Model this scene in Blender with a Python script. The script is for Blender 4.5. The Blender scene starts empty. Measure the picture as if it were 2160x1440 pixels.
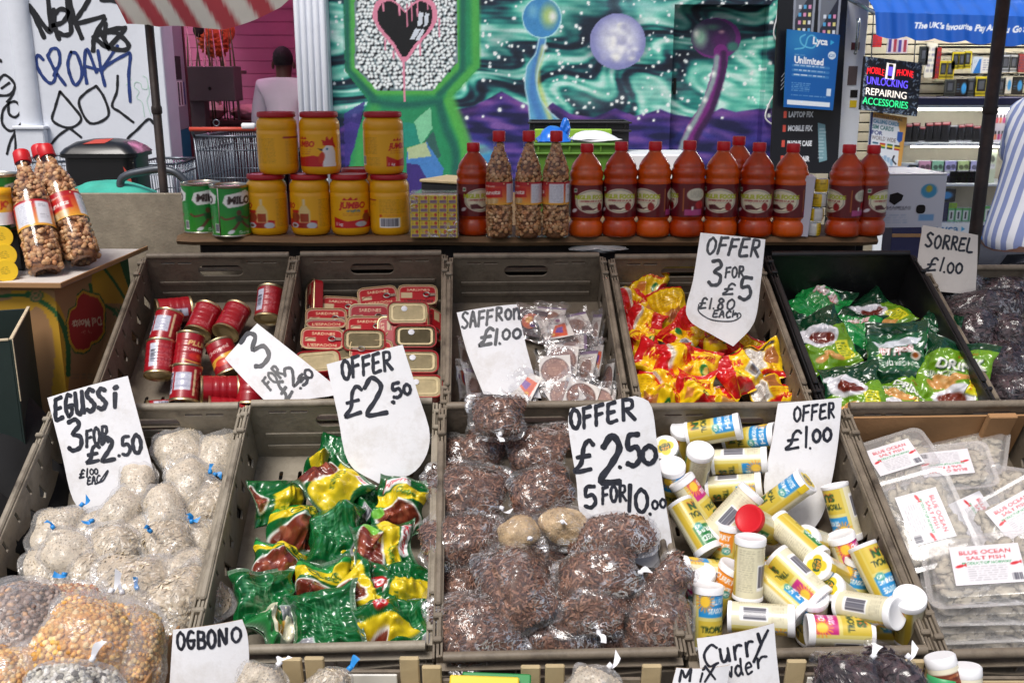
import bpy, math, random
import numpy as np
from mathutils import Vector, Matrix
sc = bpy.context.scene
col = sc.collection
R = math.radians
# ---------------------------------------------------------------- camera, sky, sun, exposure
CAM = Vector((0, 0, 1.6)); PITCH = R(15); FPX = 2100.0
cd = bpy.data.cameras.new('camera'); cam = bpy.data.objects.new('camera', cd); col.objects.link(cam)
cam.location = CAM; cam.rotation_euler = (R(90) - PITCH, 0, 0)
cd.sensor_width = 36; cd.lens = 36 * FPX / 2160; cd.clip_start = .05; cd.clip_end = 300
cd.dof.use_dof = True; cd.dof.focus_distance = 2.15; cd.dof.aperture_fstop = 20
sc.camera = cam
w = bpy.data.worlds.new('World'); sc.world = w; w.use_nodes = True
SUN_EL, SUN_AZ = R(60), R(205)          # overcast, brightest behind the camera
_n = w.node_tree.nodes; _l = w.node_tree.links
sky = _n.new('ShaderNodeTexSky'); sky.sky_type = 'NISHITA'; sky.sun_disc = False
sky.sun_elevation = SUN_EL; sky.sun_rotation = SUN_AZ; sky.air_density = 1.0; sky.dust_density = 4.0; sky.ozone_density = 1.0
_n['Background'].inputs['Strength'].default_value = .055
_l.new(sky.outputs[0], _n['Background'].inputs['Color'])
sd = bpy.data.lights.new('sun', 'SUN'); sd.energy = 1.5; sd.angle = R(24); sd.color = (1, .97, .93)
sun = bpy.data.objects.new('sun', sd); col.objects.link(sun)
_d = Vector((math.sin(SUN_AZ) * math.cos(SUN_EL), math.cos(SUN_AZ) * math.cos(SUN_EL), math.sin(SUN_EL)))
sun.rotation_euler = _d.to_track_quat('Z', 'Y').to_euler()
sc.view_settings.view_transform = 'Standard'; sc.view_settings.look = 'None'
sc.view_settings.exposure = 0.98; sc.view_settings.gamma = 1; sc.view_settings.use_curve_mapping = False
sc.cycles.use_denoising = True; sc.cycles.max_bounces = 8; sc.cycles.transparent_max_bounces = 20
sc.cycles.caustics_reflective = False; sc.cycles.caustics_refractive = False
# ---------------------------------------------------------------- placing by what the lens sees
C15, S15 = math.cos(PITCH), math.sin(PITCH)
CR = Vector((1, 0, 0)); CU = Vector((0, S15, C15)); CF = Vector((0, C15, -S15))
def ray(x, y):
    return CR * ((x - 1080) / FPX) + CU * ((720 - y) / FPX) + CF
def atd(x, y, d): return CAM + ray(x, y) * d
def atY(x, y, Y): r = ray(x, y); return CAM + r * ((Y - CAM.y) / r.y)
def hit(x, y, P, n): r = ray(x, y); return CAM + r * ((P - CAM).dot(n) / r.dot(n))
def proj(V):
    V = np.asarray(V, float).reshape(-1, 3) - np.array(CAM)
    d = V @ np.array(CF)
    return np.stack([1080 + FPX * (V @ np.array(CR)) / d, 720 - FPX * (V @ np.array(CU)) / d], 1)
def basis(P):
    c = (CAM - P).normalized(); r = (CR - c * CR.dot(c)).normalized(); return c, r, c.cross(r)
def M4(x, y, z, P):
    m = Matrix.Identity(4)
    for i, v in enumerate((x, y, z, P)):
        for j in range(3): m[j][i] = v[j]
    return m
def face_pose(P, ang=0, lean=0, turn=0):
    """z looks to the viewer, leaned upward / turned to the right; y points along ang in the picture (0 up, clockwise)."""
    c, r, u = basis(P); a, l, t = R(ang), R(lean), R(turn)
    n = (c * math.cos(l) * math.cos(t) + u * math.sin(l) + r * math.sin(t) * math.cos(l)).normalized()
    d = u * math.cos(a) + r * math.sin(a); y = (d - n * d.dot(n)).normalized()
    return M4(y.cross(n), y, n, P)
def axis_pose(P, ang=0, pitch=0, roll=0):
    """z runs along ang in the picture, pitched toward the viewer; -y faces the viewer."""
    c, r, u = basis(P); a, p = R(ang), R(pitch)
    z = ((u * math.cos(a) + r * math.sin(a)) * math.cos(p) + c * math.sin(p)).normalized()
    f = c - z * c.dot(z)
    f = f.normalized() if f.length > .05 else u
    y = -f; x = y.cross(z)
    return M4(x, y, z, P) @ Matrix.Rotation(R(roll), 4, 'Z')
def upright(P, rz=0): return Matrix.Translation(P) @ Matrix.Rotation(R(rz), 4, 'Z')
# ---------------------------------------------------------------- meshes
def gfaces(nv, nu, wrap=False):
    a = np.arange(nv * nu).reshape(nv, nu)
    b = np.roll(a, -1, 1) if wrap else None
    if wrap: q = np.stack([a[:-1], b[:-1], b[1:], a[1:]], -1)
    else: q = np.stack([a[:-1, :-1], a[:-1, 1:], a[1:, 1:], a[1:, :-1]], -1)
    return q.reshape(-1, 4)
class G:
    def __init__(s): s.V, s.F, s.C, s.n = [], [], [], 0
    def add(s, VF, M=None, c=None):
        V, Fs = VF[0], VF[1]
        V = np.asarray(V, float).reshape(-1, 3)
        if M is not None:
            m = np.array(M); V = V @ m[:3, :3].T + m[:3, 3]
        if c is None and len(VF) > 2: c = VF[2]
        cc = np.ones((len(V), 3)) if c is None else np.broadcast_to(np.asarray(c, float), (len(V), 3))
        s.C.append(cc); s.V.append(V)
        for f in (Fs if isinstance(Fs, list) else [Fs]): s.F.append(np.asarray(f, int) + s.n)
        s.n += len(V); return s
    def mesh(s, name='mesh', smooth=True, colour=False):
        V = np.concatenate(s.V); me = bpy.data.meshes.new(name)
        me.vertices.add(len(V)); me.vertices.foreach_set('co', V.astype(np.float32).ravel())
        loops = np.concatenate([f.ravel() for f in s.F]); tot = np.concatenate([np.full(len(f), f.shape[1]) for f in s.F])
        me.loops.add(len(loops)); me.loops.foreach_set('vertex_index', loops.astype(np.int32))
        me.polygons.add(len(tot)); me.polygons.foreach_set('loop_start', np.concatenate([[0], np.cumsum(tot)[:-1]]).astype(np.int32))
        me.polygons.foreach_set('loop_total', tot.astype(np.int32))
        if colour:
            at = me.color_attributes.new('Col', 'FLOAT_COLOR', 'POINT')
            c = np.concatenate(s.C); at.data.foreach_set('color', np.concatenate([c, np.ones((len(c), 1))], 1).astype(np.float32).ravel())
        me.update(calc_edges=True)
        sm = np.full(len(tot), bool(smooth)); me.polygons.foreach_set('use_smooth', sm)
        if smooth not in (True, False): me.set_sharp_from_angle(angle=R(smooth))
        me.validate(); return me
def lathe(prof, n=32, a0=0):
    p = np.asarray(prof, float); t = np.arange(n) * 2 * math.pi / n + a0
    V = np.stack([np.outer(p[:, 0], np.cos(t)), np.outer(p[:, 0], np.sin(t)), np.repeat(p[:, 1:2], n, 1)], -1)
    return V.reshape(-1, 3), gfaces(len(p), n, True)
def disc(r, z, n=32, up=True):
    t = np.arange(n) * 2 * math.pi / n
    V = np.concatenate([[[0, 0, z]], np.stack([r * np.cos(t), r * np.sin(t), np.full(n, z)], 1)])
    i = np.arange(n); F = np.stack([np.zeros(n, int), 1 + i, 1 + (i + 1) % n], 1)
    return V, (F if up else F[:, ::-1])
def smooth_path(P, k=6, closed=False):
    P = np.asarray(P, float)
    if len(P) < 3: return P
    Q = np.concatenate([P[-1:], P, P[:2]]) if closed else np.concatenate([2 * P[:1] - P[1:2], P, 2 * P[-1:] - P[-2:-1]])
    out = []; t = np.linspace(0, 1, k, endpoint=False)[:, None]
    for i in range(len(Q) - 3):
        a, b, c, d = Q[i:i + 4]
        out.append(.5 * (2 * b + (c - a) * t + (2 * a - 5 * b + 4 * c - d) * t ** 2 + (3 * b - a - 3 * c + d) * t ** 3))
    if not closed: out.append(P[-1:])
    return np.concatenate(out)
def tube(P, r, n=8, closed=False, caps=True):
    P = np.asarray(P, float); m = len(P); r = np.broadcast_to(np.asarray(r, float), (m,))
    T = np.gradient(P, axis=0) if not closed else np.roll(P, -1, 0) - np.roll(P, 1, 0)
    T /= np.linalg.norm(T, axis=1)[:, None] + 1e-12
    a = np.array([0, 0, 1.]) if abs(T[0][2]) < .9 else np.array([1., 0, 0])
    N = []; nrm = a - T[0] * a.dot(T[0])
    for t in T:
        nrm = nrm - t * nrm.dot(t); nrm /= np.linalg.norm(nrm) + 1e-12; N.append(nrm)
    N = np.array(N); B = np.cross(T, N); th = np.arange(n) * 2 * math.pi / n
    V = P[:, None] + r[:, None, None] * (N[:, None] * np.cos(th)[None, :, None] + B[:, None] * np.sin(th)[None, :, None])
    V = V.reshape(-1, 3); F = gfaces(m, n, True)
    if closed:
        i = np.arange(n); F = np.concatenate([F, np.stack([(m - 1) * n + i, (m - 1) * n + (i + 1) % n, (i + 1) % n, i], 1)]); return V, F
    if caps:
        i = np.arange(n); V = np.concatenate([V, P[:1], P[-1:]])
        return V, [F, np.concatenate([np.stack([np.full(n, m * n), (i + 1) % n, i], 1), np.stack([np.full(n, m * n + 1), (m - 1) * n + i, (m - 1) * n + (i + 1) % n], 1)])]
    return V, F
_bxc = {}
def box(sx, sy, sz, c=(0, 0, 0), b=.002):
    """chamfered box"""
    h = np.array([sx, sy, sz]) / 2; b = min(b, *(h * .9)); V = []; idx = {}
    for i in (-1, 1):
        for j in (-1, 1):
            for k in (-1, 1):
                for a in range(3):
                    p = np.array([i, j, k]) * (h - b); p[a] = (i, j, k)[a] * h[a]; idx[i, j, k, a] = len(V); V.append(p)
    V = np.array(V); Q = []; T = []
    for a in range(3):
        o = [x for x in range(3) if x != a]
        for s in (-1, 1):
            f = []
            for u, v in ((-1, -1), (1, -1), (1, 1), (-1, 1)):
                q = [0, 0, 0]; q[a] = s; q[o[0]] = u; q[o[1]] = v; f.append(idx[(*q, a)])
            Q.append(f)
        for u in (-1, 1):
            for v in (-1, 1):
                f = []
                for e, ax in ((-1, o[0]), (1, o[0]), (1, o[1]), (-1, o[1])):
                    q = [0, 0, 0]; q[a] = e; q[o[0]] = u; q[o[1]] = v; f.append(idx[(*q, ax)])
                Q.append(f)
    for i in (-1, 1):
        for j in (-1, 1):
            for k in (-1, 1): T.append([idx[i, j, k, 0], idx[i, j, k, 1], idx[i, j, k, 2]])
    def fix(f):
        p = V[f]; nn = np.cross(p[1] - p[0], p[2] - p[0]); return f if nn.dot(p.mean(0)) > 0 else f[::-1]
    return V + np.array(c), [np.array([fix(f) for f in Q]), np.array([fix(f) for f in T])]
def box2(a, b, bev=.002):
    a, b = np.array(a, float), np.array(b, float); return box(*np.abs(b - a), (a + b) / 2, bev)
def bar(p, q, wx, wz, bev=.002):
    """a board from p to q"""
    p, q = Vector(p), Vector(q); d = q - p; z = d.normalized(); x = Vector((0, 0, 1)).cross(z)
    x = x.normalized() if x.length > .01 else Vector((1, 0, 0)); M = M4(x, z.cross(x), z, (p + q) / 2)
    V, F = box(wx, wz, d.length, b=bev); m = np.array(M); return V @ m[:3, :3].T + m[:3, 3], F
def ico(sub=1):
    import bmesh
    bm = bmesh.new(); bmesh.ops.create_icosphere(bm, subdivisions=sub, radius=1); V = np.array([v.co[:] for v in bm.verts]); F = np.array([[v.index for v in f.verts] for f in bm.faces]); bm.free(); return V, F
ICO1, ICO2 = ico(1), ico(2)
def plate(outline, holes=(), t=.004, bev=0):
    """flat sheet in xy with holes, thickness t centred on z=0"""
    cu = bpy.data.curves.new('plate', 'CURVE'); cu.dimensions = '2D'; cu.fill_mode = 'BOTH'; cu.extrude = max(t / 2 - bev, 1e-5); cu.bevel_depth = bev; cu.bevel_resolution = 0
    if bev: cu.offset = -bev
    for pts in [outline, *holes]:
        s = cu.splines.new('POLY'); s.points.add(len(pts) - 1); s.use_cyclic_u = True
        for p, q in zip(s.points, pts): p.co = (q[0], q[1], 0, 1)
    return from_curve(cu)
def from_curve(cu):
    o = bpy.data.objects.new('tmp', cu); me = o.to_mesh()
    V = np.array([v.co[:] for v in me.vertices]).reshape(-1, 3); d = {}
    for p in me.polygons: d.setdefault(len(p.vertices), []).append(list(p.vertices))
    o.to_mesh_clear(); bpy.data.objects.remove(o); bpy.data.curves.remove(cu)
    return V, [np.array(f) for f in d.values()]
def rrect(x0, y0, x1, y1, r, k=4):
    out = []
    for cx, cy, a in ((x1 - r, y1 - r, 0), (x0 + r, y1 - r, 90), (x0 + r, y0 + r, 180), (x1 - r, y0 + r, 270)):
        for i in range(k + 1): t = R(a + 90 * i / k); out.append((cx + r * math.cos(t), cy + r * math.sin(t)))
    return out
def xf(VF, M): m = np.array(M); return (np.asarray(VF[0]) @ m[:3, :3].T + m[:3, 3], *VF[1:])
def T(x, y, z): return Matrix.Translation((x, y, z))
def RX(a): return Matrix.Rotation(R(a), 4, 'X')
def RY(a): return Matrix.Rotation(R(a), 4, 'Y')
def RZ(a): return Matrix.Rotation(R(a), 4, 'Z')
class Wob:
    """sum of random plane waves: smooth or creased noise for numpy points"""
    def __init__(s, seed, n=7, f=1.0, dim=3):
        r = np.random.RandomState(seed); s.k = r.normal(size=(n, dim)); s.k *= (f * r.uniform(.6, 1.7, (n, 1))) / np.linalg.norm(s.k, axis=1)[:, None]; s.p = r.uniform(0, 6.28, n); s.n = n
    def __call__(s, P): return np.sin(P @ s.k.T * 6.283 + s.p).sum(-1) / s.n ** .5
    def crease(s, P):
        t = (P @ s.k.T + s.p) % 1.0; return (np.abs(t * 2 - 1) - .5).sum(-1) / s.n ** .5 * 2
# ---------------------------------------------------------------- objects
def ob(name, me, mat=None, parent=None, M=None, smooth=True, colour=False):
    if isinstance(me, G): me = me.mesh(name, smooth, colour)
    elif isinstance(me, tuple): me = G().add(me).mesh(name, smooth, colour or len(me) > 2)
    o = bpy.data.objects.new(name, me); col.objects.link(o)
    if mat is not None and not me.materials: me.materials.append(MAT[mat])
    if parent is not None: o.parent = parent
    if M is not None: o.matrix_basis = M if isinstance(M, Matrix) else Matrix(M)
    return o
def tag(o, label, cat, group=None, kind=None):
    if label: o['label'] = label
    if cat: o['category'] = cat
    if group: o['group'] = group
    if kind: o['kind'] = kind
    return o
def thing(name, label, cat, M=None, group=None):
    o = bpy.data.objects.new(name, None); col.objects.link(o); o.empty_display_size = .05
    if M is not None: o.matrix_basis = M
    return tag(o, label, cat, group)
def copy_tree(o, parent=None, M=None):
    c = o.copy(); col.objects.link(c); c.parent = parent
    if M is not None: c.matrix_basis = M
    for ch in o.children: copy_tree(ch, c)
    return c
# ---------------------------------------------------------------- materials
def lin(c):
    c = np.asarray(c, float) / 255.; return np.where(c <= .04045, c / 12.92, ((c + .055) / 1.055) ** 2.4)
def s4(c): return (*lin(c), 1)
MAT = {}
def mat(name, c=None, rough=.5, metal=0, var=0, vscale=8, bump=0, bscale=60, coat=0, spec=.5, dirt=None, dscale=4, damt=.5, emit=0, alpha=1, trans=0, sss=0, aniso=None, detail=4):
    m = bpy.data.materials.new(name); m.use_nodes = True; MAT[name] = m; nt = m.node_tree; N, L = nt.nodes, nt.links
    p = N['Principled BSDF']; p.inputs['Roughness'].default_value = rough; p.inputs['Metallic'].default_value = metal
    p.inputs['Specular IOR Level'].default_value = spec; p.inputs['Coat Weight'].default_value = coat; p.inputs['Coat Roughness'].default_value = .12
    if alpha < 1: p.inputs['Alpha'].default_value = alpha
    if trans: p.inputs['Transmission Weight'].default_value = trans
    if sss: p.inputs['Subsurface Weight'].default_value = sss; p.inputs['Subsurface Radius'].default_value = (.02, .008, .003)
    tc = N.new('ShaderNodeTexCoord')
    if aniso:
        mp = N.new('ShaderNodeMapping'); mp.inputs['Scale'].default_value = aniso; L.new(tc.outputs['Object'], mp.inputs['Vector']); vec = mp.outputs[0]
    else: vec = tc.outputs['Object']
    def noise(s, d=detail, r=.6):
        n = N.new('ShaderNodeTexNoise'); n.inputs['Scale'].default_value = s; n.inputs['Detail'].default_value = d; n.inputs['Roughness'].default_value = r; L.new(vec, n.inputs['Vector']); return n.outputs['Fac']
    if c is None:
        a = N.new('ShaderNodeAttribute'); a.attribute_name = 'Col'; cs = a.outputs['Color']
    else:
        rgb = N.new('ShaderNodeRGB'); rgb.outputs[0].default_value = s4(c); cs = rgb.outputs[0]
    def mix(fac, a, b, mode='MIX'):
        x = N.new('ShaderNodeMix'); x.data_type = 'RGBA'; x.blend_type = mode; x.clamp_result = True
        L.new(fac, x.inputs[0]) if hasattr(fac, 'is_linked') else setattr(x.inputs[0], 'default_value', fac)
        L.new(a, x.inputs[6]); L.new(b, x.inputs[7]) if hasattr(b, 'is_linked') else setattr(x.inputs[7], 'default_value', b); return x.outputs[2]
    def ramp(f, lo, hi):
        x = N.new('ShaderNodeMapRange'); x.inputs[1].default_value = lo; x.inputs[2].default_value = hi; L.new(f, x.inputs[0]); return x.outputs[0]
    if var:
        h = N.new('ShaderNodeHueSaturation'); L.new(cs, h.inputs['Color'])
        x = N.new('ShaderNodeMapRange'); x.inputs[1].default_value = .3; x.inputs[2].default_value = .7; x.inputs[3].default_value = 1 - var; x.inputs[4].default_value = 1 + var; L.new(noise(vscale), x.inputs[0]); L.new(x.outputs[0], h.inputs['Value']); cs = h.outputs[0]
    if dirt is not None:
        f = ramp(noise(dscale, 8, .7), .48, .72); y = N.new('ShaderNodeMath'); y.operation = 'MULTIPLY'; L.new(f, y.inputs[0]); y.inputs[1].default_value = damt
        cs = mix(y.outputs[0], cs, s4(dirt))
    L.new(cs, p.inputs['Base Color'])
    if emit: L.new(cs, p.inputs['Emission Color']); p.inputs['Emission Strength'].default_value = emit
    if bump:
        b = N.new('ShaderNodeBump'); b.inputs['Strength'].default_value = bump; b.inputs['Distance'].default_value = .004; L.new(noise(bscale, 3), b.inputs['Height']); L.new(b.outputs[0], p.inputs['Normal'])
    return m
def film(name, tint=(252, 252, 253), gloss=.12, rough=.12, milk=.04, bump=.6, bscale=28, glint=.5):
    """thin clear plastic: mostly seen through, whitish glints painted in along noise streaks"""
    m = bpy.data.materials.new(name); m.use_nodes = True; MAT[name] = m; N, L = m.node_tree.nodes, m.node_tree.links
    N.remove(N['Principled BSDF']); out = N['Material Output']
    tr = N.new('ShaderNodeBsdfTransparent'); tr.inputs[0].default_value = s4(tint)
    gl = N.new('ShaderNodeBsdfGlossy'); gl.inputs['Roughness'].default_value = rough; gl.inputs[0].default_value = (.97, .97, .97, 1)
    df = N.new('ShaderNodeBsdfDiffuse'); df.inputs[0].default_value = (.8, .79, .77, 1)
    lw = N.new('ShaderNodeLayerWeight'); lw.inputs[0].default_value = .25
    tc = N.new('ShaderNodeTexCoord'); nz = N.new('ShaderNodeTexNoise'); nz.inputs['Scale'].default_value = bscale; nz.inputs['Detail'].default_value = 3; nz.inputs['Distortion'].default_value = 1.2
    L.new(tc.outputs['Object'], nz.inputs['Vector'])
    bp = N.new('ShaderNodeBump'); bp.inputs['Strength'].default_value = bump; bp.inputs['Distance'].default_value = .01; L.new(nz.outputs[0], bp.inputs['Height'])
    for x in (gl, lw): L.new(bp.outputs[0], x.inputs['Normal'])
    mr = N.new('ShaderNodeMapRange'); mr.inputs[3].default_value = gloss * .3; mr.inputs[4].default_value = min(1, gloss + .2); L.new(lw.outputs['Facing'], mr.inputs[0]); fac = mr.outputs[0]
    if glint:  # glints painted in: white diffuse and gloss along noise streaks
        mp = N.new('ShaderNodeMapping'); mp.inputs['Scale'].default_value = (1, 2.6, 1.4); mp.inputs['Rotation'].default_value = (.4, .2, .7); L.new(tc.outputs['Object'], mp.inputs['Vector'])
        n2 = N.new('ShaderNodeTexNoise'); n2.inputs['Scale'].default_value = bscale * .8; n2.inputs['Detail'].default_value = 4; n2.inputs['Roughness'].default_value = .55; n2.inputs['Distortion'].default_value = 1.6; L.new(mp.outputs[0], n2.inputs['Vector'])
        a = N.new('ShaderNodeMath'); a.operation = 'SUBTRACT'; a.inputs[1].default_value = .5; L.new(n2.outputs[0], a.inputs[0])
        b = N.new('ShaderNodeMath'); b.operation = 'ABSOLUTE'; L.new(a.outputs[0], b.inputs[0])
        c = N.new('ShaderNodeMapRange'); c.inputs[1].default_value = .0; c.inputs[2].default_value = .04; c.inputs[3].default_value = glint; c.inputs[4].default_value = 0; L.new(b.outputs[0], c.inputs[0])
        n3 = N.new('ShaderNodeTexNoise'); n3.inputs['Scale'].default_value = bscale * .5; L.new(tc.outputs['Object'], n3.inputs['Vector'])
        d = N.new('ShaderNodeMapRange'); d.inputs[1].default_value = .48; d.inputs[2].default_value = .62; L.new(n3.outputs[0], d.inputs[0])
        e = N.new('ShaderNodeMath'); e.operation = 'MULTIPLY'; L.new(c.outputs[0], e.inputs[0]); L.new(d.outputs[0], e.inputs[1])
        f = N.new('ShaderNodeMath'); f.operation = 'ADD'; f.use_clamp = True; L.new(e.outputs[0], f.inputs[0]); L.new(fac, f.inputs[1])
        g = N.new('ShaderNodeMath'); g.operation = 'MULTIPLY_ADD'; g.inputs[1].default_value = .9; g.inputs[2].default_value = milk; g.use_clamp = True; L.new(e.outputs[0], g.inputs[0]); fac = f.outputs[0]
    m1 = N.new('ShaderNodeMixShader'); m1.inputs[0].default_value = milk
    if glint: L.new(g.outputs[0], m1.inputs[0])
    L.new(tr.outputs[0], m1.inputs[1]); L.new(df.outputs[0], m1.inputs[2])
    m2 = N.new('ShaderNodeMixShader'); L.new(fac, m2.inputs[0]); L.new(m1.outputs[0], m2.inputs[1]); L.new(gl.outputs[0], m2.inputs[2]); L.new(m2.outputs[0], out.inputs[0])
    return m
mat('crate', (122, 111, 96), .55, var=.22, vscale=9, bump=.3, bscale=70, dirt=(50, 41, 32), dscale=9, damt=.95)
mat('crate_pale', (150, 141, 125), .55, var=.2, vscale=9, bump=.3, bscale=70, dirt=(62, 52, 42), dscale=9, damt=.9)
mat('crate_black', (24, 24, 26), .42, var=.2, bump=.15, bscale=60, dirt=(48, 46, 44), dscale=8, damt=.4)
mat('card', (228, 228, 231), .75, var=.04, vscale=20, bump=.08, bscale=160, dirt=(176, 168, 156), dscale=11, damt=.6)
mat('card_grey', (206, 200, 194), .8, var=.04, vscale=20, bump=.06, bscale=160, dirt=(170, 160, 150), dscale=9, damt=.35)
mat('card_edge', (168, 140, 104), .9)
mat('ink', (34, 36, 46), .4, var=.6, vscale=90, detail=6)
mat('ink_grey', (62, 64, 70), .5, var=.5, vscale=60, detail=6)
mat('print', None, .45, coat=.0, bump=.03, bscale=90)
mat('print_gloss', None, .28, coat=.3)
mat('print_foil', None, .24, coat=.5, bump=.3, bscale=42)
mat('print_matte', None, .8, bump=.05, bscale=120)
mat('red_cap', (205, 26, 36), .38, bump=.05, bscale=200)
mat('white_cap', (238, 238, 240), .4, var=.02)
mat('tin', (196, 190, 176), .28, metal=1, var=.08, vscale=30)
mat('tin_gold', (208, 192, 150), .4, metal=1, var=.08, vscale=30)
mat('steel', (175, 180, 186), .25, metal=1, var=.1, vscale=20)
mat('wood', (120, 92, 62), .7, var=.3, vscale=5, bump=.4, bscale=30, aniso=(1, 14, 14), dirt=(92, 70, 48), dscale=3, damt=.6)
mat('board', (150, 140, 122), .85, var=.16, vscale=26, bump=.35, bscale=120, dirt=(112, 102, 88), dscale=5, damt=.7)
mat('cardboard', (164, 124, 84), .85, var=.08, vscale=10, bump=.2, bscale=90)
mat('black_cloth', (20, 20, 22), .9, var=.3, vscale=4, bump=.3, bscale=20)
mat('pole', (48, 38, 34), .55, var=.3, vscale=14, bump=.3, bscale=60, dirt=(84, 66, 54), dscale=14, damt=.5)
mat('concrete', (104, 102, 100), .9, var=.2, vscale=3, bump=.3, bscale=40)
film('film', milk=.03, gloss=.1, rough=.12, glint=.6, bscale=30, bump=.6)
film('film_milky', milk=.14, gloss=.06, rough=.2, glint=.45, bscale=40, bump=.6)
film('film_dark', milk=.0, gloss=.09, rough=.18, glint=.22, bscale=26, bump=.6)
film('film_clear', milk=.0, gloss=.07, rough=.05, bump=.08, bscale=10, glint=0)
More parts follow.
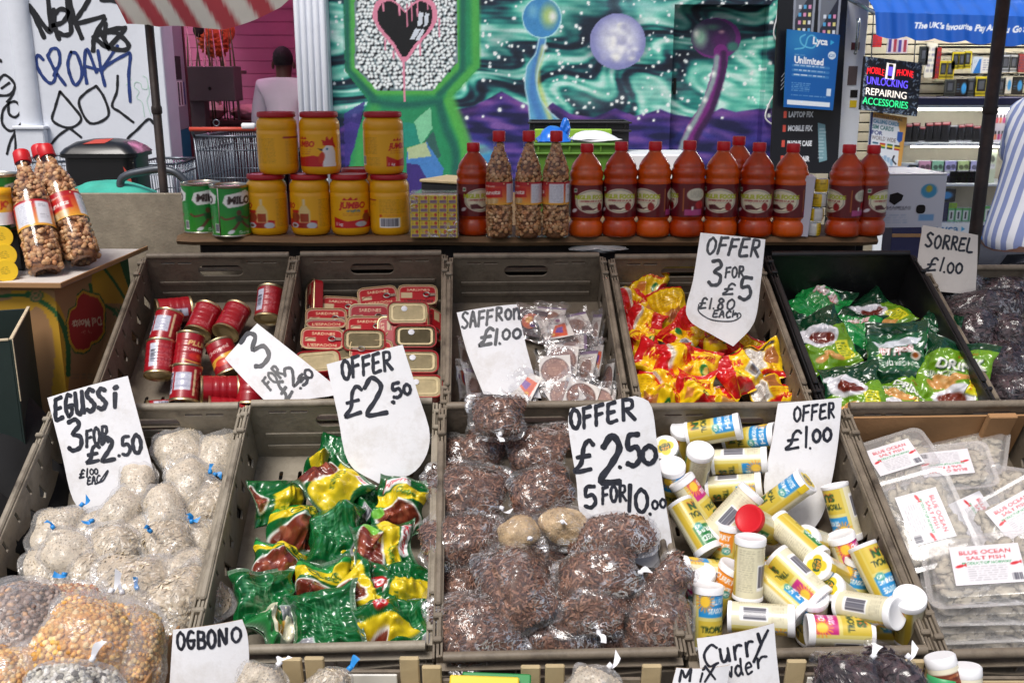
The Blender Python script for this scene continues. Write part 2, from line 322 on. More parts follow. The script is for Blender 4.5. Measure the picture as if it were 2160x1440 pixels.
# ---------------------------------------------------------------- flat print: a little painter whose picture becomes vertex colours
_gl = {}
def glyphs(s, bold):
    k = (s, bold)
    if k not in _gl:
        cu = bpy.data.curves.new('t', 'FONT'); cu.body = s; cu.fill_mode = 'FRONT'; cu.offset = bold; cu.resolution_u = 3
        V, Fs = from_curve(cu)
        tri = []
        for F in Fs:
            for i in range(1, F.shape[1] - 1): tri.append(F[:, [0, i, i + 1]])
        _gl[k] = V[np.concatenate(tri)][:, :, :2] if tri else np.zeros((0, 3, 2))
    return _gl[k]
class Cv:
    def __init__(s, W, H, nu, nv, bg=(255, 255, 255), k=2):
        s.W, s.H, s.nu, s.nv, s.k = W, H, nu, nv, k; s.w, s.h = nu * k, nv * k; s.sx, s.sy = s.w / W, s.h / H
        s.a = np.empty((s.h, s.w, 3)); s.a[:] = bg; s.r = random.Random(int(W * 7 + H * 13 + nu))
        s.X, s.Y = np.meshgrid((np.arange(s.w) + .5) / s.sx, (np.arange(s.h) + .5) / s.sy)
    def _win(s, x0, y0, x1, y1):
        a, b = max(0, int(x0 * s.sx) - 1), min(s.w, int(x1 * s.sx) + 2); c, d = max(0, int(y0 * s.sy) - 1), min(s.h, int(y1 * s.sy) + 2)
        return (slice(c, d), slice(a, b)) if b > a and d > c else None
    def blend(s, wn, m, c): s.a[wn] += m[..., None] * (np.asarray(c, float) - s.a[wn])
    def rect(s, x0, y0, x1, y1, c, al=1):
        wn = s._win(x0, y0, x1, y1)
        if wn:
            X, Y = s.X[wn], s.Y[wn]; m = np.clip((X - x0) * s.sx + .5, 0, 1) * np.clip((x1 - X) * s.sx + .5, 0, 1) * np.clip((Y - y0) * s.sy + .5, 0, 1) * np.clip((y1 - Y) * s.sy + .5, 0, 1)
            s.blend(wn, m * al, c)
        return s
    def ell(s, cx, cy, rx, ry, c, rot=0, soft=0, al=1):
        r = max(rx, ry); wn = s._win(cx - r * 1.1, cy - r * 1.1, cx + r * 1.1, cy + r * 1.1)
        if wn:
            X, Y = s.X[wn] - cx, s.Y[wn] - cy; a = R(rot); x, y = X * math.cos(a) + Y * math.sin(a), -X * math.sin(a) + Y * math.cos(a)
            d = np.hypot(x / rx, y / ry); e = soft if soft else 1 / (min(rx, ry) * min(s.sx, s.sy) + 1e-6)
            s.blend(wn, np.clip((1 - d) / e + (0 if soft else .5), 0, 1) * al, c)
        return s
    def poly(s, P, c, al=1):
        P = np.asarray(P, float); wn = s._win(*P.min(0), *P.max(0))
        if wn:
            X, Y = s.X[wn], s.Y[wn]; m = np.zeros(X.shape, bool); Q = np.roll(P, -1, 0)
            for (x0, y0), (x1, y1) in zip(P, Q):
                if y0 != y1: m ^= ((Y < y0) != (Y < y1)) & (X < x0 + (Y - y0) / (y1 - y0) * (x1 - x0))
            s.blend(wn, m * float(al), c)
        return s
    def line(s, P, wd, c, al=1, smooth=True, soft=0):
        P = smooth_path(P, 5) if smooth and len(P) > 2 else np.asarray(P, float); r = wd / 2; q = 1 / min(s.sx, s.sy)
        wn = s._win(P[:, 0].min() - r - q, P[:, 1].min() - r - q, P[:, 0].max() + r + q, P[:, 1].max() + r + q)
        if wn:
            X, Y = s.X[wn], s.Y[wn]; D = np.full(X.shape, 1e9)
            for a, b in zip(P[:-1], P[1:]):
                v = b - a; t = np.clip(((X - a[0]) * v[0] + (Y - a[1]) * v[1]) / (v @ v + 1e-12), 0, 1); D = np.minimum(D, np.hypot(X - a[0] - t * v[0], Y - a[1] - t * v[1]))
            s.blend(wn, np.clip((r - D) / (soft or q) + .5, 0, 1) * al, c)
        return s
    def text(s, t, x, y, h, c, bold=.02, rot=0, shear=0, wd=None, al='c', sh=None):
        """h: cap height; (x, y): centre (or left end) of the line; wd: squeeze or stretch to this width"""
        tr = glyphs(t, bold)
        if not len(tr): return s
        if sh: s.text(t, x + sh[0], y + sh[1], h, sh[2], bold + .03, rot, shear, wd, al)
        p = tr.copy(); lo, hi = p.reshape(-1, 2).min(0), p.reshape(-1, 2).max(0); k = h / .69; kx = wd / max(hi[0] - lo[0], 1e-6) if wd else k
        p[..., 0] = (p[..., 0] - (lo[0] if al == 'l' else (lo[0] + hi[0]) / 2)) * kx + (p[..., 1] - .35) * k * shear; p[..., 1] = -(p[..., 1] - .345) * k
        a = R(rot); q = np.stack([p[..., 0] * math.cos(a) - p[..., 1] * math.sin(a) + x, p[..., 0] * math.sin(a) + p[..., 1] * math.cos(a) + y], -1)
        wn = s._win(*q.reshape(-1, 2).min(0), *q.reshape(-1, 2).max(0))
        if wn:
            X, Y = s.X[wn], s.Y[wn]; x0, y0 = X[0, 0], Y[0, 0]; m = np.zeros(X.shape, bool)
            for A, B, C in q:
                u0, u1 = max(0, int((min(A[0], B[0], C[0]) - x0) * s.sx)), int((max(A[0], B[0], C[0]) - x0) * s.sx) + 2; v0, v1 = max(0, int((min(A[1], B[1], C[1]) - y0) * s.sy)), int((max(A[1], B[1], C[1]) - y0) * s.sy) + 2
                if u1 <= 0 or v1 <= 0: continue
                x, yy = X[v0:v1, u0:u1], Y[v0:v1, u0:u1]
                e = [(P[0] - Q[0]) * (yy - Q[1]) - (P[1] - Q[1]) * (x - Q[0]) for P, Q in ((A, B), (B, C), (C, A))]
                m[v0:v1, u0:u1] |= ((e[0] >= 0) & (e[1] >= 0) & (e[2] >= 0)) | ((e[0] <= 0) & (e[1] <= 0) & (e[2] <= 0))
            s.blend(wn, m.astype(float), c)
        return s
    def small(s, x0, y0, x1, y1, c, lh, al=.6):
        """lines of print too small to read"""
        y = y0
        while y < y1 - lh * .4:
            x = x0
            while x < x1:
                w = s.r.uniform(.8, 3) * lh; s.rect(x, y, min(x + w, x1 - s.r.random() * lh), y + lh * .5, c, al * s.r.uniform(.5, 1)); x += w + lh * .5
            y += lh
        return s
    def bars(s, x0, y0, x1, y1, c=(25, 25, 40), n=18, vert=True, bg=(245, 245, 245)):
        s.rect(x0, y0, x1, y1, bg); m = (x1 - x0) * .06, (y1 - y0) * .06; a, b = (x0 + m[0], x1 - m[0]) if vert else (y0 + m[1], y1 - m[1]); st = (b - a) / n
        for i in range(n):
            wd = st * s.r.choice((.35, .5, .75)); p = a + i * st
            s.rect(p, y0 + m[1], p + wd, y1 - m[1] * 2, c) if vert else s.rect(x0 + m[0], p, x1 - m[0] * 2, p + wd, c)
        return s
    def grad(s, f, c):
        """blend c where f(X, Y) in 0..1"""
        s.a += np.clip(f(s.X, s.Y), 0, 1)[..., None] * (np.asarray(c, float) - s.a); return s
    def grid(s): return lin(np.clip(s.a.reshape(s.nv, s.k, s.nu, s.k, 3).mean((1, 3)), 0, 255))
def sheet(P, cv=None, flip=False):
    """P (nv, nu, 3) with row 0 at the top of the print"""
    nv, nu = P.shape[:2]; F = gfaces(nv, nu)
    return (P.reshape(-1, 3), F if flip else F[:, ::-1], (cv.grid() if isinstance(cv, Cv) else np.broadcast_to(cv, (nv, nu, 3))).reshape(-1, 3))
def flat(w, h, cv, z=0):
    """print lying in xy, centred, y up"""
    X, Y = np.meshgrid(np.linspace(-w / 2, w / 2, cv.nu), np.linspace(h / 2, -h / 2, cv.nv)); return sheet(np.stack([X, Y, np.full(X.shape, z)], -1), cv)
def wrap(prof, cv, a0, a1):
    """print wrapped round a lathe profile [(r, z)] from top to bottom; angle measured from -y (the face), positive to the right"""
    p = np.asarray(prof, float); t = np.linspace(0, 1, cv.nv); s = np.linspace(0, 1, len(p)); r, z = np.interp(t, s, p[:, 0]), np.interp(t, s, p[:, 1]); a = np.radians(np.linspace(a0, a1, cv.nu))
    P = np.stack([np.outer(r, np.sin(a)), -np.outer(r, np.cos(a)), np.repeat(z[:, None], cv.nu, 1)], -1); return sheet(P, cv)
# ---------------------------------------------------------------- hand lettering: pen strokes in a unit box (y up)
PEN = {
 'A': [[(0, 0), (.45, 1), (.95, 0)], [(.2, .4), (.8, .38)]], 'B': [[(.1, 0), (.1, 1)], [(.1, 1), (.75, .9), (.7, .55), (.15, .52)], [(.15, .52), (.85, .42), (.8, .05), (.1, 0)]],
 'C': [[(.9, .85), (.5, 1), (.05, .55), (.35, .02), (.95, .15)]], 'c': [[(.9, .55), (.5, .65), (.1, .35), (.45, 0), (.95, .12)]],
 'D': [[(.1, 0), (.1, 1), (.8, .8), (.85, .3), (.1, 0)]], 'd': [[(.8, .5), (.35, .6), (.05, .3), (.35, 0), (.8, .2)], [(.85, 1), (.8, .3), (.95, 0)]],
 'E': [[(.9, 1), (.1, .95)], [(.15, .95), (.05, .5), (.05, .02), (.95, .05)], [(.08, .5), (.75, .53)]],
 'e': [[(.1, .35), (.85, .4), (.6, .65), (.15, .45), (.3, 0), (.9, .1)]],
 'F': [[(.15, 1), (.1, .5), (.02, 0)], [(.1, .95), (.95, 1)], [(.1, .52), (.8, .56)]],
 'G': [[(.85, .9), (.4, .98), (.05, .5), (.35, .02), (.8, .15), (.85, .45)], [(.4, .45), (.98, .47)]],
 'h': [[(.05, 1), (.02, 0)], [(.02, .35), (.4, .6), (.75, .4), (.8, 0)]], 'I': [[(.5, 1), (.45, 0)]], 'i': [[(.5, .72), (.4, 0)], [(.45, .98), (.75, 1.04)]],
 'L': [[(.15, 1), (.05, .05), (.95, .0)]], 'M': [[(0, 0), (.15, .9), (.45, .3), (.85, 1), (.8, 0)]], 'N': [[(.05, 0), (.15, 1), (.8, .05), (.95, 1)]], 'n': [[(.1, 0), (.1, .95)], [(.1, .6), (.5, .98), (.9, .6), (.9, 0)]],
 'O': [[(.5, 1), (.08, .75), (.08, .25), (.48, 0), (.9, .3), (.88, .75), (.45, 1)]], 'o': [[(.5, .6), (.1, .4), (.25, .02), (.7, .05), (.85, .4), (.5, .6)]],
 'P': [[(.1, 0), (.12, 1), (.8, .9), (.8, .55), (.12, .48)]], 'R': [[(.08, 0), (.12, 1)], [(.1, 1), (.75, .95), (.75, .6), (.12, .5)], [(.3, .5), (.95, 0)]], 'r': [[(.15, .6), (.12, 0)], [(.13, .35), (.5, .62), (.95, .58)]],
 'S': [[(.9, .88), (.45, 1), (.1, .78), (.5, .52), (.88, .25), (.5, 0), (.02, .12)]], 'U': [[(.05, 1), (.1, .2), (.45, 0), (.8, .25), (.85, 1)], [(.85, .5), (.95, 0)]], 'u': [[(.08, .62), (.15, .08), (.5, .02), (.82, .3)], [(.85, .62), (.9, 0)]],
 'w': [[(0, .55), (.2, 0), (.5, .45), (.75, 0), (1, .6)]], 'X': [[(.05, 1), (.85, 0)], [(.95, 1), (.0, 0)]], 'y': [[(.2, 1.0), (.45, .5)], [(1, 1.15), (.6, .55), (.0, -.55)]],
 '0': [[(.5, 1), (.08, .7), (.1, .2), (.5, 0), (.9, .3), (.88, .75), (.5, 1)]], '1': [[(.5, 1), (.45, 0)]], '2': [[(.05, .75), (.45, 1), (.85, .75), (.5, .4), (.0, .03), (.95, .02)]],
 '3': [[(.1, .95), (.6, 1), (.8, .78), (.35, .55), (.85, .4), (.8, .08), (.3, 0), (.02, .12)]], '5': [[(.9, 1), (.25, .97), (.15, .55), (.7, .6), (.9, .25), (.5, 0), (.02, .08)]],
 '8': [[(.7, .9), (.35, 1), (.15, .75), (.75, .35), (.6, .02), (.15, .1), (.25, .45), (.75, .75), (.7, .9)]],
 '£': [[(.95, .85), (.65, 1), (.4, .8), (.35, .3), (.02, .02), (.95, .08)], [(.08, .48), (.8, .52)]], '.': [[(.3, .02), (.36, .06)]], '~': [[(0, 0), (1, 0)]],
}
def pen(words, seed=1):
    """words: (text, x, y, w, h, rot, slant, width[, gap]) with (x, y) the lower left corner in picture px, rot clockwise. Returns pen lines in px."""
    r = random.Random(seed); out = []
    for wd in words:
        t, x, y, w_, h, rot, sl, pw = wd[:8]; a = R(rot); n = sum(.45 if ch in '1.I' else 1 for ch in t); adv = w_ / max(n, .4); cx = 0
        for ch in t:
            k = .45 if ch in '1.I' else 1; jw, jh, jy = adv * k * r.uniform(.74, .82), h * r.uniform(.95, 1.05), r.uniform(-.03, .03) * h
            for st in PEN.get(ch, ()):
                q = [(cx + px_ * jw + py_ * h * sl, -(py_ * jh) + jy) for px_, py_ in st]
                out.append(([(x + u * math.cos(a) - v * math.sin(a), y + u * math.sin(a) + v * math.cos(a)) for u, v in q], pw * r.uniform(.9, 1.1)))
            cx += adv * k
    return out
def ribbons(lines, to3, n, lift=.0006, per=5):
    """flat pen strokes laid on a surface: to3(x, y) -> point"""
    g = G(); n = np.array(n)
    for P, wd in lines:
        P = smooth_path(P, per) if len(P) > 2 else np.array([P[0], [(a + b) / 2 for a, b in zip(P[0], P[-1])], P[-1]], float)
        m = len(P); Tn = np.gradient(P, axis=0); Tn /= np.linalg.norm(Tn, axis=1)[:, None] + 1e-9; Nn = np.stack([-Tn[:, 1], Tn[:, 0]], 1)
        ww = wd / 2 * (1 + .12 * np.sin(np.arange(m) * 1.7 + P[0, 0])); 
        P = np.concatenate([P[:1] - Tn[:1] * wd * .35, P, P[-1:] + Tn[-1:] * wd * .35]); Nn = np.concatenate([Nn[:1], Nn, Nn[-1:]]); ww = np.concatenate([[ww[0] * .6], ww, [ww[-1] * .6]])
        A, B = P + Nn * ww[:, None], P - Nn * ww[:, None]
        V = np.array([np.array(to3(*p)) for ab in zip(A, B) for p in ab]) + n * (lift + .00012 * (g.n % 7))
        i = np.arange(len(P) - 1) * 2; g.add((V, np.stack([i, i + 1, i + 3, i + 2], 1)))
    return g
# ---------------------------------------------------------------- ground and stall frame
g = G().add((np.array([[-40, -40, 0], [40, -40, 0], [40, 40, 0], [-40, 40, 0]], float), np.array([[0, 1, 2, 3]])))
tag(ob('ground', g, 'concrete', smooth=False), 'grey tarmac of the market street under the stall', 'ground', kind='structure')
WC, HC = .395, .158
class Crate:
    pass
def crate_frame(x, y, d, W, L, H, tilt, yaw):
    P = atd(x, y, d); c = Crate(); c.W, c.L, c.H = W, L, H
    c.M = Matrix.Translation(P) @ RZ(yaw) @ RX(tilt) @ T(0, -L, -H)
    c.n = (c.M.to_3x3() @ Vector((0, 0, 1))).normalized(); return c
def cp(c, x, y, h):
    """the point seen at (x, y) that lies h above the crate's floor"""
    return hit(x, y, c.M @ Vector((0, 0, h)), c.n)
def crate_parts(W, L, H, mt, handle=True, lip=True, solid=False):
    """meshes of one crate: (name, mesh, matrix)"""
    out = []; t = .005
    def slots(n, w_, h_, y):  # small slots under the rim
        s = []
        for i in n: s.append(rrect(i - w_ / 2, y, i + w_ / 2, y + h_, h_ * .45, 2))
        return s
    # end walls (front and back): local x = across, y = up
    holes = []
    if handle: holes.append(rrect(W / 2 - .058, H - .064, W / 2 + .058, H - .029, .016, 5))
    if not solid: holes += slots((W * .16, W * .27, W * .73, W * .84), .036, .005, H - .022)
    end = plate([(t, 0), (W - t, 0), (W - t, H - .004), (t, H - .004)], holes, t, .0008)
    me = G().add(end).mesh('end_wall', 20)
    out.append(('wall', me, T(0, t / 2, 0) @ RX(90))); out.append(('wall', me, T(0, L - t / 2, 0) @ RX(90)))
    # side walls: slanted slits in two rows
    sh = []
    if not solid:
        k = 0
        for y in np.linspace(.08, L - .08, 7):
            if k % 2 == 0: sh.append([(y - .006, .066), (y + .022, .026), (y + .036, .036), (y + .01, .088)])
            else: sh.append([(y - .012, .07), (y + .002, .05), (y + .012, .056), (y, .094)])
            k += 1
            sh.append([(y + .03, .105), (y + .037, .105), (y + .034, .134), (y + .027, .134)])
        sh.append([(.03, .02), (.045, .02), (.04, .05), (.028, .05)])
    side = plate([(0, 0), (L, 0), (L, H - .004), (0, H - .004)], sh, t, .0008)
    me = G().add(side).mesh('side_wall', 20)
    S = RZ(90) @ RX(90)
    out.append(('wall', me, T(t / 2, 0, 0) @ S)); out.append(('wall', me, T(W - t / 2, 0, 0) @ S))
    fl = [rrect(x - .004, y - .012, x + .004, y + .012, .0035, 2) for x in np.linspace(.06, W - .06, 8) for y in (.06, L * .35, L * .65, L - .06)] if not solid else []
    out.append(('floor', G().add(plate([(t, t), (W - t, t), (W - t, L - t), (t, L - t)], fl, t)).mesh('crate_floor', 20), T(0, 0, 0)))
    if not solid:
        mm = G().add(box2((.03, 0, 0), (W - .03, .004, .012), .0015)).mesh('moulding', False)
        for z in (.03, .066): out.append(('moulding', mm, T(0, L - t - .0042, z)))
    r = .0085
    me = G().add(tube([(.012, 0, 0), (W - .012, 0, 0)], r, 12)).mesh('end_rim', 40)
    out.append(('rim', me, T(0, -.002, H - .001))); out.append(('rim', me, T(0, L + .002, H - .001)))
    gs = G()
    gs.add(box(.012, L * .66, .009, (0, L / 2, H), .003)); gs.add(box(.004, L, .012, (.007, L / 2, H - .008), .001)); gs.add(box(.004, L, .012, (-.006, L / 2, H - .012), .001))
    for y in (.03, .075, L - .075, L - .03): gs.add(box(.016, .01, .014, (0, y, H - .002), .002))
    for y in (.052, L - .052): gs.add(box(.005, .04, .02, (.004, y, H - .006), .0015))
    me = gs.mesh('side_rim', 35)
    out.append(('rim', me, T(.002, 0, 0))); out.append(('rim', me, T(W - .002, 0, 0) @ RZ(180) @ T(0, -L, 0)))
    if lip:
        # ledge under the front and back rims: two fins tied by short ribs
        def wave(z, h):
            xs = np.array([.0, .06, .12, .15, .25, .28, .34, W]) * 1.0; xs[-1] = W; zz = np.array([0, 0, -h, -h, -h, -h, 0, 0]) + z
            return np.stack([xs, np.zeros(8), zz], 1)
        for nm, z, hh in (('upper_lip', H - .022, 0), ('lower_lip', H - .04, .009)):
            P = wave(z, hh); V = np.concatenate([P + [0, 0, 0], P + [0, -.014, 0], P + [0, -.014, -.0035], P + [0, 0, -.0035]]); i = np.arange(7)
            F = np.concatenate([np.stack([i + a * 8, i + 1 + a * 8, i + 1 + b * 8, i + b * 8], 1) for a, b in ((0, 1), (1, 2), (2, 3), (3, 0))])
            me = G().add((V, F)).mesh('lip', 30); out.append(('lip', me, T(0, 0, 0))); out.append(('lip', me, T(W, L, 0) @ RZ(180)))
        rb = G().add(box(.0035, .012, .02, (0, -.006, 0), .0006)).mesh('rib', False)
        for x in (.012, .13, .165, .2, .235, .27, W - .012):
            out.append(('rib', rb, T(x, 0, H - .033)))
    for nm, me, M in out:
        if not me.materials: me.materials.append(MAT[mt])
    return out
def put_crate(c, parts, label, group, mt=None):
    t = thing('produce_crate', label, 'crate', c.M, group)
    for nm, me, M in parts: ob(nm, me, None, t, M)
    return t
FY, FD, BY, BD = 857, 2.06, 541, 2.63
PB = crate_parts(WC, .585, HC, 'crate'); PF = crate_parts(.397, .57, HC, 'crate'); PFP = crate_parts(.397, .57, HC, 'crate_pale'); PK = crate_parts(WC, .585, HC, 'crate_black', False, False, True)
cB1 = crate_frame(300, BY, BD, WC, .585, HC, 27, 3.2); cB2 = crate_frame(624, BY - 4, BD, WC, .585, HC, 27, 3.0); cB3 = crate_frame(947, BY, BD, .41, .585, HC, 27, 2.2); cB4 = crate_frame(1288, BY + 2, BD, WC, .585, HC, 27, 2.6)
cB5 = crate_frame(1618, BY - 4, BD, WC, .585, HC, 27, 2.4); cB6 = crate_frame(1950, 566, BD, WC, .585, HC, 27, 2.0)
cF1 = crate_frame(106, FY + 5, FD, .397, .57, HC, 26.2, 2.6); cF2 = crate_frame(518, FY - 5, FD, .397, .57, HC, 26.2, 2.6); cF3 = crate_frame(931, FY, FD - .02, .405, .57, HC, 26.2, 2.4); cF4 = crate_frame(1356, FY + 2, FD, .405, .57, HC, 26.2, 2.4); cF5 = crate_frame(1780, FY, FD, .405, .57, HC, 26.2, 2.4)
PB3 = crate_parts(.41, .585, HC, 'crate'); PF3 = crate_parts(.405, .57, HC, 'crate')
GB, GF = 'grey crates in the rear row', 'grey crates in the front row'
put_crate(cB1, PB, 'grey plastic crate of round red tins, at the end of the rear row', GB)
put_crate(cB2, PB, 'grey plastic crate filled with flat red sardine tins', GB)
put_crate(cB3, PB3, 'grey plastic crate holding the saffron packets', GB)
put_crate(cB4, PB, 'grey plastic crate heaped with yellow and red seasoning bags', GB)
put_crate(cB5, PK, 'black plastic crate holding green ginger drink pouches', None)
put_crate(cB6, PB, 'grey plastic crate of dark sorrel bags beyond the black crate', GB)
put_crate(cF1, PFP, 'pale grey crate of cloudy bags of egusi seed', GF)
put_crate(cF2, PFP, 'pale grey crate holding green and yellow stock cube bags', GF)
put_crate(cF3, PF3, 'grey crate heaped with clear bags of brown bark', GF)
put_crate(cF4, PF3, 'grey crate full of cream and yellow seasoning tubs', GF)
put_crate(cF5, PF3, 'grey crate lined with brown card holding salt fish trays', GF)
# card lining in the salt fish crate
g = G().add(box2((.012, .57 - .014, .003), (.393, .57 - .009, .138), .001)).add(box2((.3, .57 - .03, .003), (.36, .57 - .016, .15), .002))
tag(ob('card_lining', g, 'cardboard', M=cF5.M, smooth=False), 'brown corrugated card lining behind the salt fish trays', 'cardboard')
# trestle frame
t = thing('stall_table', 'timber trestle frame carrying both rows of crates', 'table', Matrix.Identity(4))
for (Y, z) in ((1.62, .545), (1.99, .72), (2.24, .73), (2.66, .93)):
    ob('rail', bar((-1.5, Y, z - .05), (1.75, Y, z - .05), .07, .045), 'wood', t, smooth=False)
for X in (-1.4, 0.1, 1.65):
    for Y, z in ((1.62, .47), (2.66, .855)): ob('leg', box2((X - .03, Y - .03, 0), (X + .03, Y + .03, z)), 'wood', t, smooth=False)
    ob('brace', bar((X, 1.66, .3), (X, 2.62, .55), .03, .06), 'wood', t, smooth=False)
# black sheet added over the trestle for the darkness below the crates
nx, ny = 60, 24; U, Vv = np.meshgrid(np.linspace(-1.62, 1.85, nx), np.linspace(0, 1, ny)); wb = Wob(5, 8, 1.6, 2)
yy = np.interp(Vv, [0, .18, .5, .58, .97, 1], [1.5, 1.53, 1.96, 2.08, 2.72, 2.76]); zz = np.interp(Vv, [0, .18, .5, .58, .97, 1], [.12, .44, .66, .645, .86, .7])
P = np.stack([U, yy, zz - .015 + .008 * wb(np.stack([U, yy], -1))], -1)
tag(ob('gap_sheet', (P.reshape(-1, 3), gfaces(ny, nx)), 'black_cloth'), 'added black sheet standing for the darkness under the crates', 'cloth')
# plank shelf with bull-nosed edge
PZ = atd(1100, 500, 2.72).z; PX0, PX1 = atd(368, 505, 2.72).x, atd(1857, 505, 2.72).x
prof = [(2.70, PZ - .006), (2.692, PZ - .013), (2.70, PZ - .023), (2.93, PZ - .024), (2.93, PZ), (2.706, PZ)]
n = 40; xs = np.linspace(PX0, PX1, n); wb = Wob(9, 5, 2, 1); V = []
for i, x in enumerate(xs):
    e = .02 * max(0, 1 - min(i, n - 1 - i) / 1.0)
    for y, z in prof: V.append((x, y + (e if y < 2.8 else -e), z + .0012 * wb(np.array([[x * 1.0]]))[0]))
V = np.array(V); F = gfaces(n, 6, True); cap = [np.arange(6)[None, ::-1], (np.arange(6) + (n - 1) * 6)[None]]
tag(ob('shelf_plank', (V, [F, *cap]), 'wood', smooth=False), 'long worn wooden plank carrying jars, tins and bottles', 'shelf')
t = thing('shelf_trestle', 'dark timber posts holding up the plank shelf', 'trestle', Matrix.Identity(4))
for X in (-.6, .1, .8): ob('post', box2((X - .03, 2.83, 0), (X + .03, 2.89, PZ - .0245)), 'pole', t, smooth=False)
g = G()
xx_, zz_ = np.meshgrid(np.linspace(-.5, 1.05, 60), np.linspace(PZ - .03, .3, 12)); yy_ = 2.95 + .012 * np.sin(xx_ * 40) * (PZ - zz_); tag(ob('dark_backing', (np.stack([xx_, yy_, zz_], -1).reshape(-1, 3), gfaces(12, 60)), 'black_cloth'), 'added black backing that darkens the crate handle holes', 'cloth')  # dark backing added so the handle holes look dark
ob('rail', bar((-.88, 2.8, PZ - .07), (.97, 2.8, PZ - .07), .04, .07), 'pole', t, smooth=False)
# rough grey board behind the shelf on one side
A, B = atd(150, 408, 2.98), atd(560, 400, 2.98)
tag(ob('backing_board', box2((A.x, 2.99, .85), (B.x, 3.01, A.z)), 'board', smooth=False), 'rough grey particle board standing behind the green drink tins', 'board')
# poles
def pole(X, r, top, label):
    t = thing('stall_pole', label, 'pole', T(X, 3.2, 0), 'rear poles of the stall')
    ob('shaft', tube([(0, 0, 0), (0, 0, 1.0), (0, 0, top)], r, 12), 'pole', t); ob('foot', box(.12, .12, .012, (0, 0, .007)), 'pole', t, smooth=False)
    ob('collar', lathe([(r + .001, 1.48), (r + .003, 1.485), (r + .003, 1.5), (r + .001, 1.505)], 14), 'pole', t)
pole(-1.113, .0135, 2.2, 'rusty brown stall pole in front of the graffiti wall'); pole(1.498, .02, 2.2, 'dark stall pole in front of the phone shop')
# striped canopy
nx, ny = 460, 44; S_, T_ = np.meshgrid(np.linspace(0, 1, nx), np.linspace(0, 1, ny)); X = -1.17 + S_ * 2.95
z0 = np.interp(S_, [0, .03, .1, .16, .24, .5, .9, .965, 1], [1.74, 1.715, 1.725, 1.79, 1.95, 2.02, 1.95, 1.80, 1.74])
wb = Wob(3, 7, 1.1, 2); Q = np.stack([S_ * 3, T_ * 2], -1)
Y = 3.17 - T_ * 1.36 + .02 * np.sin(S_ * 60) * (1 - T_) ** 3; Z = z0 + (2.36 - z0) * (1 - (1 - T_) ** 1.6) + .012 * wb(Q) + .02 * np.sin(S_ * 38 + 3 * T_) * np.exp(-S_ * 9) * (1 - T_)
drop = np.clip(.16 - T_, 0, .16) / .16; Z = Z - drop ** 2 * .0
st = ((S_ * 27 + 2.2 * T_ + .12 * wb(Q * .5)) % 1.0); k = np.clip((np.abs(st - .5) - .25) * 14 + .5, 0, 1)[..., None]
C = lin((176, 74, 80)) * k + lin((214, 208, 196)) * (1 - k)
m = mat('canvas', None, .85, var=.1, vscale=10, bump=.25, bscale=40); N_, L_ = m.node_tree.nodes, m.node_tree.links; tl_ = N_.new('ShaderNodeBsdfTranslucent'); mx_ = N_.new('ShaderNodeMixShader'); mx_.inputs[0].default_value = .5; L_.new([n for n in N_ if n.type == 'ATTRIBUTE'][0].outputs[0], tl_.inputs[0]); L_.new(N_['Principled BSDF'].outputs[0], mx_.inputs[1]); L_.new(tl_.outputs[0], mx_.inputs[2]); L_.new(mx_.outputs[0], N_['Material Output'].inputs[0])
tag(ob('canopy', (np.stack([X, Y, Z], -1).reshape(-1, 3), gfaces(ny, nx), C.reshape(-1, 3)), 'canvas'), 'red and white striped canvas canopy sagging over the stall pole', 'canopy')
# ---------------------------------------------------------------- price cards
def card(label, left, right, P0, lean, words, seed, turn=0, ink='ink', mt='card', bow=.009, extra=()):
    """left / right edges in picture px from top to bottom, laid on a plane through P0 leaning back by lean degrees"""
    n = Vector((math.sin(R(turn)), -math.cos(R(lean)), math.sin(R(lean)))).normalized(); nn = np.array(n)
    Lp, Rp = np.asarray(left, float), np.asarray(right, float); m = 26; k = 14
    if len(Lp) > 2: Lp = smooth_path(Lp, 4)
    if len(Rp) > 2: Rp = smooth_path(Rp, 4)
    def res(P): s = np.concatenate([[0], np.cumsum(np.hypot(*np.diff(P, axis=0).T))]); t = np.linspace(0, s[-1], m); return np.stack([np.interp(t, s, P[:, 0]), np.interp(t, s, P[:, 1])], 1)
    A, B = res(Lp), res(Rp); s = np.linspace(0, 1, k); px = A[:, None] * (1 - s)[None, :, None] + B[:, None] * s[None, :, None]
    cxm = (A[:, 0].mean() + B[:, 0].mean()) / 2; hw = max(1, (B[:, 0] - A[:, 0]).max() / 2)
    def to3(x, y): return hit(x, y, P0, n) + n * (bow * (1 - min(1.5, abs((x - cxm) / hw)) ** 2))
    Pf = np.array([[np.array(to3(*q)) for q in row] for row in px]); c0 = Pf.reshape(-1, 3).mean(0); Pf = Pf - c0; Pb = Pf - nn * .0016
    g = G(); g.add((Pf.reshape(-1, 3), gfaces(m, k)[:, ::-1])); g.add((Pb.reshape(-1, 3), gfaces(m, k)))
    t = thing('price_card', label, 'sign', Matrix.Translation(Vector(c0)), 'handwritten price cards')
    sh_ = ob('sheet', g, mt, t)
    e = np.concatenate([Pf[0], Pf[1:, -1], Pf[-1, ::-1][1:], Pf[::-1, 0][1:-1]]); n_ = len(e); i = np.arange(n_); j = (i + 1) % n_
    ob('edge', (np.concatenate([e, e - nn * .0016]), np.stack([i, i + n_, j + n_, j], 1)), 'card_edge' if mt == 'card' else mt, sh_, smooth=False)
    ls = pen(words, seed) + [(list(p), w_) for p, w_ in extra]
    ob('lettering', ribbons(ls, lambda x, y: to3(x, y) - Vector(c0), nn), ink, sh_)
    return t
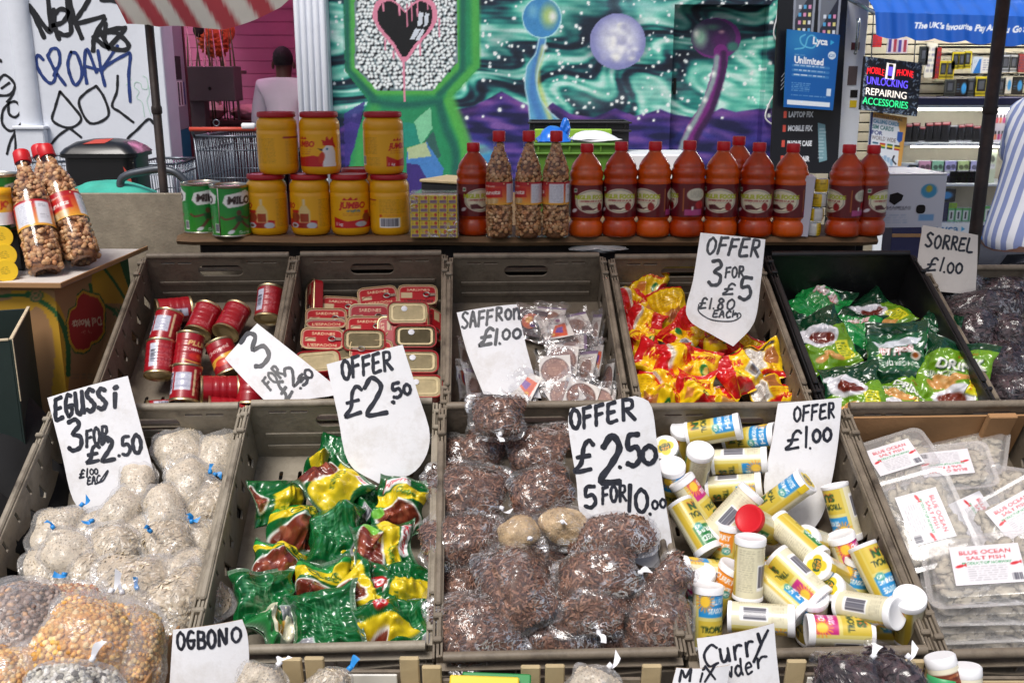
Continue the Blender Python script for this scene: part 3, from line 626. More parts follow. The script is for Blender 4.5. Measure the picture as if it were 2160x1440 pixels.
card('white card lettered egussi three for 2.50, stuck in the seed bags', [(95, 838), (128, 950), (158, 1058), (210, 1096)], [(272, 793), (300, 905), (326, 1010), (332, 1090)], cp(cF1, 245, 1040, .07), 22,
     [('EGUSS', 116, 886, 122, 44, -13, .15, 9.5), ('i', 238, 860, 26, 42, -12, .15, 9.5), ('3', 146, 950, 42, 62, -10, .1, 10), ('FOR', 186, 942, 52, 34, -12, .15, 6.5), ('£', 186, 976, 34, 34, -8, .2, 7.5), ('2', 220, 972, 34, 50, -10, .1, 8.5), ('.50', 252, 962, 54, 38, -8, .05, 7.5),
      ('£1.', 170, 1008, 28, 17, -8, .2, 3.6), ('00', 194, 1001, 20, 12, -8, 0, 3.2), ('EAC', 188, 1021, 30, 15, -10, .2, 3.4)], 3, extra=[([(216, 1012), (232, 991), (222, 1012), (204, 1020)], 3.2)])
card('white card lettered three for 2.50, tipped over between the tins', [(472, 754), (520, 806), (572, 858)], [(544, 684), (630, 752), (726, 826)], cp(cB1, 600, 842, .175), 32,
     [('3', 545, 782, 62, 74, -42, .1, 10.5), ('FOR', 572, 824, 48, 26, -50, .1, 5.5), ('£', 606, 846, 30, 36, -52, .15, 6), ('2', 622, 816, 34, 38, -50, .1, 6.5), ('.5', 634, 822, 32, 18, -48, .05, 6), ('0', 652, 800, 20, 18, -48, .05, 5.5)], 4)
card('white card lettered offer 2.50, standing in the stock cube crate', [(688, 768), (712, 872), (736, 975), (800, 1018)], [(850, 727), (882, 830), (907, 922), (880, 990), (812, 1019)], cp(cF2, 800, 1010, .1), 18,
     [('OFFER', 724, 801, 112, 40, -12, .1, 7), ('£', 728, 878, 48, 62, -10, .2, 7.5), ('2', 776, 876, 54, 78, -8, .0, 10.5), ('.', 828, 848, 10, 20, 0, 0, 10), ('5', 832, 840, 26, 30, -14, .0, 8), ('0', 854, 832, 20, 22, -10, 0, 7.5)], 5)
card('worn white card lettered saffron one pound', [(963, 657), (985, 742), (1020, 832)], [(1090, 643), (1113, 742), (1142, 838)], cp(cB3, 1070, 815, .07), 30,
     [('SAFF', 974, 692, 70, 32, -5, .1, 5.5), ('R', 1046, 679, 18, 26, -5, .1, 5.5), ('On', 1066, 676, 34, 22, -4, .05, 5.5), ('£', 1010, 730, 36, 34, -4, .25, 7), ('1', 1040, 728, 14, 32, 0, .1, 7.5), ('.', 1052, 727, 8, 10, 0, 0, 7), ('00', 1060, 718, 44, 20, -6, .1, 6)], 6, ink='ink_grey')
card('white card lettered offer three for five pounds', [(1477, 491), (1462, 590), (1449, 668), (1512, 712)], [(1615, 505), (1604, 600), (1590, 680), (1545, 730)], cp(cB4, 1520, 710, .13), 12,
     [('OFFER', 1488, 535, 116, 36, 4, .12, 6), ('3', 1492, 600, 36, 52, 5, .05, 7.5), ('FOR', 1528, 586, 42, 22, -2, .1, 4.5), ('£', 1522, 620, 28, 24, 2, .25, 4.8), ('5', 1556, 630, 34, 48, 6, .0, 8), ('£1.80', 1472, 650, 78, 22, 2, .15, 4), ('EAC', 1502, 668, 40, 14, 2, .15, 3.8), ('h', 1543, 668, 16, 14, 2, .1, 3.8)], 7, ink='ink_grey', extra=[([(1473, 642), (1474, 658), (1500, 674), (1540, 677), (1560, 668), (1558, 660), (1546, 664)], 2.6)])
card('greyish card lettered sorrel one pound', [(1946, 475), (1938, 530), (1936, 570), (1952, 612)], [(2063, 496), (2061, 560), (2058, 606), (2060, 622)], cp(cB6, 2000, 612, .12), 10,
     [('SORREL', 1950, 520, 104, 28, 7, .05, 4.6), ('£1', 1950, 570, 38, 27, 2, .25, 4.4), ('.00', 1986, 574, 44, 22, 3, .05, 4.4)], 8, mt='card_grey')
card('tall white card lettered offer 2.50 and five for ten pounds', [(1203, 862), (1199, 900), (1216, 1010), (1232, 1100), (1330, 1180), (1402, 1200)], [(1338, 834), (1372, 852), (1386, 940), (1402, 1050), (1418, 1150), (1412, 1200)], cp(cF3, 1330, 1150, .15), 14,
     [('OFFE', 1206, 907, 104, 42, -12, .12, 8), ('R', 1312, 886, 36, 42, -4, .0, 8), ('£', 1212, 998, 46, 68, -6, .2, 10), ('2', 1266, 1014, 52, 102, 0, .05, 13), ('.', 1304, 984, 10, 14, 0, 0, 11), ('5', 1322, 982, 40, 62, -4, .0, 11), ('0', 1354, 976, 42, 38, -4, 0, 11), ('5', 1234, 1070, 34, 46, -4, .0, 9.5), ('FOR', 1270, 1060, 54, 34, -8, .1, 6.5), ('1', 1320, 1076, 16, 52, 0, .02, 9), ('0', 1340, 1078, 34, 50, -4, 0, 9), ('.', 1368, 1082, 8, 10, 0, 0, 8), ('00', 1376, 1072, 34, 18, -10, 0, 5.5)], 9)
card('white card lettered offer one pound, standing among the tubs', [(1640, 850), (1628, 930), (1612, 1030), (1640, 1085), (1708, 1115)], [(1777, 838), (1768, 930), (1754, 1010), (1735, 1080), (1712, 1116)], cp(cF4, 1690, 1080, .04), 16,
     [('OFFER', 1672, 888, 92, 30, -6, .12, 5.5), ('£', 1654, 946, 38, 40, -4, .25, 6), ('1', 1692, 942, 14, 44, -2, .05, 6), ('.', 1704, 944, 8, 10, 0, 0, 6.5), ('00', 1712, 932, 46, 26, -6, .05, 6.5)], 10)
# ---------------------------------------------------------------- tools for goods
UP = Vector((0, 0, 1))
def onz(x, y, z): return hit(x, y, Vector((0, 0, z)), UP)
def pillow(w, h, t, seed, cf, cb=None, crimp=.07, crush=1.0, bend=0):
    """a sealed plastic bag lying in xy: printed front and back sheets, flat crimped ends"""
    nv, nu = cf.nv, cf.nu; u, v = np.meshgrid(np.linspace(-1, 1, nu), np.linspace(1, -1, nv)); r = np.random.RandomState(seed)
    vv = np.clip(np.abs(v) / (1 - crimp), 0, 1); f = (1 - np.abs(u) ** 2.6) ** .6 * (1 - vv ** 2.4) ** .6
    Q = np.stack([u * w / .1, v * h / .1], -1); big, mid, fin = Wob(seed, 4, .45, 2), Wob(seed + 1, 6, .9, 2), Wob(seed + 2, 9, 2.2, 2)
    x = u * w / 2 * (1 - .07 * (1 - v ** 2) + .04 * np.sin(v * 5 + seed)) + .002 * crush * mid(Q); y = v * h / 2 * (1 - .05 * (1 - u ** 2)) + .003 * crush * big(Q)
    sk = .06 * r.uniform(-1, 1); x = x + sk * y
    cr = crush * (.0046 * mid.crease(Q) + .0026 * fin.crease(Q) + .004 * big(Q)); edge = .35 + .65 * f
    base = bend * (u ** 2 - .4) * w * .3 + .006 * crush * big(Q[..., ::-1] * .8)
    zf = base + t / 2 * f * (1 + .25 * big(Q)) + cr * edge * .9; zb = base - t / 2 * f * .8 - cr * .4 * f - .0004
    g = G(); g.add(sheet(np.stack([x, y, zf], -1), cf)); k = cb if cb is not None else cf; g.add(sheet(np.stack([x, y, zb], -1), k, True)); return g
def scatter(bit, pts, nrm, scale, seed, cols, flatness=0, jit=.5, lift=0):
    """many small copies of bit joined in one mesh"""
    r = np.random.RandomState(seed); n = len(pts); V, F = bit
    a = nrm + jit * r.normal(size=(n, 3)); z = a / np.linalg.norm(a, axis=1)[:, None]; h = r.normal(size=(n, 3)); x = np.cross(h, z); x /= np.linalg.norm(x, axis=1)[:, None]; y = np.cross(z, x)
    s = np.asarray(scale)[None] * r.uniform(.75, 1.25, (n, 1)); B = np.stack([x, y, z], 1)
    P = np.einsum('kj,nj,njm->nkm', V, s, B) + (pts + nrm * lift)[:, None]
    FF = (F[None] + (np.arange(n) * len(V))[:, None, None]).reshape(-1, F.shape[1]); c = lin(np.array(cols))[r.randint(0, len(cols), n)] * r.uniform(.8, 1.15, (n, 1)); return P.reshape(-1, 3), FF, np.repeat(c, len(V), 0)
def fib(n):
    i = np.arange(n) + .5; ph = np.arccos(1 - 2 * i / n); th = math.pi * (1 + 5 ** .5) * i; return np.stack([np.cos(th) * np.sin(ph), np.sin(th) * np.sin(ph), np.cos(ph)], 1)
OCT = (np.array([[1, 0, 0], [-1, 0, 0], [0, 1, 0], [0, -1, 0], [0, 0, 1], [0, 0, -1.]]), np.array([[0, 2, 4], [2, 1, 4], [1, 3, 4], [3, 0, 4], [2, 0, 5], [1, 2, 5], [3, 1, 5], [0, 3, 5]]))
_v = np.array([[1, 0, 0], [.45, .6, .5], [-.5, .55, .5], [-1, 0, .1], [-.4, -.6, .5], [.5, -.55, .5], [.4, .5, -.4], [-.4, .5, -.4], [-.4, -.5, -.4], [.4, -.5, -.4]])
CHIP = (_v, np.array([[0, 1, 5], [1, 2, 4], [1, 4, 5], [2, 3, 4], [0, 6, 1], [1, 6, 2], [6, 7, 2], [2, 7, 3], [3, 8, 4], [4, 8, 9], [4, 9, 5], [5, 9, 0], [0, 9, 6], [7, 8, 3]]))
class Lump:
    """a filled bag lying on its back: direction -> surface point; squarish in plan, cushion-like in section, uneven"""
    def __init__(s, rx, ry, rz, seed, p=2.5): s.r = np.array([rx, ry, rz]); s.p = p; s.w1, s.w2, s.w3 = Wob(seed, 4, .3), Wob(seed + 5, 8, .75), Wob(seed + 9, 10, 1.7); q = np.random.RandomState(seed + 3); s.ca = np.radians([45, 135, 225, 315] + q.uniform(-22, 22, 4)); s.cs = q.uniform(.06, .42, 4)
    def __call__(s, d, grow=0, crease=0):
        k = (np.abs(d[:, 0]) ** s.p + np.abs(d[:, 1]) ** s.p + np.abs(d[:, 2]) ** 2.2) ** (-1 / s.p)
        m = k * (1 + .13 * s.w1(d) + .06 * s.w2(d) + crease * (.06 * s.w2.crease(d) + .045 * s.w3.crease(d)))
        for a, g_ in zip(s.ca, s.cs): m = m * (1 + g_ * np.clip(d[:, 0] * math.cos(a) + d[:, 1] * math.sin(a), 0, 1) ** 9)
        V = d * m[:, None] * (s.r + grow); e = np.hypot(V[:, 0] / s.r[0], V[:, 1] / s.r[1]); V[:, 2] *= np.clip(1.08 - .42 * e ** 2.5, .22, 1.2); return V
ICO4, ICO3 = ico(5), ico(4)
STUFFING = {
 'bark': dict(bit=CHIP, n=1150, sc=(.0078, .0028, .0013), core=(88, 58, 42), cols=[(134, 94, 74), (100, 66, 52), (154, 114, 92), (80, 52, 44), (116, 78, 62)], jit=.32, film='film'),
 'egusi': dict(bit=CHIP, n=420, sc=(.006, .0034, .0012), core=(196, 178, 150), cols=[(224, 210, 184), (206, 190, 162), (232, 220, 198), (172, 154, 124)], jit=.35, film='film_milky', gap=.0035),
 'fine': dict(bit=OCT, n=500, sc=(.0018, .0018, .0014), core=(212, 198, 174), cols=[(222, 208, 184), (204, 188, 162)], jit=.6, film='film_milky', gap=.0035),
 'powder': dict(bit=OCT, n=700, sc=(.0012, .0012, .001), core=(196, 168, 128), cols=[(200, 172, 132), (186, 158, 118)], jit=.4, film='film'),
 'sorrel': dict(bit=CHIP, n=420, sc=(.011, .006, .0022), core=(40, 30, 34), cols=[(56, 42, 46), (38, 28, 32), (72, 54, 58)], jit=.2, film='film_dark'),
 'corn': dict(bit=ICO1, n=460, sc=(.0052, .0048, .0034), core=(196, 140, 70), cols=[(226, 168, 84), (236, 190, 110), (214, 150, 66), (240, 208, 150), (228, 176, 96)], jit=.4, film='film_milky'),
 'maize': dict(bit=ICO1, n=420, sc=(.0046, .0042, .003), core=(170, 106, 56), cols=[(204, 122, 48), (232, 196, 140), (190, 104, 40), (238, 214, 170), (216, 148, 74)], jit=.4, film='film_milky'),
 'bean': dict(bit=ICO1, n=420, sc=(.0064, .0044, .0038), core=(130, 106, 94), cols=[(168, 144, 132), (150, 124, 112), (186, 166, 154), (140, 116, 104), (196, 160, 130)], jit=.5, film='film_milky'),
 'white_bean': dict(bit=ICO1, n=420, sc=(.0058, .004, .0036), core=(190, 184, 170), cols=[(226, 222, 210), (214, 208, 192), (234, 230, 222), (90, 84, 80)], jit=.5, film='film_milky'),
}
mat('grain', None, .65, var=.3, vscale=45, bump=.6, bscale=160)
mat('tie_white', (236, 236, 240), .35); mat('tie_blue', (40, 140, 214), .4)
def clear_bag(name, label, cat, group, M, size, seed, kind, neck=None, tie=None, tie_len=.02, p=2.5):
    """a knotted clear bag: loose filling, film, twist of film and tie"""
    q = STUFFING[kind]; L = Lump(*size, seed, p); L.cs = L.cs * (0 if kind == 'powder' else 1); t = thing(name, label, cat, M, group); area = (size[0] * size[1]) / (.055 * .045); gp = q.get('gap', .006); n = int(q['n'] * min(1.9, max(.6, area)))
    d = fib(n); d = d[d[:, 2] > -.45]; r = np.random.RandomState(seed); d = d + r.normal(size=d.shape) * .03; d /= np.linalg.norm(d, axis=1)[:, None]
    nm = d / (L.r / L.r.mean()) ; nm /= np.linalg.norm(nm, axis=1)[:, None]
    g = G().add((L(ICO3[0], -gp, .5), ICO3[1], np.broadcast_to(lin(q['core']), ICO3[0].shape))); g.add(scatter(q['bit'], L(d, .0005 - gp), nm, q['sc'], seed, q['cols'], jit=q['jit']))
    o = ob('filling', g, 'grain', t, smooth=q['bit'] is ICO1, colour=True); o['kind'] = 'stuff'
    D = ICO4[0]; V = L(D, .003 if gp > .004 else .0018, 1.5); F = ICO4[1]
    if neck is not None:
        nd = np.array(Vector(neck).normalized()); c = D @ nd; pull = np.clip((c - .6) / .4, 0, 1) ** 2; tip = L(nd[None])[0] * 1.0; out = np.array(neck) * (np.linalg.norm(tip) / np.linalg.norm(neck)) * 1.22
        V = V * (1 - pull[:, None] * .9) + (out + (V - V @ nd[:, None] * nd) * .12) * pull[:, None] * .9
    else: out = None
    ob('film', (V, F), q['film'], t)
    if out is not None:
        o3 = out * .97; nd = o3 / np.linalg.norm(o3); side = np.cross(nd, [0.3, .2, 1]); side /= np.linalg.norm(side)
        if tie:
            ob('tie', tube([o3 - nd * .003, o3 + nd * .005], .0042, 8), tie, t)
            tp = np.linspace(0, 1, 7)[:, None]; P = o3 + nd * tp * tie_len + side * np.sin(tp * 2.5 + seed) * .004; wv = side[None] * (.0025 + .0025 * tp); up = np.cross(nd, side)
            V2 = np.stack([P + wv, P - wv], 1).reshape(-1, 3) + np.repeat(up[None] * np.sin(tp * 4 + seed) * .004, 2, 1).reshape(-1, 3); i = np.arange(6) * 2
            ob('tail', (V2, np.stack([i, i + 1, i + 3, i + 2], 1)), tie, t)
    return t
# ---------------------------------------------------------------- round red tins
def can_print(k):
    c = Cv(232, 105, 104, 44, (158, 22, 34))
    c.grad(lambda X, Y: .35 + .25 * np.sin(X / 19), (150, 16, 30))
    if k == 0: c.rect(84, 22, 128, 80, (196, 198, 212)).small(88, 26, 124, 78, (120, 120, 160), 5).bars(60, 18, 78, 90, n=10, vert=False, c=(60, 60, 90), bg=(200, 200, 214)); c.rect(134, 10, 140, 96, (224, 196, 150))
    if k == 1: c.text('PLUM', 116, 34, 17, (226, 190, 120), .03, shear=.2).text('TOMATOES', 116, 56, 10, (226, 214, 206), .02).ell(116, 78, 24, 13, (196, 40, 34)).ell(124, 76, 12, 9, (222, 84, 50)).line([(76, 92), (110, 98), (156, 90)], 4, (218, 170, 80))
    if k == 2: c.small(86, 12, 146, 34, (230, 196, 190), 5).small(90, 78, 140, 96, (230, 196, 190), 5).line([(132, 34), (132, 78)], 2.2, (226, 190, 180), smooth=False)
    if k == 3: c.small(100, 14, 134, 92, (232, 190, 186), 4.6).rect(74, 12, 96, 92, (196, 200, 216)).bars(76, 30, 94, 80, vert=False, n=14, bg=(200, 204, 220))
    if k == 4: c.poly([(60, 70), (170, 40), (170, 58), (60, 90)], (226, 170, 60)).text('Chopped', 116, 30, 13, (224, 190, 180), .02, rot=-10).ell(120, 76, 22, 12, (206, 60, 40))
    return c
mat('tin_side', None, .32, coat=.4, bump=.03)
def can_meshes(k, r=.0345, h=.09):
    n = 44; z = np.linspace(h / 2 - .006, -h / 2 + .006, n); rr = r - .0007 * (np.sin(np.linspace(0, 30, n)) > .2) * ((np.linspace(0, 1, n) > .2) & (np.linspace(0, 1, n) < .8))
    lab = G().add(wrap(np.stack([rr, z], 1), can_print(k), -180, 180)).mesh('can_label', True, True); lab.materials.append(MAT['tin_side'])
    e = h / 2; rim = lathe([(r - .0015, e - .0065), (r, e - .006), (r + .0012, e - .003), (r + .0012, e), (r - .0005, e + .0006), (r - .003, e - .0035), (r - .012, e - .004), (r - .013, e - .0032), (r - .02, e - .0036), (.0001, e - .0036)], 40)
    em = G().add(rim).mesh('can_end', 50); em.materials.append(MAT['tin_gold']); return lab, em
CANS = [can_meshes(k) for k in range(5)]
def tin(P, ang, pitch, roll, k, label):
    t = thing('food_tin', label, 'tin', axis_pose(P, ang, pitch, roll), 'round red tins'); lab, em = CANS[k]
    ob('label', lab, None, t); ob('end', em, None, t); ob('end', em, None, t, RX(180))
for x, y, h, a, p, ro, k, lb in [
    (367, 655, .05, 84, -8, 60, 3, 'red tin lying on its side farthest back against the crate corner'), (350, 694, .075, 14, -24, -10, 0, 'red tin with a barcode leaning on the wall of slits'), (428, 678, .06, 24, -34, 0, 2, 'red tin leaning to the right, second of the back three'),
    (489, 677, .06, 28, -36, 10, 2, 'red tin leaning right behind the tipped card'), (568, 642, .075, 7, -26, 0, 3, 'red tin standing alone in the back corner by the sardine crate'), (337, 758, .08, 4, -22, 20, 3, 'red tin with a white panel at the lower wall of the crate'),
    (398, 742, .08, 8, -18, 40, 1, 'red tomato tin in the middle of the tin crate'), (474, 756, .07, -20, -20, -20, 4, 'red tin with a yellow band half under the tipped card'), (392, 812, .085, 5, -16, 0, 0, 'red tin with barcode standing just inside the front rim'),
    (463, 822, .06, 90, -4, 90, 2, 'ribbed red tin lying flat just inside the front rim'), (531, 818, .06, 3, -14, 150, 2, 'red tin beneath the tipped card at the front rim'), (352, 872, .035, 86, -4, 0, 3, 'red tin lying lowest, seen through the handle hole'), (478, 868, .035, 94, -4, 200, 1, 'red tin lying under the front rim of its crate')]:
    tin(cp(cB1, x, y, h), a, p, ro, k, lb)
# ---------------------------------------------------------------- sardine tins
mat('red_tin', (150, 14, 26), .3, coat=.4, var=.1, vscale=40)
mat('tin_pale', (186, 172, 134), .45, metal=.35, var=.15, vscale=50)
def rr_ring(a, b, r, n=7): return np.array(rrect(-a, -b, a, b, r, n))
def loft(rings):
    n = len(rings[0][0]); V = np.concatenate([np.concatenate([np.asarray(p), np.full((n, 1), z)], 1) for p, z in rings]); F = gfaces(len(rings), n, True)
    return V, [F, (np.arange(n) + (len(rings) - 1) * n)[None], np.arange(n)[None, ::-1]]
def sardine_lid(k):
    c = Cv(100, 60, 60, 36, (170, 26, 36)); c.grad(lambda X, Y: ((np.abs(X - 50) / 46) ** 6 + (np.abs(Y - 30) / 26) ** 6 > 1) * .8, (206, 190, 160))
    if k == 0: c.rect(8, 26, 34, 38, (206, 186, 150)).line([(9, 34), (18, 28), (33, 30)], 2.5, (110, 70, 50)).text('SARDINES', 52, 14, 8, (226, 200, 160), .02, wd=56).text("L'ESPADON", 50, 49, 7.5, (220, 190, 150), .03, wd=70).rect(60, 26, 88, 38, (150, 20, 30))
    else: c.rect(6, 22, 36, 40, (198, 178, 140)).text('SARDINES', 52, 13, 8, (230, 206, 170), .02, wd=60).text("L'ESPADON", 52, 50, 8, (60, 20, 24), .03, wd=74)
    return c
a_, b_, hh = .0525, .032, .0135
def sard(gold, k=0):
    side = loft([(rr_ring(a_ - .002, b_ - .002, .016), -hh), (rr_ring(a_, b_, .018), -hh + .002), (rr_ring(a_, b_, .018), hh - .003)])
    rim = loft([(rr_ring(a_ + .0012, b_ + .0012, .019), hh - .003), (rr_ring(a_ + .0016, b_ + .0016, .0195), hh - .001), (rr_ring(a_ + .001, b_ + .001, .019), hh), (rr_ring(a_ - .0015, b_ - .0015, .0165), hh), (rr_ring(a_ - .003, b_ - .003, .015), hh - .0025)])
    sm = G().add(side).mesh('tin_body', 40); rm = G().add((rim[0], rim[1][:1])).mesh('tin_rim', 40); rm.materials.append(MAT['red_tin' if gold else 'tin_gold'])
    if gold:
        sm.materials.append(MAT['red_tin'])
        top = G().add((loft([(rr_ring(a_ - .0028, b_ - .0028, .0152), hh - .0026), (rr_ring(a_ - .008, b_ - .008, .011), hh - .0026), (rr_ring(a_ - .0085, b_ - .0085, .0105), hh - .0012), (rr_ring(a_ - .014, b_ - .012, .008), hh - .0012), (rr_ring(a_ - .0145, b_ - .0125, .0075), hh - .0026)])))
        tm = top.mesh('tin_lid', 30); tm.materials.append(MAT['tin_pale']); return sm, rm, tm, None
    sm.materials.append(MAT['red_tin'])
    cv = sardine_lid(k); V, F, C = flat(2 * a_ - .005, 2 * b_ - .005, cv, hh - .0022); tm = G().add((V, F, C)).mesh('tin_lid', True, True); tm.materials.append(MAT['print_gloss'])
    ring = G().add(tube(np.array([(.024 + .0085 * math.cos(i / 14 * 6.283), .007 * math.sin(i / 14 * 6.283) - .001, hh + .0012) for i in range(14)]), .0017, 6, closed=True)).add(box(.016, .009, .0012, (.0385, -.001, hh + .0008), .0004))
    rg = ring.mesh('ring_pull', 40); rg.materials.append(MAT['tin']); return sm, rm, tm, rg
SARD = {'lid': sard(False), 'lid2': sard(False, 1), 'gold': sard(True)}
mat('sticker', (214, 216, 222), .6)
dot = G().add(lathe([(.0001, .0004), (.0075, .0004), (.008, 0)], 18)).mesh('sticker'); dot.materials.append(MAT['sticker'])
def sardine(P, ang, lean, turn, kind, label, sticker=False):
    t = thing('sardine_tin', label, 'tin', face_pose(P, ang, lean, turn), 'flat red sardine tins'); b, r, l, g = SARD[kind]
    ob('body', b, None, t); ob('rim', r, None, t); l_ = ob('lid', l, None, t)
    if g: ob('ring_pull', g, None, l_)
    if sticker: ob('price_sticker', dot, None, l_, T(-.01, .012, hh - .001))
for x, y, h, a, le, tu, k, lb in [
    (663, 633, .06, 92, 10, -72, 'lid', 'sardine tin standing on end at the back corner, seen edge on'), (797, 631, .05, -6, 36, 0, 'lid', 'sardine tin with ring pull to the left, middle of the back row'), (881, 627, .05, 0, 36, 0, 'lid2', 'sardine tin lid up in the back corner beside the saffron crate'),
    (716, 652, .045, 3, 38, 0, 'lid2', 'sardine tin half hidden in the back row behind another lid'), (688, 677, .055, 0, 38, 0, 'lid', 'sardine tin lid up in the second row by the crate wall'), (779, 668, .04, 0, 8, 0, 'lid', 'sardine tin showing its red side between two lids'),
    (861, 664, .075, 0, 28, 0, 'gold', 'raised sardine tin, gold underside up, with a white sticker, second row'), (916, 690, .05, 90, 30, 50, 'lid2', 'sardine tin on its long edge against the saffron crate side'), (775, 694, .055, 0, 38, 0, 'lid', 'sardine tin lid up in the third row centre'),
    (687, 699, .04, 0, 6, 0, 'lid', 'sardine tin showing only a red strip under the lettered lid'), (680, 720, .075, 2, 36, 0, 'lid', 'sardine tin with the clearest lettered lid, third row'), (768, 722, .07, 0, 34, 0, 'gold', 'gold backed sardine tin right of the lettered lid'),
    (823, 712, .045, 90, 20, 0, 'lid', 'sardine tin turned endways between two gold undersides'), (876, 714, .08, 0, 30, 0, 'gold', 'large looking gold backed sardine tin in the third row end'), (712, 748, .06, -6, 38, 0, 'gold', 'gold backed sardine tin peeping out above the tipped card'),
    (783, 744, .06, 182, 36, 0, 'lid2', 'sardine tin with an upside down lid above the offer card'), (672, 768, .085, -5, 36, 0, 'gold', 'gold backed sardine tin touching the tipped white card'), (879, 768, .075, 0, 32, 0, 'gold', 'gold backed sardine tin in the fourth row beside the offer card'),
    (886, 820, .075, 0, 34, 0, 'gold', 'gold backed sardine tin nearest the front rim'), (694, 806, .05, 0, 30, 0, 'lid', 'sardine tin glimpsed between the two white cards'), (826, 798, .05, 0, 34, 0, 'lid', 'sardine tin tucked behind the offer card')]:
    sardine(cp(cB2, x, y, h), a, le, tu, k, lb, k == 'gold' and x > 850)
# ---------------------------------------------------------------- saffron packets
def saf_print(k):
    c = Cv(90, 90, 42, 42, (214, 208, 202))
    if k == 0:
        c.ell(45, 47, 40, 40, (96, 62, 56)).ell(45, 47, 36, 36, (128, 84, 74)).ell(45, 47, 27, 27, (108, 68, 60)).ell(45, 47, 25, 25, (122, 76, 64)).small(26, 36, 66, 60, (190, 150, 120), 6); r = random.Random(3)
        for i in range(60): a = r.uniform(0, 6.28); q = r.uniform(27, 36); c.ell(45 + q * math.cos(a), 47 + q * math.sin(a), 1.6, 1.6, (170, 130, 108))
    if k == 1: c.poly([(30, 12), (84, 20), (80, 70), (60, 58), (36, 44)], (214, 92, 60)).poly([(44, 24), (70, 30), (64, 52), (46, 42)], (120, 80, 160)).small(8, 52, 44, 74, (90, 80, 90), 5).ell(16, 30, 7, 7, (120, 70, 110)).ell(70, 60, 6, 6, (226, 160, 60))
    if k == 2: c.rect(0, 0, 90, 10, (120, 100, 130)).small(8, 20, 80, 80, (150, 120, 104), 7).ell(45, 52, 28, 28, (126, 88, 76), al=.8)
    if k == 3: c.rect(0, 0, 90, 90, (60, 40, 50)).ell(45, 40, 26, 26, (200, 90, 50)).ell(40, 36, 12, 12, (224, 160, 70)).ell(56, 50, 10, 10, (96, 60, 130))
    return c
SAFC = []
for k in range(4):
    cv = saf_print(k); V, F, C = flat(.078, .078, cv, .0006); g = G().add((V, F, C)); g.add((V - [0, 0, .0014], F[:, ::-1], np.full(C.shape, .55))); me = g.mesh('insert', True, True); me.materials.append(MAT['print']); SAFC.append(me)
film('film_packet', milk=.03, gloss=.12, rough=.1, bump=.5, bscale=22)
_cw = Cv(10, 10, 26, 28); SAFF = []
for i in range(4): g = pillow(.1, .108, .014, 40 + i, _cw, crimp=.1, crush=1.3); me = g.mesh('sleeve'); me.materials.append(MAT['film_packet']); SAFF.append(me)
for i, (x, y, h, a, le, tu, k, lb) in enumerate([
    (1171, 781, .06, -3, 20, 0, 0, 'saffron packet with the round brown seal clearest, lying face up'), (1186, 757, .05, 6, 26, 4, 0, 'saffron packet with half its brown seal covered by the next'), (1226, 836, .06, 20, 20, 10, 0, 'saffron packet at the front rim with a small brown seal'), (1190, 830, .06, -30, 24, -6, 0, 'crumpled saffron packet with brown seal at the front rim'), (1262, 846, .05, 10, 26, 0, 0, 'saffron packet at the front corner beside the tall offer card'),
    (1098, 812, .075, 24, 22, 0, 1, 'saffron packet with an orange and violet card lying on the saffron sign'), (1172, 692, .07, 66, 48, 0, 1, 'saffron packet with orange print lying flat at the back of the heap'), (1206, 720, .05, 90, 60, 0, 2, 'saffron packets edge on, flat in the middle of the heap'), (1160, 664, .06, 4, 60, 0, 2, 'saffron packet with a violet stripe topmost at the back'), (1118, 680, .05, 10, 30, -10, 3, 'dark saffron packet with an orange flower beside the sign'),
    (1214, 684, .045, -12, 46, 0, 2, 'crinkled saffron packet at the back of the heap by the wall'), (1256, 694, .06, 0, 10, -74, 2, 'saffron packet standing on edge along the crate side, rear one'), (1257, 762, .07, -8, 10, -70, 1, 'saffron packet standing on edge along the crate side, middle one'), (1282, 800, .06, -10, 8, -72, 0, 'saffron packet standing on edge along the crate side, front one'), (1236, 772, .05, -4, 16, -55, 2, 'saffron packet tilted on edge right of the brown seal'),
    (980, 752, .06, 6, 8, 74, 2, 'saffron packet standing on edge behind the saffron card'), (978, 806, .06, 6, 8, 70, 1, 'saffron packet standing on edge at the front beside the saffron card'), (1000, 812, .055, 10, 12, 60, 2, 'crumpled saffron packet under the lower edge of the saffron card'), (1060, 840, .04, 20, 24, 0, 2, 'saffron packet lying under the front rim below its sign')]):
    t = thing('saffron_packet', lb, 'packet', face_pose(cp(cB3, x, y, h), a, le, tu), 'clear packets of saffron'); ob('insert', SAFC[k], None, t); ob('sleeve', SAFF[i % 4], None, t)
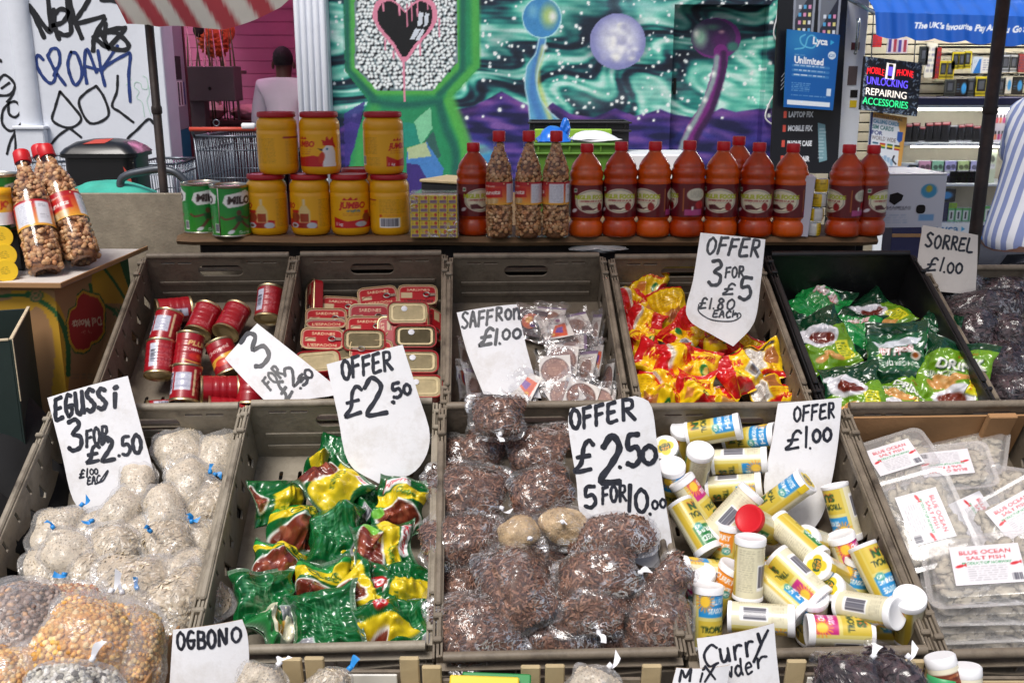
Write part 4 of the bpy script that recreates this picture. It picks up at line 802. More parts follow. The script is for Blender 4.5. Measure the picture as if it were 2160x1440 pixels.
# ---------------------------------------------------------------- yellow and red seasoning bags
YEL, RED_, MG = (238, 196, 24), (196, 24, 30), (28, 120, 52)
def maggi_print(k, sd=0):
    c = Cv(100, 110, 46, 52, YEL); r = random.Random(sd + k * 7)
    if k == 0:   # front
        c.rect(0, 0, 100, 14, RED_).rect(0, 98, 100, 110, RED_).poly([(0, 14), (34, 14), (20, 60), (0, 74)], RED_).poly([(100, 50), (100, 100), (58, 100)], RED_)
        c.text('MAGGI', 56, 40, 14, RED_, .04, wd=56, rot=-6).line([(26, 52), (34, 26), (80, 22), (88, 44)], 2.6, (180, 40, 30)).ell(74, 72, 10, 12, MG).ell(76, 72, 5, 9, (232, 220, 120), 30).poly([(30, 62), (46, 70), (42, 86), (24, 84)], (206, 130, 60))
    elif k == 1:  # back
        c.rect(8, 12, 92, 20, (60, 44, 30)).rect(8, 22, 60, 88, (226, 222, 214)).small(11, 25, 58, 86, (90, 80, 80), 5.5).rect(62, 26, 92, 70, (166, 104, 56)).small(64, 74, 92, 96, (200, 60, 40), 5).poly([(40, 92), (100, 92), (100, 110), (30, 110)], RED_)
    elif k == 2:  # star
        c.poly([(0, 0), (60, 0), (20, 110), (0, 110)], RED_).text('STAR', 60, 30, 13, YEL if False else (200, 30, 26), .04, wd=44, rot=20).rect(70, 52, 96, 92, (220, 220, 220)).bars(72, 58, 94, 88, n=12).poly([(30, 84), (60, 76), (66, 110), (26, 110)], RED_).ell(46, 60, 9, 11, MG)
    elif k == 3:  # seam side
        c.rect(0, 0, 30, 110, RED_).rect(30, 0, 38, 110, (222, 214, 200)).small(32, 6, 37, 104, (90, 70, 60), 4).poly([(60, 0), (100, 0), (100, 40), (74, 60)], RED_).rect(56, 70, 90, 100, (214, 150, 80)).text('MAGGI', 72, 56, 9, RED_, .04, rot=30)
    elif k == 4:  # plain yellow with small print
        c.small(18, 20, 86, 58, (150, 110, 30), 6).rect(34, 66, 78, 96, (178, 116, 62)).ell(56, 82, 12, 10, (150, 80, 50)).rect(0, 0, 100, 9, RED_)
    return c
gm = 'yellow and red seasoning bags'
for i, (x, y, h, a, le, tu, k, sz, lb) in enumerate([
    (1366, 602, .07, 8, 40, 0, 0, 1.05, 'red topped seasoning bag farthest back in its crate corner'), (1343, 640, .06, -20, 30, 20, 3, 1.0, 'seasoning bag mostly red against the side of the saffron crate'), (1413, 650, .07, -14, 22, 0, 4, 1.0, 'seasoning bag with plain yellow back and a brown cube picture'), (1354, 688, .06, 24, 24, 10, 3, 1.05, 'seasoning bag curling red and yellow below the rearmost ones'),
    (1438, 706, .08, 46, 22, -8, 2, .95, 'seasoning bag with barcode in front of the plain yellow back'), (1350, 728, .05, -34, 24, 12, 0, .9, 'seasoning bag wedged at the crate side halfway down'), (1378, 764, .07, 20, 20, 0, 0, 1.05, 'big yellow seasoning bag with a red corner, lower side of heap'), (1508, 722, .07, -28, 26, 0, 0, 1.0, 'seasoning bag leaning on the foot of the offer card'),
    (1422, 766, .08, 6, 12, 20, 3, .95, 'seasoning bag on edge with red seam, centre of the heap'), (1470, 776, .085, 18, 22, 0, 0, 1.0, 'seasoning bag with a green leaf badge, centre of the heap'), (1556, 790, .085, -30, 22, 4, 2, 1.0, 'seasoning bag with long red stripe right of the leaf badge'), (1608, 764, .08, -14, 20, -14, 1, 1.0, 'seasoning bag showing a white ingredients panel'),
    (1565, 734, .05, 30, 26, 0, 4, .85, 'small looking seasoning bag behind the ingredients panel'), (1468, 824, .085, 4, 24, 0, 0, 1.0, 'seasoning bag with its name upright, just inside the front rim'), (1405, 812, .06, -40, 26, 8, 3, .9, 'seasoning bag low down with pale seam, near the front rim'), (1372, 828, .06, 16, 26, 0, 4, .9, 'seasoning bag in the front corner by the side wall'),
    (1408, 846, .05, 60, 30, 0, 0, .9, 'seasoning bag half sunk behind the front rim'), (1618, 826, .06, -32, 24, -10, 1, .9, 'seasoning bag with tilted white panel near the black crate'), (1654, 846, .05, 12, 30, 0, 0, .85, 'seasoning bag at the front corner beside the black crate'), (1547, 758, .06, 34, 20, 0, 2, .95, 'seasoning bag lettered in red behind the long stripe'), (1516, 846, .05, -10, 32, 0, 3, .9, 'seasoning bag under the front rim between two others')]):
    tag(ob('seasoning_bag', pillow(.098 * sz, .108 * sz, .044, 100 + i * 3, maggi_print(k, i), maggi_print(4, i), crush=1.7, bend=.25 * math.sin(i * 2.1)), 'print_foil', M=face_pose(cp(cB4, x, y, h), a, le, tu), colour=True), lb, 'bag', gm)
# ---------------------------------------------------------------- ginger drink pouches
GD, GL = (16, 58, 36), (102, 146, 30)
def kili_print(k):
    c = Cv(150, 190, 60, 74, GD)
    if k == 0:
        c.poly([(0, 60), (60, 30), (150, 20), (150, 176), (0, 176)], GL).text('Instant', 92, 44, 10, (150, 80, 30), .01, rot=-6).text('DRINK', 84, 68, 19, (238, 238, 234), .03, rot=-8, wd=100, sh=(2, 2, (20, 50, 30))).text('GINGER', 48, 96, 14, (214, 220, 200), .02, rot=-10, wd=70, sh=(1.5, 1.5, (20, 50, 30)))
        for x, y, r1, r2, ro in ((60, 112, 26, 13, 20), (84, 100, 18, 12, -20), (40, 122, 18, 10, 10), (104, 88, 16, 6, -20), (74, 124, 16, 9, 30)): c.ell(x, y, r1, r2, (196, 142, 78), ro).ell(x - 3, y - 3, r1 * .5, r2 * .5, (224, 184, 128), ro, soft=.8)
        c.ell(88, 150, 44, 30, (216, 216, 222), -12).ell(84, 152, 34, 19, (196, 196, 204), -12).ell(84, 154, 31, 16, (110, 46, 30), -12).ell(132, 158, 14, 10, (210, 212, 220)).rect(108, 84, 144, 140, (40, 60, 30)).rect(110, 86, 142, 138, (226, 216, 40))
        for j in range(10): c.small(114 + 13 * (j % 2), 90 + 9 * (j // 2), 121 + 13 * (j % 2), 97 + 9 * (j // 2), ((190, 30, 30), (30, 110, 40))[j % 2], 3, 1)
    elif k == 1:
        c.rect(0, 40, 150, 150, (24, 84, 48)).text('gold kili', 76, 96, 20, (226, 216, 214), .05, wd=92, sh=(0, 0, (176, 30, 40))).text('GINGER DRINK', 76, 60, 12, (222, 226, 220), .02, wd=110).poly([(20, 116), (120, 108), (138, 128), (16, 136)], (206, 212, 220)).ell(24, 84, 14, 12, (210, 200, 190)).ell(26, 84, 8, 6, (180, 90, 40)).poly([(108, 74), (130, 84), (116, 92)], (120, 170, 40))
    elif k == 2:
        c.rect(0, 30, 150, 160, (30, 140, 66)).small(40, 60, 110, 80, (210, 190, 150), 8).small(50, 100, 120, 130, (190, 220, 190), 7).text('gold kili', 80, 44, 16, (230, 210, 210), .05, wd=70, sh=(0, 0, (180, 30, 36)))
    elif k == 3:
        c.poly([(0, 100), (150, 70), (150, 190), (0, 190)], GL).ell(62, 84, 54, 34, (218, 218, 224), 25).ell(66, 88, 44, 24, (200, 200, 208), 25).ell(66, 92, 36, 17, (104, 40, 28), 25).ell(18, 52, 16, 10, (214, 214, 222)).rect(96, 116, 134, 168, (226, 216, 40)).small(100, 120, 130, 164, (60, 110, 30), 7, 1)
        for x, y in ((40, 150), (66, 144), (84, 158)): c.ell(x, y, 20, 9, (206, 150, 84), 15).ell(x - 4, y - 3, 9, 4, (228, 186, 130), 15, soft=.8)
    return c
gk = 'green ginger drink pouches'
for i, (x, y, h, a, le, tu, k, w_, h_, lb) in enumerate([
    (1722, 646, .04, 16, 52, 0, 2, .15, .19, 'green ginger pouch with red logo lying farthest back'), (1846, 664, .04, -28, 48, 0, 3, .14, .17, 'green ginger pouch with white cup behind, at the black back wall'), (1800, 700, .05, 10, 42, 0, 2, .13, .15, 'bright green shiny ginger pouch in the middle of the black crate'), (1740, 718, .07, -20, 26, 6, 3, .13, .175, 'ginger pouch with a tall white cup and yellow panel, leaning on the side'),
    (1975, 716, .08, 20, 14, -40, 1, .12, .15, 'ginger pouch on edge against the sorrel bags'), (1890, 746, .1, 178, 26, 0, 1, .145, .18, 'ginger pouch with its name upside down on top of the heap'), (1800, 826, .075, -8, 34, 0, 3, .14, .16, 'ginger pouch with a cup and saucer at the front rim'), (2012, 794, .11, 12, 20, 0, 0, .165, .2, 'largest ginger pouch, lettered drink, with a cup of tea at the front corner'), (1905, 838, .06, 30, 34, 0, 0, .13, .15, 'ginger pouch with root picture low at the front rim')]):
    tag(ob('drink_pouch', pillow(w_, h_, .03, 300 + i * 5, kili_print(k), kili_print(2), crimp=.05, crush=1.1, bend=.1), 'print_foil', M=face_pose(cp(cB5, x, y, h), a, le, tu), colour=True), lb, 'pouch', gk)
# ---------------------------------------------------------------- sorrel
gs_ = 'dark bags of sorrel'
for i, (x, y, h, a, sx, sy, sz, lb) in enumerate([
    (2004, 618, .08, 60, .055, .1, .04, 'dark sorrel bag lying lengthways just under the sorrel card'), (2112, 622, .09, 80, .055, .085, .045, 'dark sorrel bag farthest back at the picture edge'), (2062, 652, .1, 75, .05, .1, .04, 'long shiny sorrel bag below the sorrel card'), (2050, 700, .1, 10, .055, .07, .045, 'dark sorrel bag behind the large ginger pouch'), (2126, 708, .09, 30, .055, .06, .05, 'round sorrel bag in the middle of the heap'), (2108, 762, .08, -10, .06, .06, .045, 'sorrel bag low beside the ginger pouch corner'), (2150, 772, .06, 40, .05, .06, .04, 'sorrel bag cut by the picture edge, halfway down'), (2132, 826, .08, 80, .055, .075, .045, 'flat sorrel bag nearest the front rim')]):
    clear_bag('sorrel_bag', lb, 'bag', gs_, face_pose(cp(cB6, x, y, h), a, 34), (sx, sy, sz), 400 + i * 11, 'sorrel', neck=(0, 1, .1) if i in (2, 4) else None, p=2.3)
# ---------------------------------------------------------------- egusi
ge = 'cloudy bags of egusi seed'; eg = [
    (385, 960, .085, 60, .052, .04, .03, 'fine', 'b', (1, .4, .3), 'back bag of egusi lying pointed with a blue tie'), (459, 962, .08, 10, .034, .042, .028, 'fine', None, (0, 1, .2), 'slim egusi bag in the back corner by the stock cubes'), (403, 1016, .09, 70, .046, .036, .03, 'fine', 'b', (.9, .5, .4), 'egusi bag with blue tie right under the pointed back bag'), (289, 1034, .09, 95, .054, .032, .03, 'fine', 'b', (1, 0, .3), 'egusi bag lying beside the foot of the egussi card'), (446, 1066, .075, 15, .036, .05, .032, 'egusi', 'b', (-.4, 1, .3), 'seedy egusi bag against the crate side, third down'),
    (257, 1080, .095, -50, .044, .036, .032, 'fine', 'b', (-1, .5, .3), 'egusi bag with tie sticking out left below the card tip'), (344, 1080, .1, 80, .046, .036, .034, 'fine', 'b', (.6, 1, .4), 'pale egusi bag in the centre with folds'), (124, 1120, .09, 10, .04, .05, .034, 'fine', 'b', (.5, .8, .6), 'egusi bag with blue tie by the slitted wall'), (202, 1122, .08, 100, .05, .034, .03, 'fine', None, (1, .1, .2), 'folded egusi bag just under the tip of the card'), (298, 1124, .085, 30, .036, .034, .03, 'fine', None, (.2, 1, .2), 'small egusi bag between the centre bags'), (349, 1154, .1, 60, .046, .04, .034, 'egusi', 'b', (-.5, -.4, .8), 'seedy egusi bag with blue tie right of centre'),
    (418, 1150, .06, 30, .04, .05, .03, 'fine', 'b', (-.6, .4, .6), 'smooth egusi bag along the crate side, fourth down'), (160, 1172, .1, 20, .048, .044, .034, 'fine', 'b', (-.9, .4, .4), 'round egusi bag with blue tie near the slitted wall'), (252, 1164, .1, 0, .042, .048, .034, 'egusi', None, (0, 1, .3), 'round seedy egusi bag in the very middle'), (110, 1220, .085, 70, .052, .038, .032, 'fine', None, (-1, 0, .3), 'smooth egusi bag low at the slitted wall'), (197, 1214, .1, 80, .046, .04, .034, 'egusi', 'b', (0, -1, .4), 'seedy egusi bag with tie pointing down, lower left'), (291, 1192, .07, 20, .034, .034, .028, 'fine', None, (0, 1, .4), 'small smooth egusi bag below the middle'), (388, 1212, .085, 40, .042, .06, .034, 'fine', None, (.4, 1, .2), 'long smooth egusi bag along the crate side, lower half'),
    (296, 1240, .11, -15, .054, .05, .038, 'egusi', None, (.8, .6, .2), 'large seedy egusi bag low in the middle'), (236, 1262, .1, 50, .044, .036, .03, 'egusi', None, (-.8, .5, .2), 'seedy egusi bag touching the corn bags'), (380, 1270, .11, 35, .05, .06, .038, 'egusi', None, (.6, -.8, .1), 'large seedy egusi bag in the front corner'), (312, 1302, .11, 20, .04, .036, .03, 'egusi', 'b', (-.8, .7, .4), 'small seedy egusi bag at the front rim with blue tie'), (272, 1298, .105, 0, .03, .036, .028, 'fine', 'b', (-.2, 1, .4), 'smooth egusi bag at the front rim behind the split peas'), (355, 1325, .08, 60, .04, .03, .028, 'fine', None, (.6, -.8, .1), 'egusi bag low in the front corner by the ogbono card')]
for i, (x, y, h, a, sx, sy, sz, kd, ti, nk, lb) in enumerate(eg):
    clear_bag('egusi_bag', lb, 'bag', ge, face_pose(cp(cF1, x, y, h), a, 28), (sx * 1.13, sy * 1.13, sz * .92), 500 + i * 13, kd, nk, 'tie_blue' if ti else None, .018)
# ---------------------------------------------------------------- stock cube bags
KG, KY = (10, 90, 42), (222, 196, 34)
def knorr_print(k, sd=0):
    c = Cv(110, 120, 52, 56, KG); r = random.Random(sd)
    def brown(x, y, rx, ry, ro=0):
        c.ell(x, y, rx + 4, ry + 4, (232, 232, 226), ro).ell(x, y, rx, ry, (112, 46, 32), ro)
        for j in range(7): c.ell(x + r.uniform(-.6, .6) * rx, y + r.uniform(-.6, .6) * ry, rx * .3, ry * .22, r.choice([(142, 66, 46), (92, 32, 26), (156, 84, 60)]), r.uniform(0, 90))
    if k == 0:
        c.poly([(0, 40), (110, 30), (110, 62), (0, 70)], KY).rect(16, 10, 70, 34, (240, 240, 240)).rect(14, 8, 16, 36, (200, 30, 40)).text('Knorr', 43, 22, 12, (190, 26, 40), .03, shear=.2, wd=46).text('Cube', 70, 50, 12, (30, 110, 50), .02, wd=40); brown(56, 92, 46, 24); c.ell(12, 84, 9, 14, (120, 190, 70), 20)
    elif k == 1:
        c.rect(0, 16, 110, 52, KY).text('CUBES', 66, 38, 15, (30, 90, 40), .03, wd=58).poly([(0, 16), (110, 8), (110, 16), (0, 28)], (30, 140, 60)); brown(54, 86, 50, 26); c.ell(98, 66, 9, 16, (110, 180, 60), -20)
    elif k == 2:
        for j in range(9): c.line([(6 + j * 12 + r.uniform(-4, 4), 10 + r.uniform(0, 30)), (14 + j * 11, 60), (6 + j * 12, 104 - r.uniform(0, 30))], 1.2, (90, 170, 110), .6)
        c.small(22, 26, 78, 70, (170, 205, 170), 6, .5).rect(0, 0, 110, 8, (200, 205, 200)).bars(80, 80, 104, 112, n=10)
    elif k == 3:
        c.poly([(20, 0), (90, 0), (110, 80), (110, 120), (40, 120)], KY).text('Cubes', 64, 54, 13, (60, 100, 40), .01, rot=75, wd=48); brown(18, 70, 22, 46, 10); c.rect(70, 6, 100, 20, (240, 240, 240)).text('Knorr', 85, 13, 7, (190, 26, 40), .03, shear=.2)
    elif k == 4:
        c.rect(0, 0, 110, 120, (226, 222, 196)).rect(0, 0, 110, 26, (150, 156, 150)).bars(6, 2, 104, 22, n=22, bg=(205, 208, 205)).ell(58, 62, 24, 17, (206, 150, 50)).ell(52, 58, 14, 9, (96, 150, 60)).rect(0, 88, 110, 120, (40, 120, 60))
    elif k == 5:
        c.poly([(0, 30), (110, 90), (110, 120), (0, 120)], KY); brown(30, 92, 26, 22); c.ell(66, 44, 15, 15, (190, 24, 36)).text('50', 66, 44, 14, (240, 240, 240), .03)
    elif k == 6:
        c.poly([(30, 0), (110, 10), (110, 84), (40, 74)], KY).small(52, 24, 100, 64, (150, 150, 40), 7, .4); brown(50, 104, 30, 16); c.text('100', 84, 64, 8, (60, 110, 40), .01)
    for y0 in (0, 113):
        c.rect(0, y0, 110, y0 + 7, (96, 120, 96))
        for q in range(22): c.rect(q * 5, y0, q * 5 + 2, y0 + 7, (50, 90, 60))
    return c
gn = 'green and yellow stock cube bags'
for i, (x, y, h, a, le, tu, k, sz, lb) in enumerate([
    (708, 956, .06, 20, 34, 0, 2, .8, 'green stock cube bag peeping out behind the offer card'), (666, 990, .06, 10, 30, 0, 6, .55, 'scrap of yellow stock cube bag behind the topmost one'), (706, 1024, .11, 52, 22, 0, 3, 1.12, 'topmost stock cube bag, brown and yellow, twisted at one end'), (590, 1056, .09, 78, 24, 6, 6, 1.02, 'stock cube bag half green half yellow at the slotted wall'), (770, 1062, .06, 20, 26, 0, 2, .8, 'green stock cube bag under the twisted topmost one'), (846, 1064, .09, 6, 22, -6, 0, 1.05, 'stock cube bag with logo upright against the far side wall'),
    (622, 1116, .07, 10, 24, 6, 1, 1.02, 'stock cube bag lettered cubes below the half green one'), (708, 1128, .085, 4, 16, 14, 2, 1.12, 'plain green back of a stock cube bag in the centre'), (812, 1160, .1, 78, 20, 0, 0, 1.1, 'stock cube bag with its logo turned sideways'), (590, 1196, .08, 2, 24, 4, 1, 1.06, 'stock cube bag lettered cubes with brown picture at the slotted wall'), (676, 1238, .09, -6, 24, 0, 1, 1.04, 'stock cube bag with brown pile, low in the middle'), (778, 1238, .1, 34, 22, 0, 5, 1.0, 'stock cube bag with a brown corner right of the brown pile'), (850, 1246, .09, 110, 24, -4, 6, 1.05, 'yellow backed stock cube bag near the far side wall'),
    (558, 1270, .1, -6, 20, 8, 2, 1.14, 'dark green stock cube bag in the front corner'), (578, 1328, .09, 40, 24, 6, 4, .85, 'cream and barcode side of a stock cube bag at the rim'), (684, 1312, .11, 70, 24, 0, 2, 1.2, 'big shiny green stock cube bag at the front rim'), (800, 1316, .1, -28, 22, 0, 5, 1.05, 'stock cube bag with a red fifty badge at the front rim'), (866, 1324, .08, 4, 22, -14, 2, 1.0, 'dark green stock cube bag in the front corner by the bark'), (736, 1184, .06, 20, 26, 0, 6, .9, 'stock cube bag glimpsed under the sideways logo')]):
    a += 9 * math.sin(i * 5.1); le += 9 * math.sin(i * 3.7); tu += 16 * math.sin(i * 2.3 + 1); sz *= .92
    tag(ob('stock_cube_bag', pillow(.108 * sz, .118 * sz, .06, 700 + i * 3, knorr_print(k, i), knorr_print(2, i), crush=1.8, bend=.3 * math.sin(i * 1.7)), 'print_foil', M=face_pose(cp(cF2, x, y, h), a, le, tu), colour=True), lb, 'bag', gn)
# ---------------------------------------------------------------- bark bags and two tan pouches
gb = 'clear bags of brown bark'
for i, (x, y, h, a, sx, sy, sz, nk, ti, p, lb) in enumerate([
    (1054, 880, .2, 4, .058, .05, .04, (.1, -1, .3), 1, 3.0, 'bark bag perched across the back rim, topmost'), (1022, 948, .1, 30, .05, .05, .035, (.8, .4, .3), 0, 2.5, 'bark bag with shiny creases right under the topmost'), (1128, 955, .12, 2, .07, .06, .038, None, 0, 3.6, 'square flat bark bag beside the tall card'), (972, 962, .08, -20, .045, .05, .035, (-.6, 1, .2), 0, 2.3, 'small bark bag in the back corner'), (996, 1046, .13, 6, .075, .062, .042, (1, -.4, .2), 1, 3.0, 'large squarish bark bag at the side wall, upper half'), (1145, 1034, .14, -20, .072, .056, .042, (-.7, -.8, .2), 0, 2.6, 'large bark bag touching the tall card halfway down'),
    (972, 1142, .13, 84, .05, .075, .04, (-1, -.5, 0), 0, 2.4, 'pointed bark bag hanging over the side wall'), (1286, 1130, .18, 80, .05, .088, .042, (1, -.2, .2), 1, 2.5, 'bark bag lying across the foot of the tall card'), (1166, 1204, .1, 0, .05, .06, .038, None, 0, 2.5, 'glossy bark bag below the two tan pouches'), (1262, 1214, .17, -10, .07, .052, .042, (1, -.3, .4), 1, 2.6, 'bark bag right of the glossy one'), (1398, 1232, .16, 42, .036, .07, .034, (.2, -1, 0), 0, 2.3, 'pointed bark bag leaning over the tub crate'), (980, 1250, .1, 20, .05, .055, .04, None, 0, 2.5, 'bark bag behind the big front corner bag'),
    (1086, 1238, .16, -22, .066, .082, .046, (-.6, 1, .2), 0, 2.8, 'biggest bark bag, tilted, in the middle of the crate'), (1246, 1282, .14, 8, .068, .05, .044, (.4, -1, .4), 1, 2.5, 'bark bag knotted at the bottom, front middle'), (1384, 1308, .13, 4, .062, .056, .044, (-.2, 1, .4), 0, 2.7, 'bark bag in the front corner by the tubs'), (1006, 1328, .14, -4, .072, .06, .046, (.1, 1, .3), 0, 2.8, 'large bark bag in the front corner by the stock cubes'), (1158, 1336, .1, 88, .045, .08, .035, (0, 1, .2), 0, 2.5, 'flat bark bag at the front rim under the biggest'), (1300, 1350, .08, 80, .036, .06, .03, None, 0, 2.5, 'bark bag low at the front rim, partly green')]):
    clear_bag('bark_bag', lb, 'bag', gb, face_pose(cp(cF3, x, y, h), a, 26), (sx * .88, sy * .88, sz * .84), 900 + i * 17, 'bark', nk, 'tie_white' if ti else None, .022, p + .7)
for x, y, a, nk, s_, lb in [(1092, 1128, -14, (.35, -.5, .8), .046, 'smooth tan powder pouch with knot low'), (1188, 1106, 6, (.0, -.2, 1), .052, 'pleated tan powder pouch with a white knot facing out')]:
    clear_bag('powder_pouch', lb, 'pouch', 'tan powder pouches', face_pose(cp(cF3, x, y, .18), a, 18), (s_, s_ * .82, .038), 77 + x, 'powder', nk, 'tie_white', .008, 2.1)
# ---------------------------------------------------------------- seasoning tubs
def tub_print(k):
    c = Cv(170, 92, 84, 48, (214, 202, 120)); cream = (222, 216, 186)
    c.rect(0, 0, 170, 3, (206, 180, 60))
    c.rect(86, 0, 170, 92, cream).rect(80, 0, 92, 92, (204, 176, 60)).small(98, 10, 128, 82, (120, 112, 90), 3.6, .45).bars(134, 34, 160, 78, n=14, vert=True).small(132, 10, 162, 28, (120, 112, 90), 4, .4)
    acc = [(40, 140, 204), (34, 120, 60), (190, 40, 120), (40, 140, 204), (232, 140, 40)][k]
    c.rect(8, 46, 78, 92, (204, 180, 66)).rect(8, 0, 78, 40, acc)
    for j in range(16): a = j / 16 * 6.28; c.line([(20, 14), (20 + 17 * math.cos(a), 14 + 17 * math.sin(a))], 2.4, (232, 150, 50), smooth=False)
    c.ell(20, 14, 9, 9, (240, 196, 60)); w1, w2 = [('FISH', 'SEASONING'), ('MIXED', 'HERBS'), ('CHICKEN', 'SEASONING'), ('ALL PURPOSE', 'SEASONING'), ('CURRY', 'POWDER')][k]
    c.text(w1, 52, 14, 9, (238, 240, 240), .03, wd=40).text(w2, 50, 29, 8, (238, 240, 240), .03, wd=48).ell(66, 38, 9, 7, (60, 150, 140)).text('NO', 66, 38, 6, (240, 240, 230), .03)
    c.text('TROPICAL', 42, 60, 10, (30, 60, 36), .04, wd=58).text('SUN', 42, 76, 13, (30, 90, 46), .05, wd=40, sh=(1, 1, (200, 90, 40))); return c
mat('tub_label', None, .35, coat=.25)
TL, TR = .112, .0262
def tub_meshes(k):
    m = G().add(wrap([(TR, TL / 2 - .009), (TR, -TL / 2 + .007)], tub_print(k), -180, 180)).mesh('tub_label', True, True); m.materials.append(MAT['tub_label']); return m
TUBS = [tub_meshes(k) for k in range(5)]
e = TL / 2
def capmesh(mt): m = G().add(lathe([(TR - .001, e - .0125), (TR + .0014, e - .012), (TR + .0018, e - .002), (TR + .0006, e), (TR - .003, e + .0004), (TR - .005, e - .0008), (.0001, e - .0008)], 40)).mesh('cap', 45); m.materials.append(MAT[mt]); return m
CAPW, CAPR = capmesh('white_cap'), capmesh('red_cap')
mat('pale_cap', (216, 214, 206), .45)
m_ = G().add(lathe([(.0001, -e + .003), (TR - .004, -e + .003), (TR - .002, -e), (TR + .001, -e), (TR + .0012, -e + .005), (TR - .0005, -e + .0075)], 40)).mesh('base', 45); m_.materials.append(MAT['white_cap']); TUBB = m_
c = Cv(52, 52, 30, 30, (232, 232, 230)); c.ell(26, 26, 22, 22, (226, 196, 40)).ell(26, 26, 24.5, 24.5, (30, 34, 34), al=0).rect(12, 16, 40, 36, (34, 80, 46)).text('TROPICAL', 26, 20, 5, (226, 160, 40), .03, wd=24).text('SUN', 26, 30, 9, (226, 150, 40), .05, wd=20)
u, v = np.meshgrid(np.linspace(-1, 1, 30), np.linspace(1, -1, 30)); rr_ = np.sqrt(u ** 2 + v ** 2) + 1e-9; kk = np.maximum(np.abs(u), np.abs(v)) / rr_
SEAL = G().add(sheet(np.stack([u * kk * (TR - .0045), v * kk * (TR - .0045), np.full(u.shape, e + .0003)], -1), c)).mesh('lid_seal', True, True); SEAL.materials.append(MAT['tub_label'])
band = G()
for s in (1,): band.add(wrap([(TR + .0022, e - .0005), (TR + .0022, e - .02)], Cv(4, 8, 6, 4, (226, 196, 40)), -14, 14))
BAND = band.mesh('seal_tab', True, True); BAND.materials.append(MAT['tub_label'])
gt = 'cream and yellow seasoning tubs'
for i, (x, y, h, a, p, ro, k, cap, lb) in enumerate([
    (1505, 908, .13, 80, 6, 30, 0, 'w', 'seasoning tub lettered fish seasoning lying across the back'), (1585, 925, .09, 82, 22, 60, 0, 'w', 'seasoning tub with blue sun label beside the back card edge'), (1440, 942, .06, 4, 46, 0, 4, 'w', 'seasoning tub half hidden with only its pale cap showing at the back'), (1412, 968, .06, -20, 62, 0, 1, 's', 'seasoning tub with yellow lid badge in the back corner'), (1470, 990, .09, 12, 44, -50, 1, 'w', 'seasoning tub standing cap up in the back corner group'), (1560, 972, .09, 88, 4, 175, 3, 's', 'seasoning tub showing ingredient text, lying under the fish tub'), (1418, 1022, .07, 0, 46, 120, 3, 'w', 'seasoning tub cap up against the bark crate'),
    (1548, 1028, .06, 86, 4, 160, 3, 's', 'seasoning tub lying in the third layer back, mostly text'), (1470, 1060, .09, -34, 10, 170, 2, 'w', 'seasoning tub with plain text leaning left, upper middle'), (1463, 1112, .1, 150, 12, 20, 1, 'w', 'seasoning tub with a green mixed herbs label'), (1546, 1080, .125, 44, 4, -130, 0, 'w', 'seasoning tub with barcode crossing on top, upper middle'), (1656, 1046, .11, 54, 18, 20, 3, 's', 'seasoning tub leaning against the offer card'), (1606, 1108, .12, -60, 62, 0, 1, 'r', 'seasoning tub with the only red cap'), (1682, 1140, .12, 134, 22, -30, 1, 'w', 'seasoning tub with white cap right of the red cap'), (1724, 1146, .09, -70, 66, 0, 4, 's', 'seasoning tub showing its yellow lid badge under the card'),
    (1776, 1080, .09, 168, -8, 150, 3, 's', 'seasoning tub lying along the far side wall, upper one'), (1792, 1184, .08, -16, 20, 140, 2, 'w', 'seasoning tub along the far side wall, middle one'), (1750, 1206, .1, -60, 64, 20, 0, 's', 'seasoning tub with yellow lid badge right of centre'), (1580, 1196, .15, 6, 18, -70, 2, 'w', 'upright seasoning tub with a magenta label in the centre'), (1532, 1160, .07, 10, 20, 40, 4, 'w', 'seasoning tub hidden behind the magenta one'), (1492, 1208, .09, -84, 24, -150, 3, 's', 'seasoning tub with lid badge pointing to the bark crate'), (1684, 1218, .12, 136, 12, 170, 2, 'w', 'long plain seasoning tub slanting down in the centre'), (1644, 1252, .1, 134, 14, -10, 0, 'w', 'seasoning tub with blue label under the slanting one'),
    (1848, 1210, .12, 158, 2, 30, 3, 'w', 'seasoning tub with upside down blue band along the far wall'), (1776, 1258, .08, -50, 60, 0, 1, 's', 'seasoning tub with lid badge low in the middle'), (1832, 1284, .14, 100, 34, -140, 3, 'w', 'seasoning tub with large white cap toward the far front corner'), (1916, 1300, .13, 10, 54, 0, 4, 'w', 'seasoning tub cap up in the far front corner'), (1492, 1300, .1, 4, 16, 130, 3, 'w', 'seasoning tub standing behind the curry card'), (1478, 1256, .07, 2, 40, 0, 2, 'w', 'seasoning tub cap up behind the one at the curry card'), (1606, 1304, .13, 94, 2, -150, 3, 'w', 'seasoning tub with barcode lying at the front rim'), (1770, 1330, .11, -88, 12, 150, 2, 'w', 'seasoning tub lying at the front rim with its cap to the left'), (1712, 1300, .07, 8, 50, 0, 3, 'w', 'seasoning tub low between the two front rim tubs'), (1522, 1246, .07, 30, 22, 60, 4, 'w', 'seasoning tub with orange sun left of the magenta one'), (1806, 1236, .06, 12, 20, 100, 0, 'w', 'seasoning tub under the upside down blue band'), (1860, 1330, .06, 92, 6, 20, 0, 'w', 'seasoning tub with blue label lying low in the far front corner'), (1668, 1176, .05, 60, 6, 40, 4, 'w', 'seasoning tub deep under the slanting ones')]):
    t = thing('seasoning_tub', lb, 'tub', axis_pose(cp(cF4, x, y, h), a, p, ro), gt); ob('label', TUBS[k], None, t); k_ = ob('cap', CAPR if cap == 'r' else CAPW, None, t); ob('base', TUBB, None, t)
    if cap == 's': ob('lid_seal', SEAL, None, k_); ob('seal_tab', BAND, None, k_)
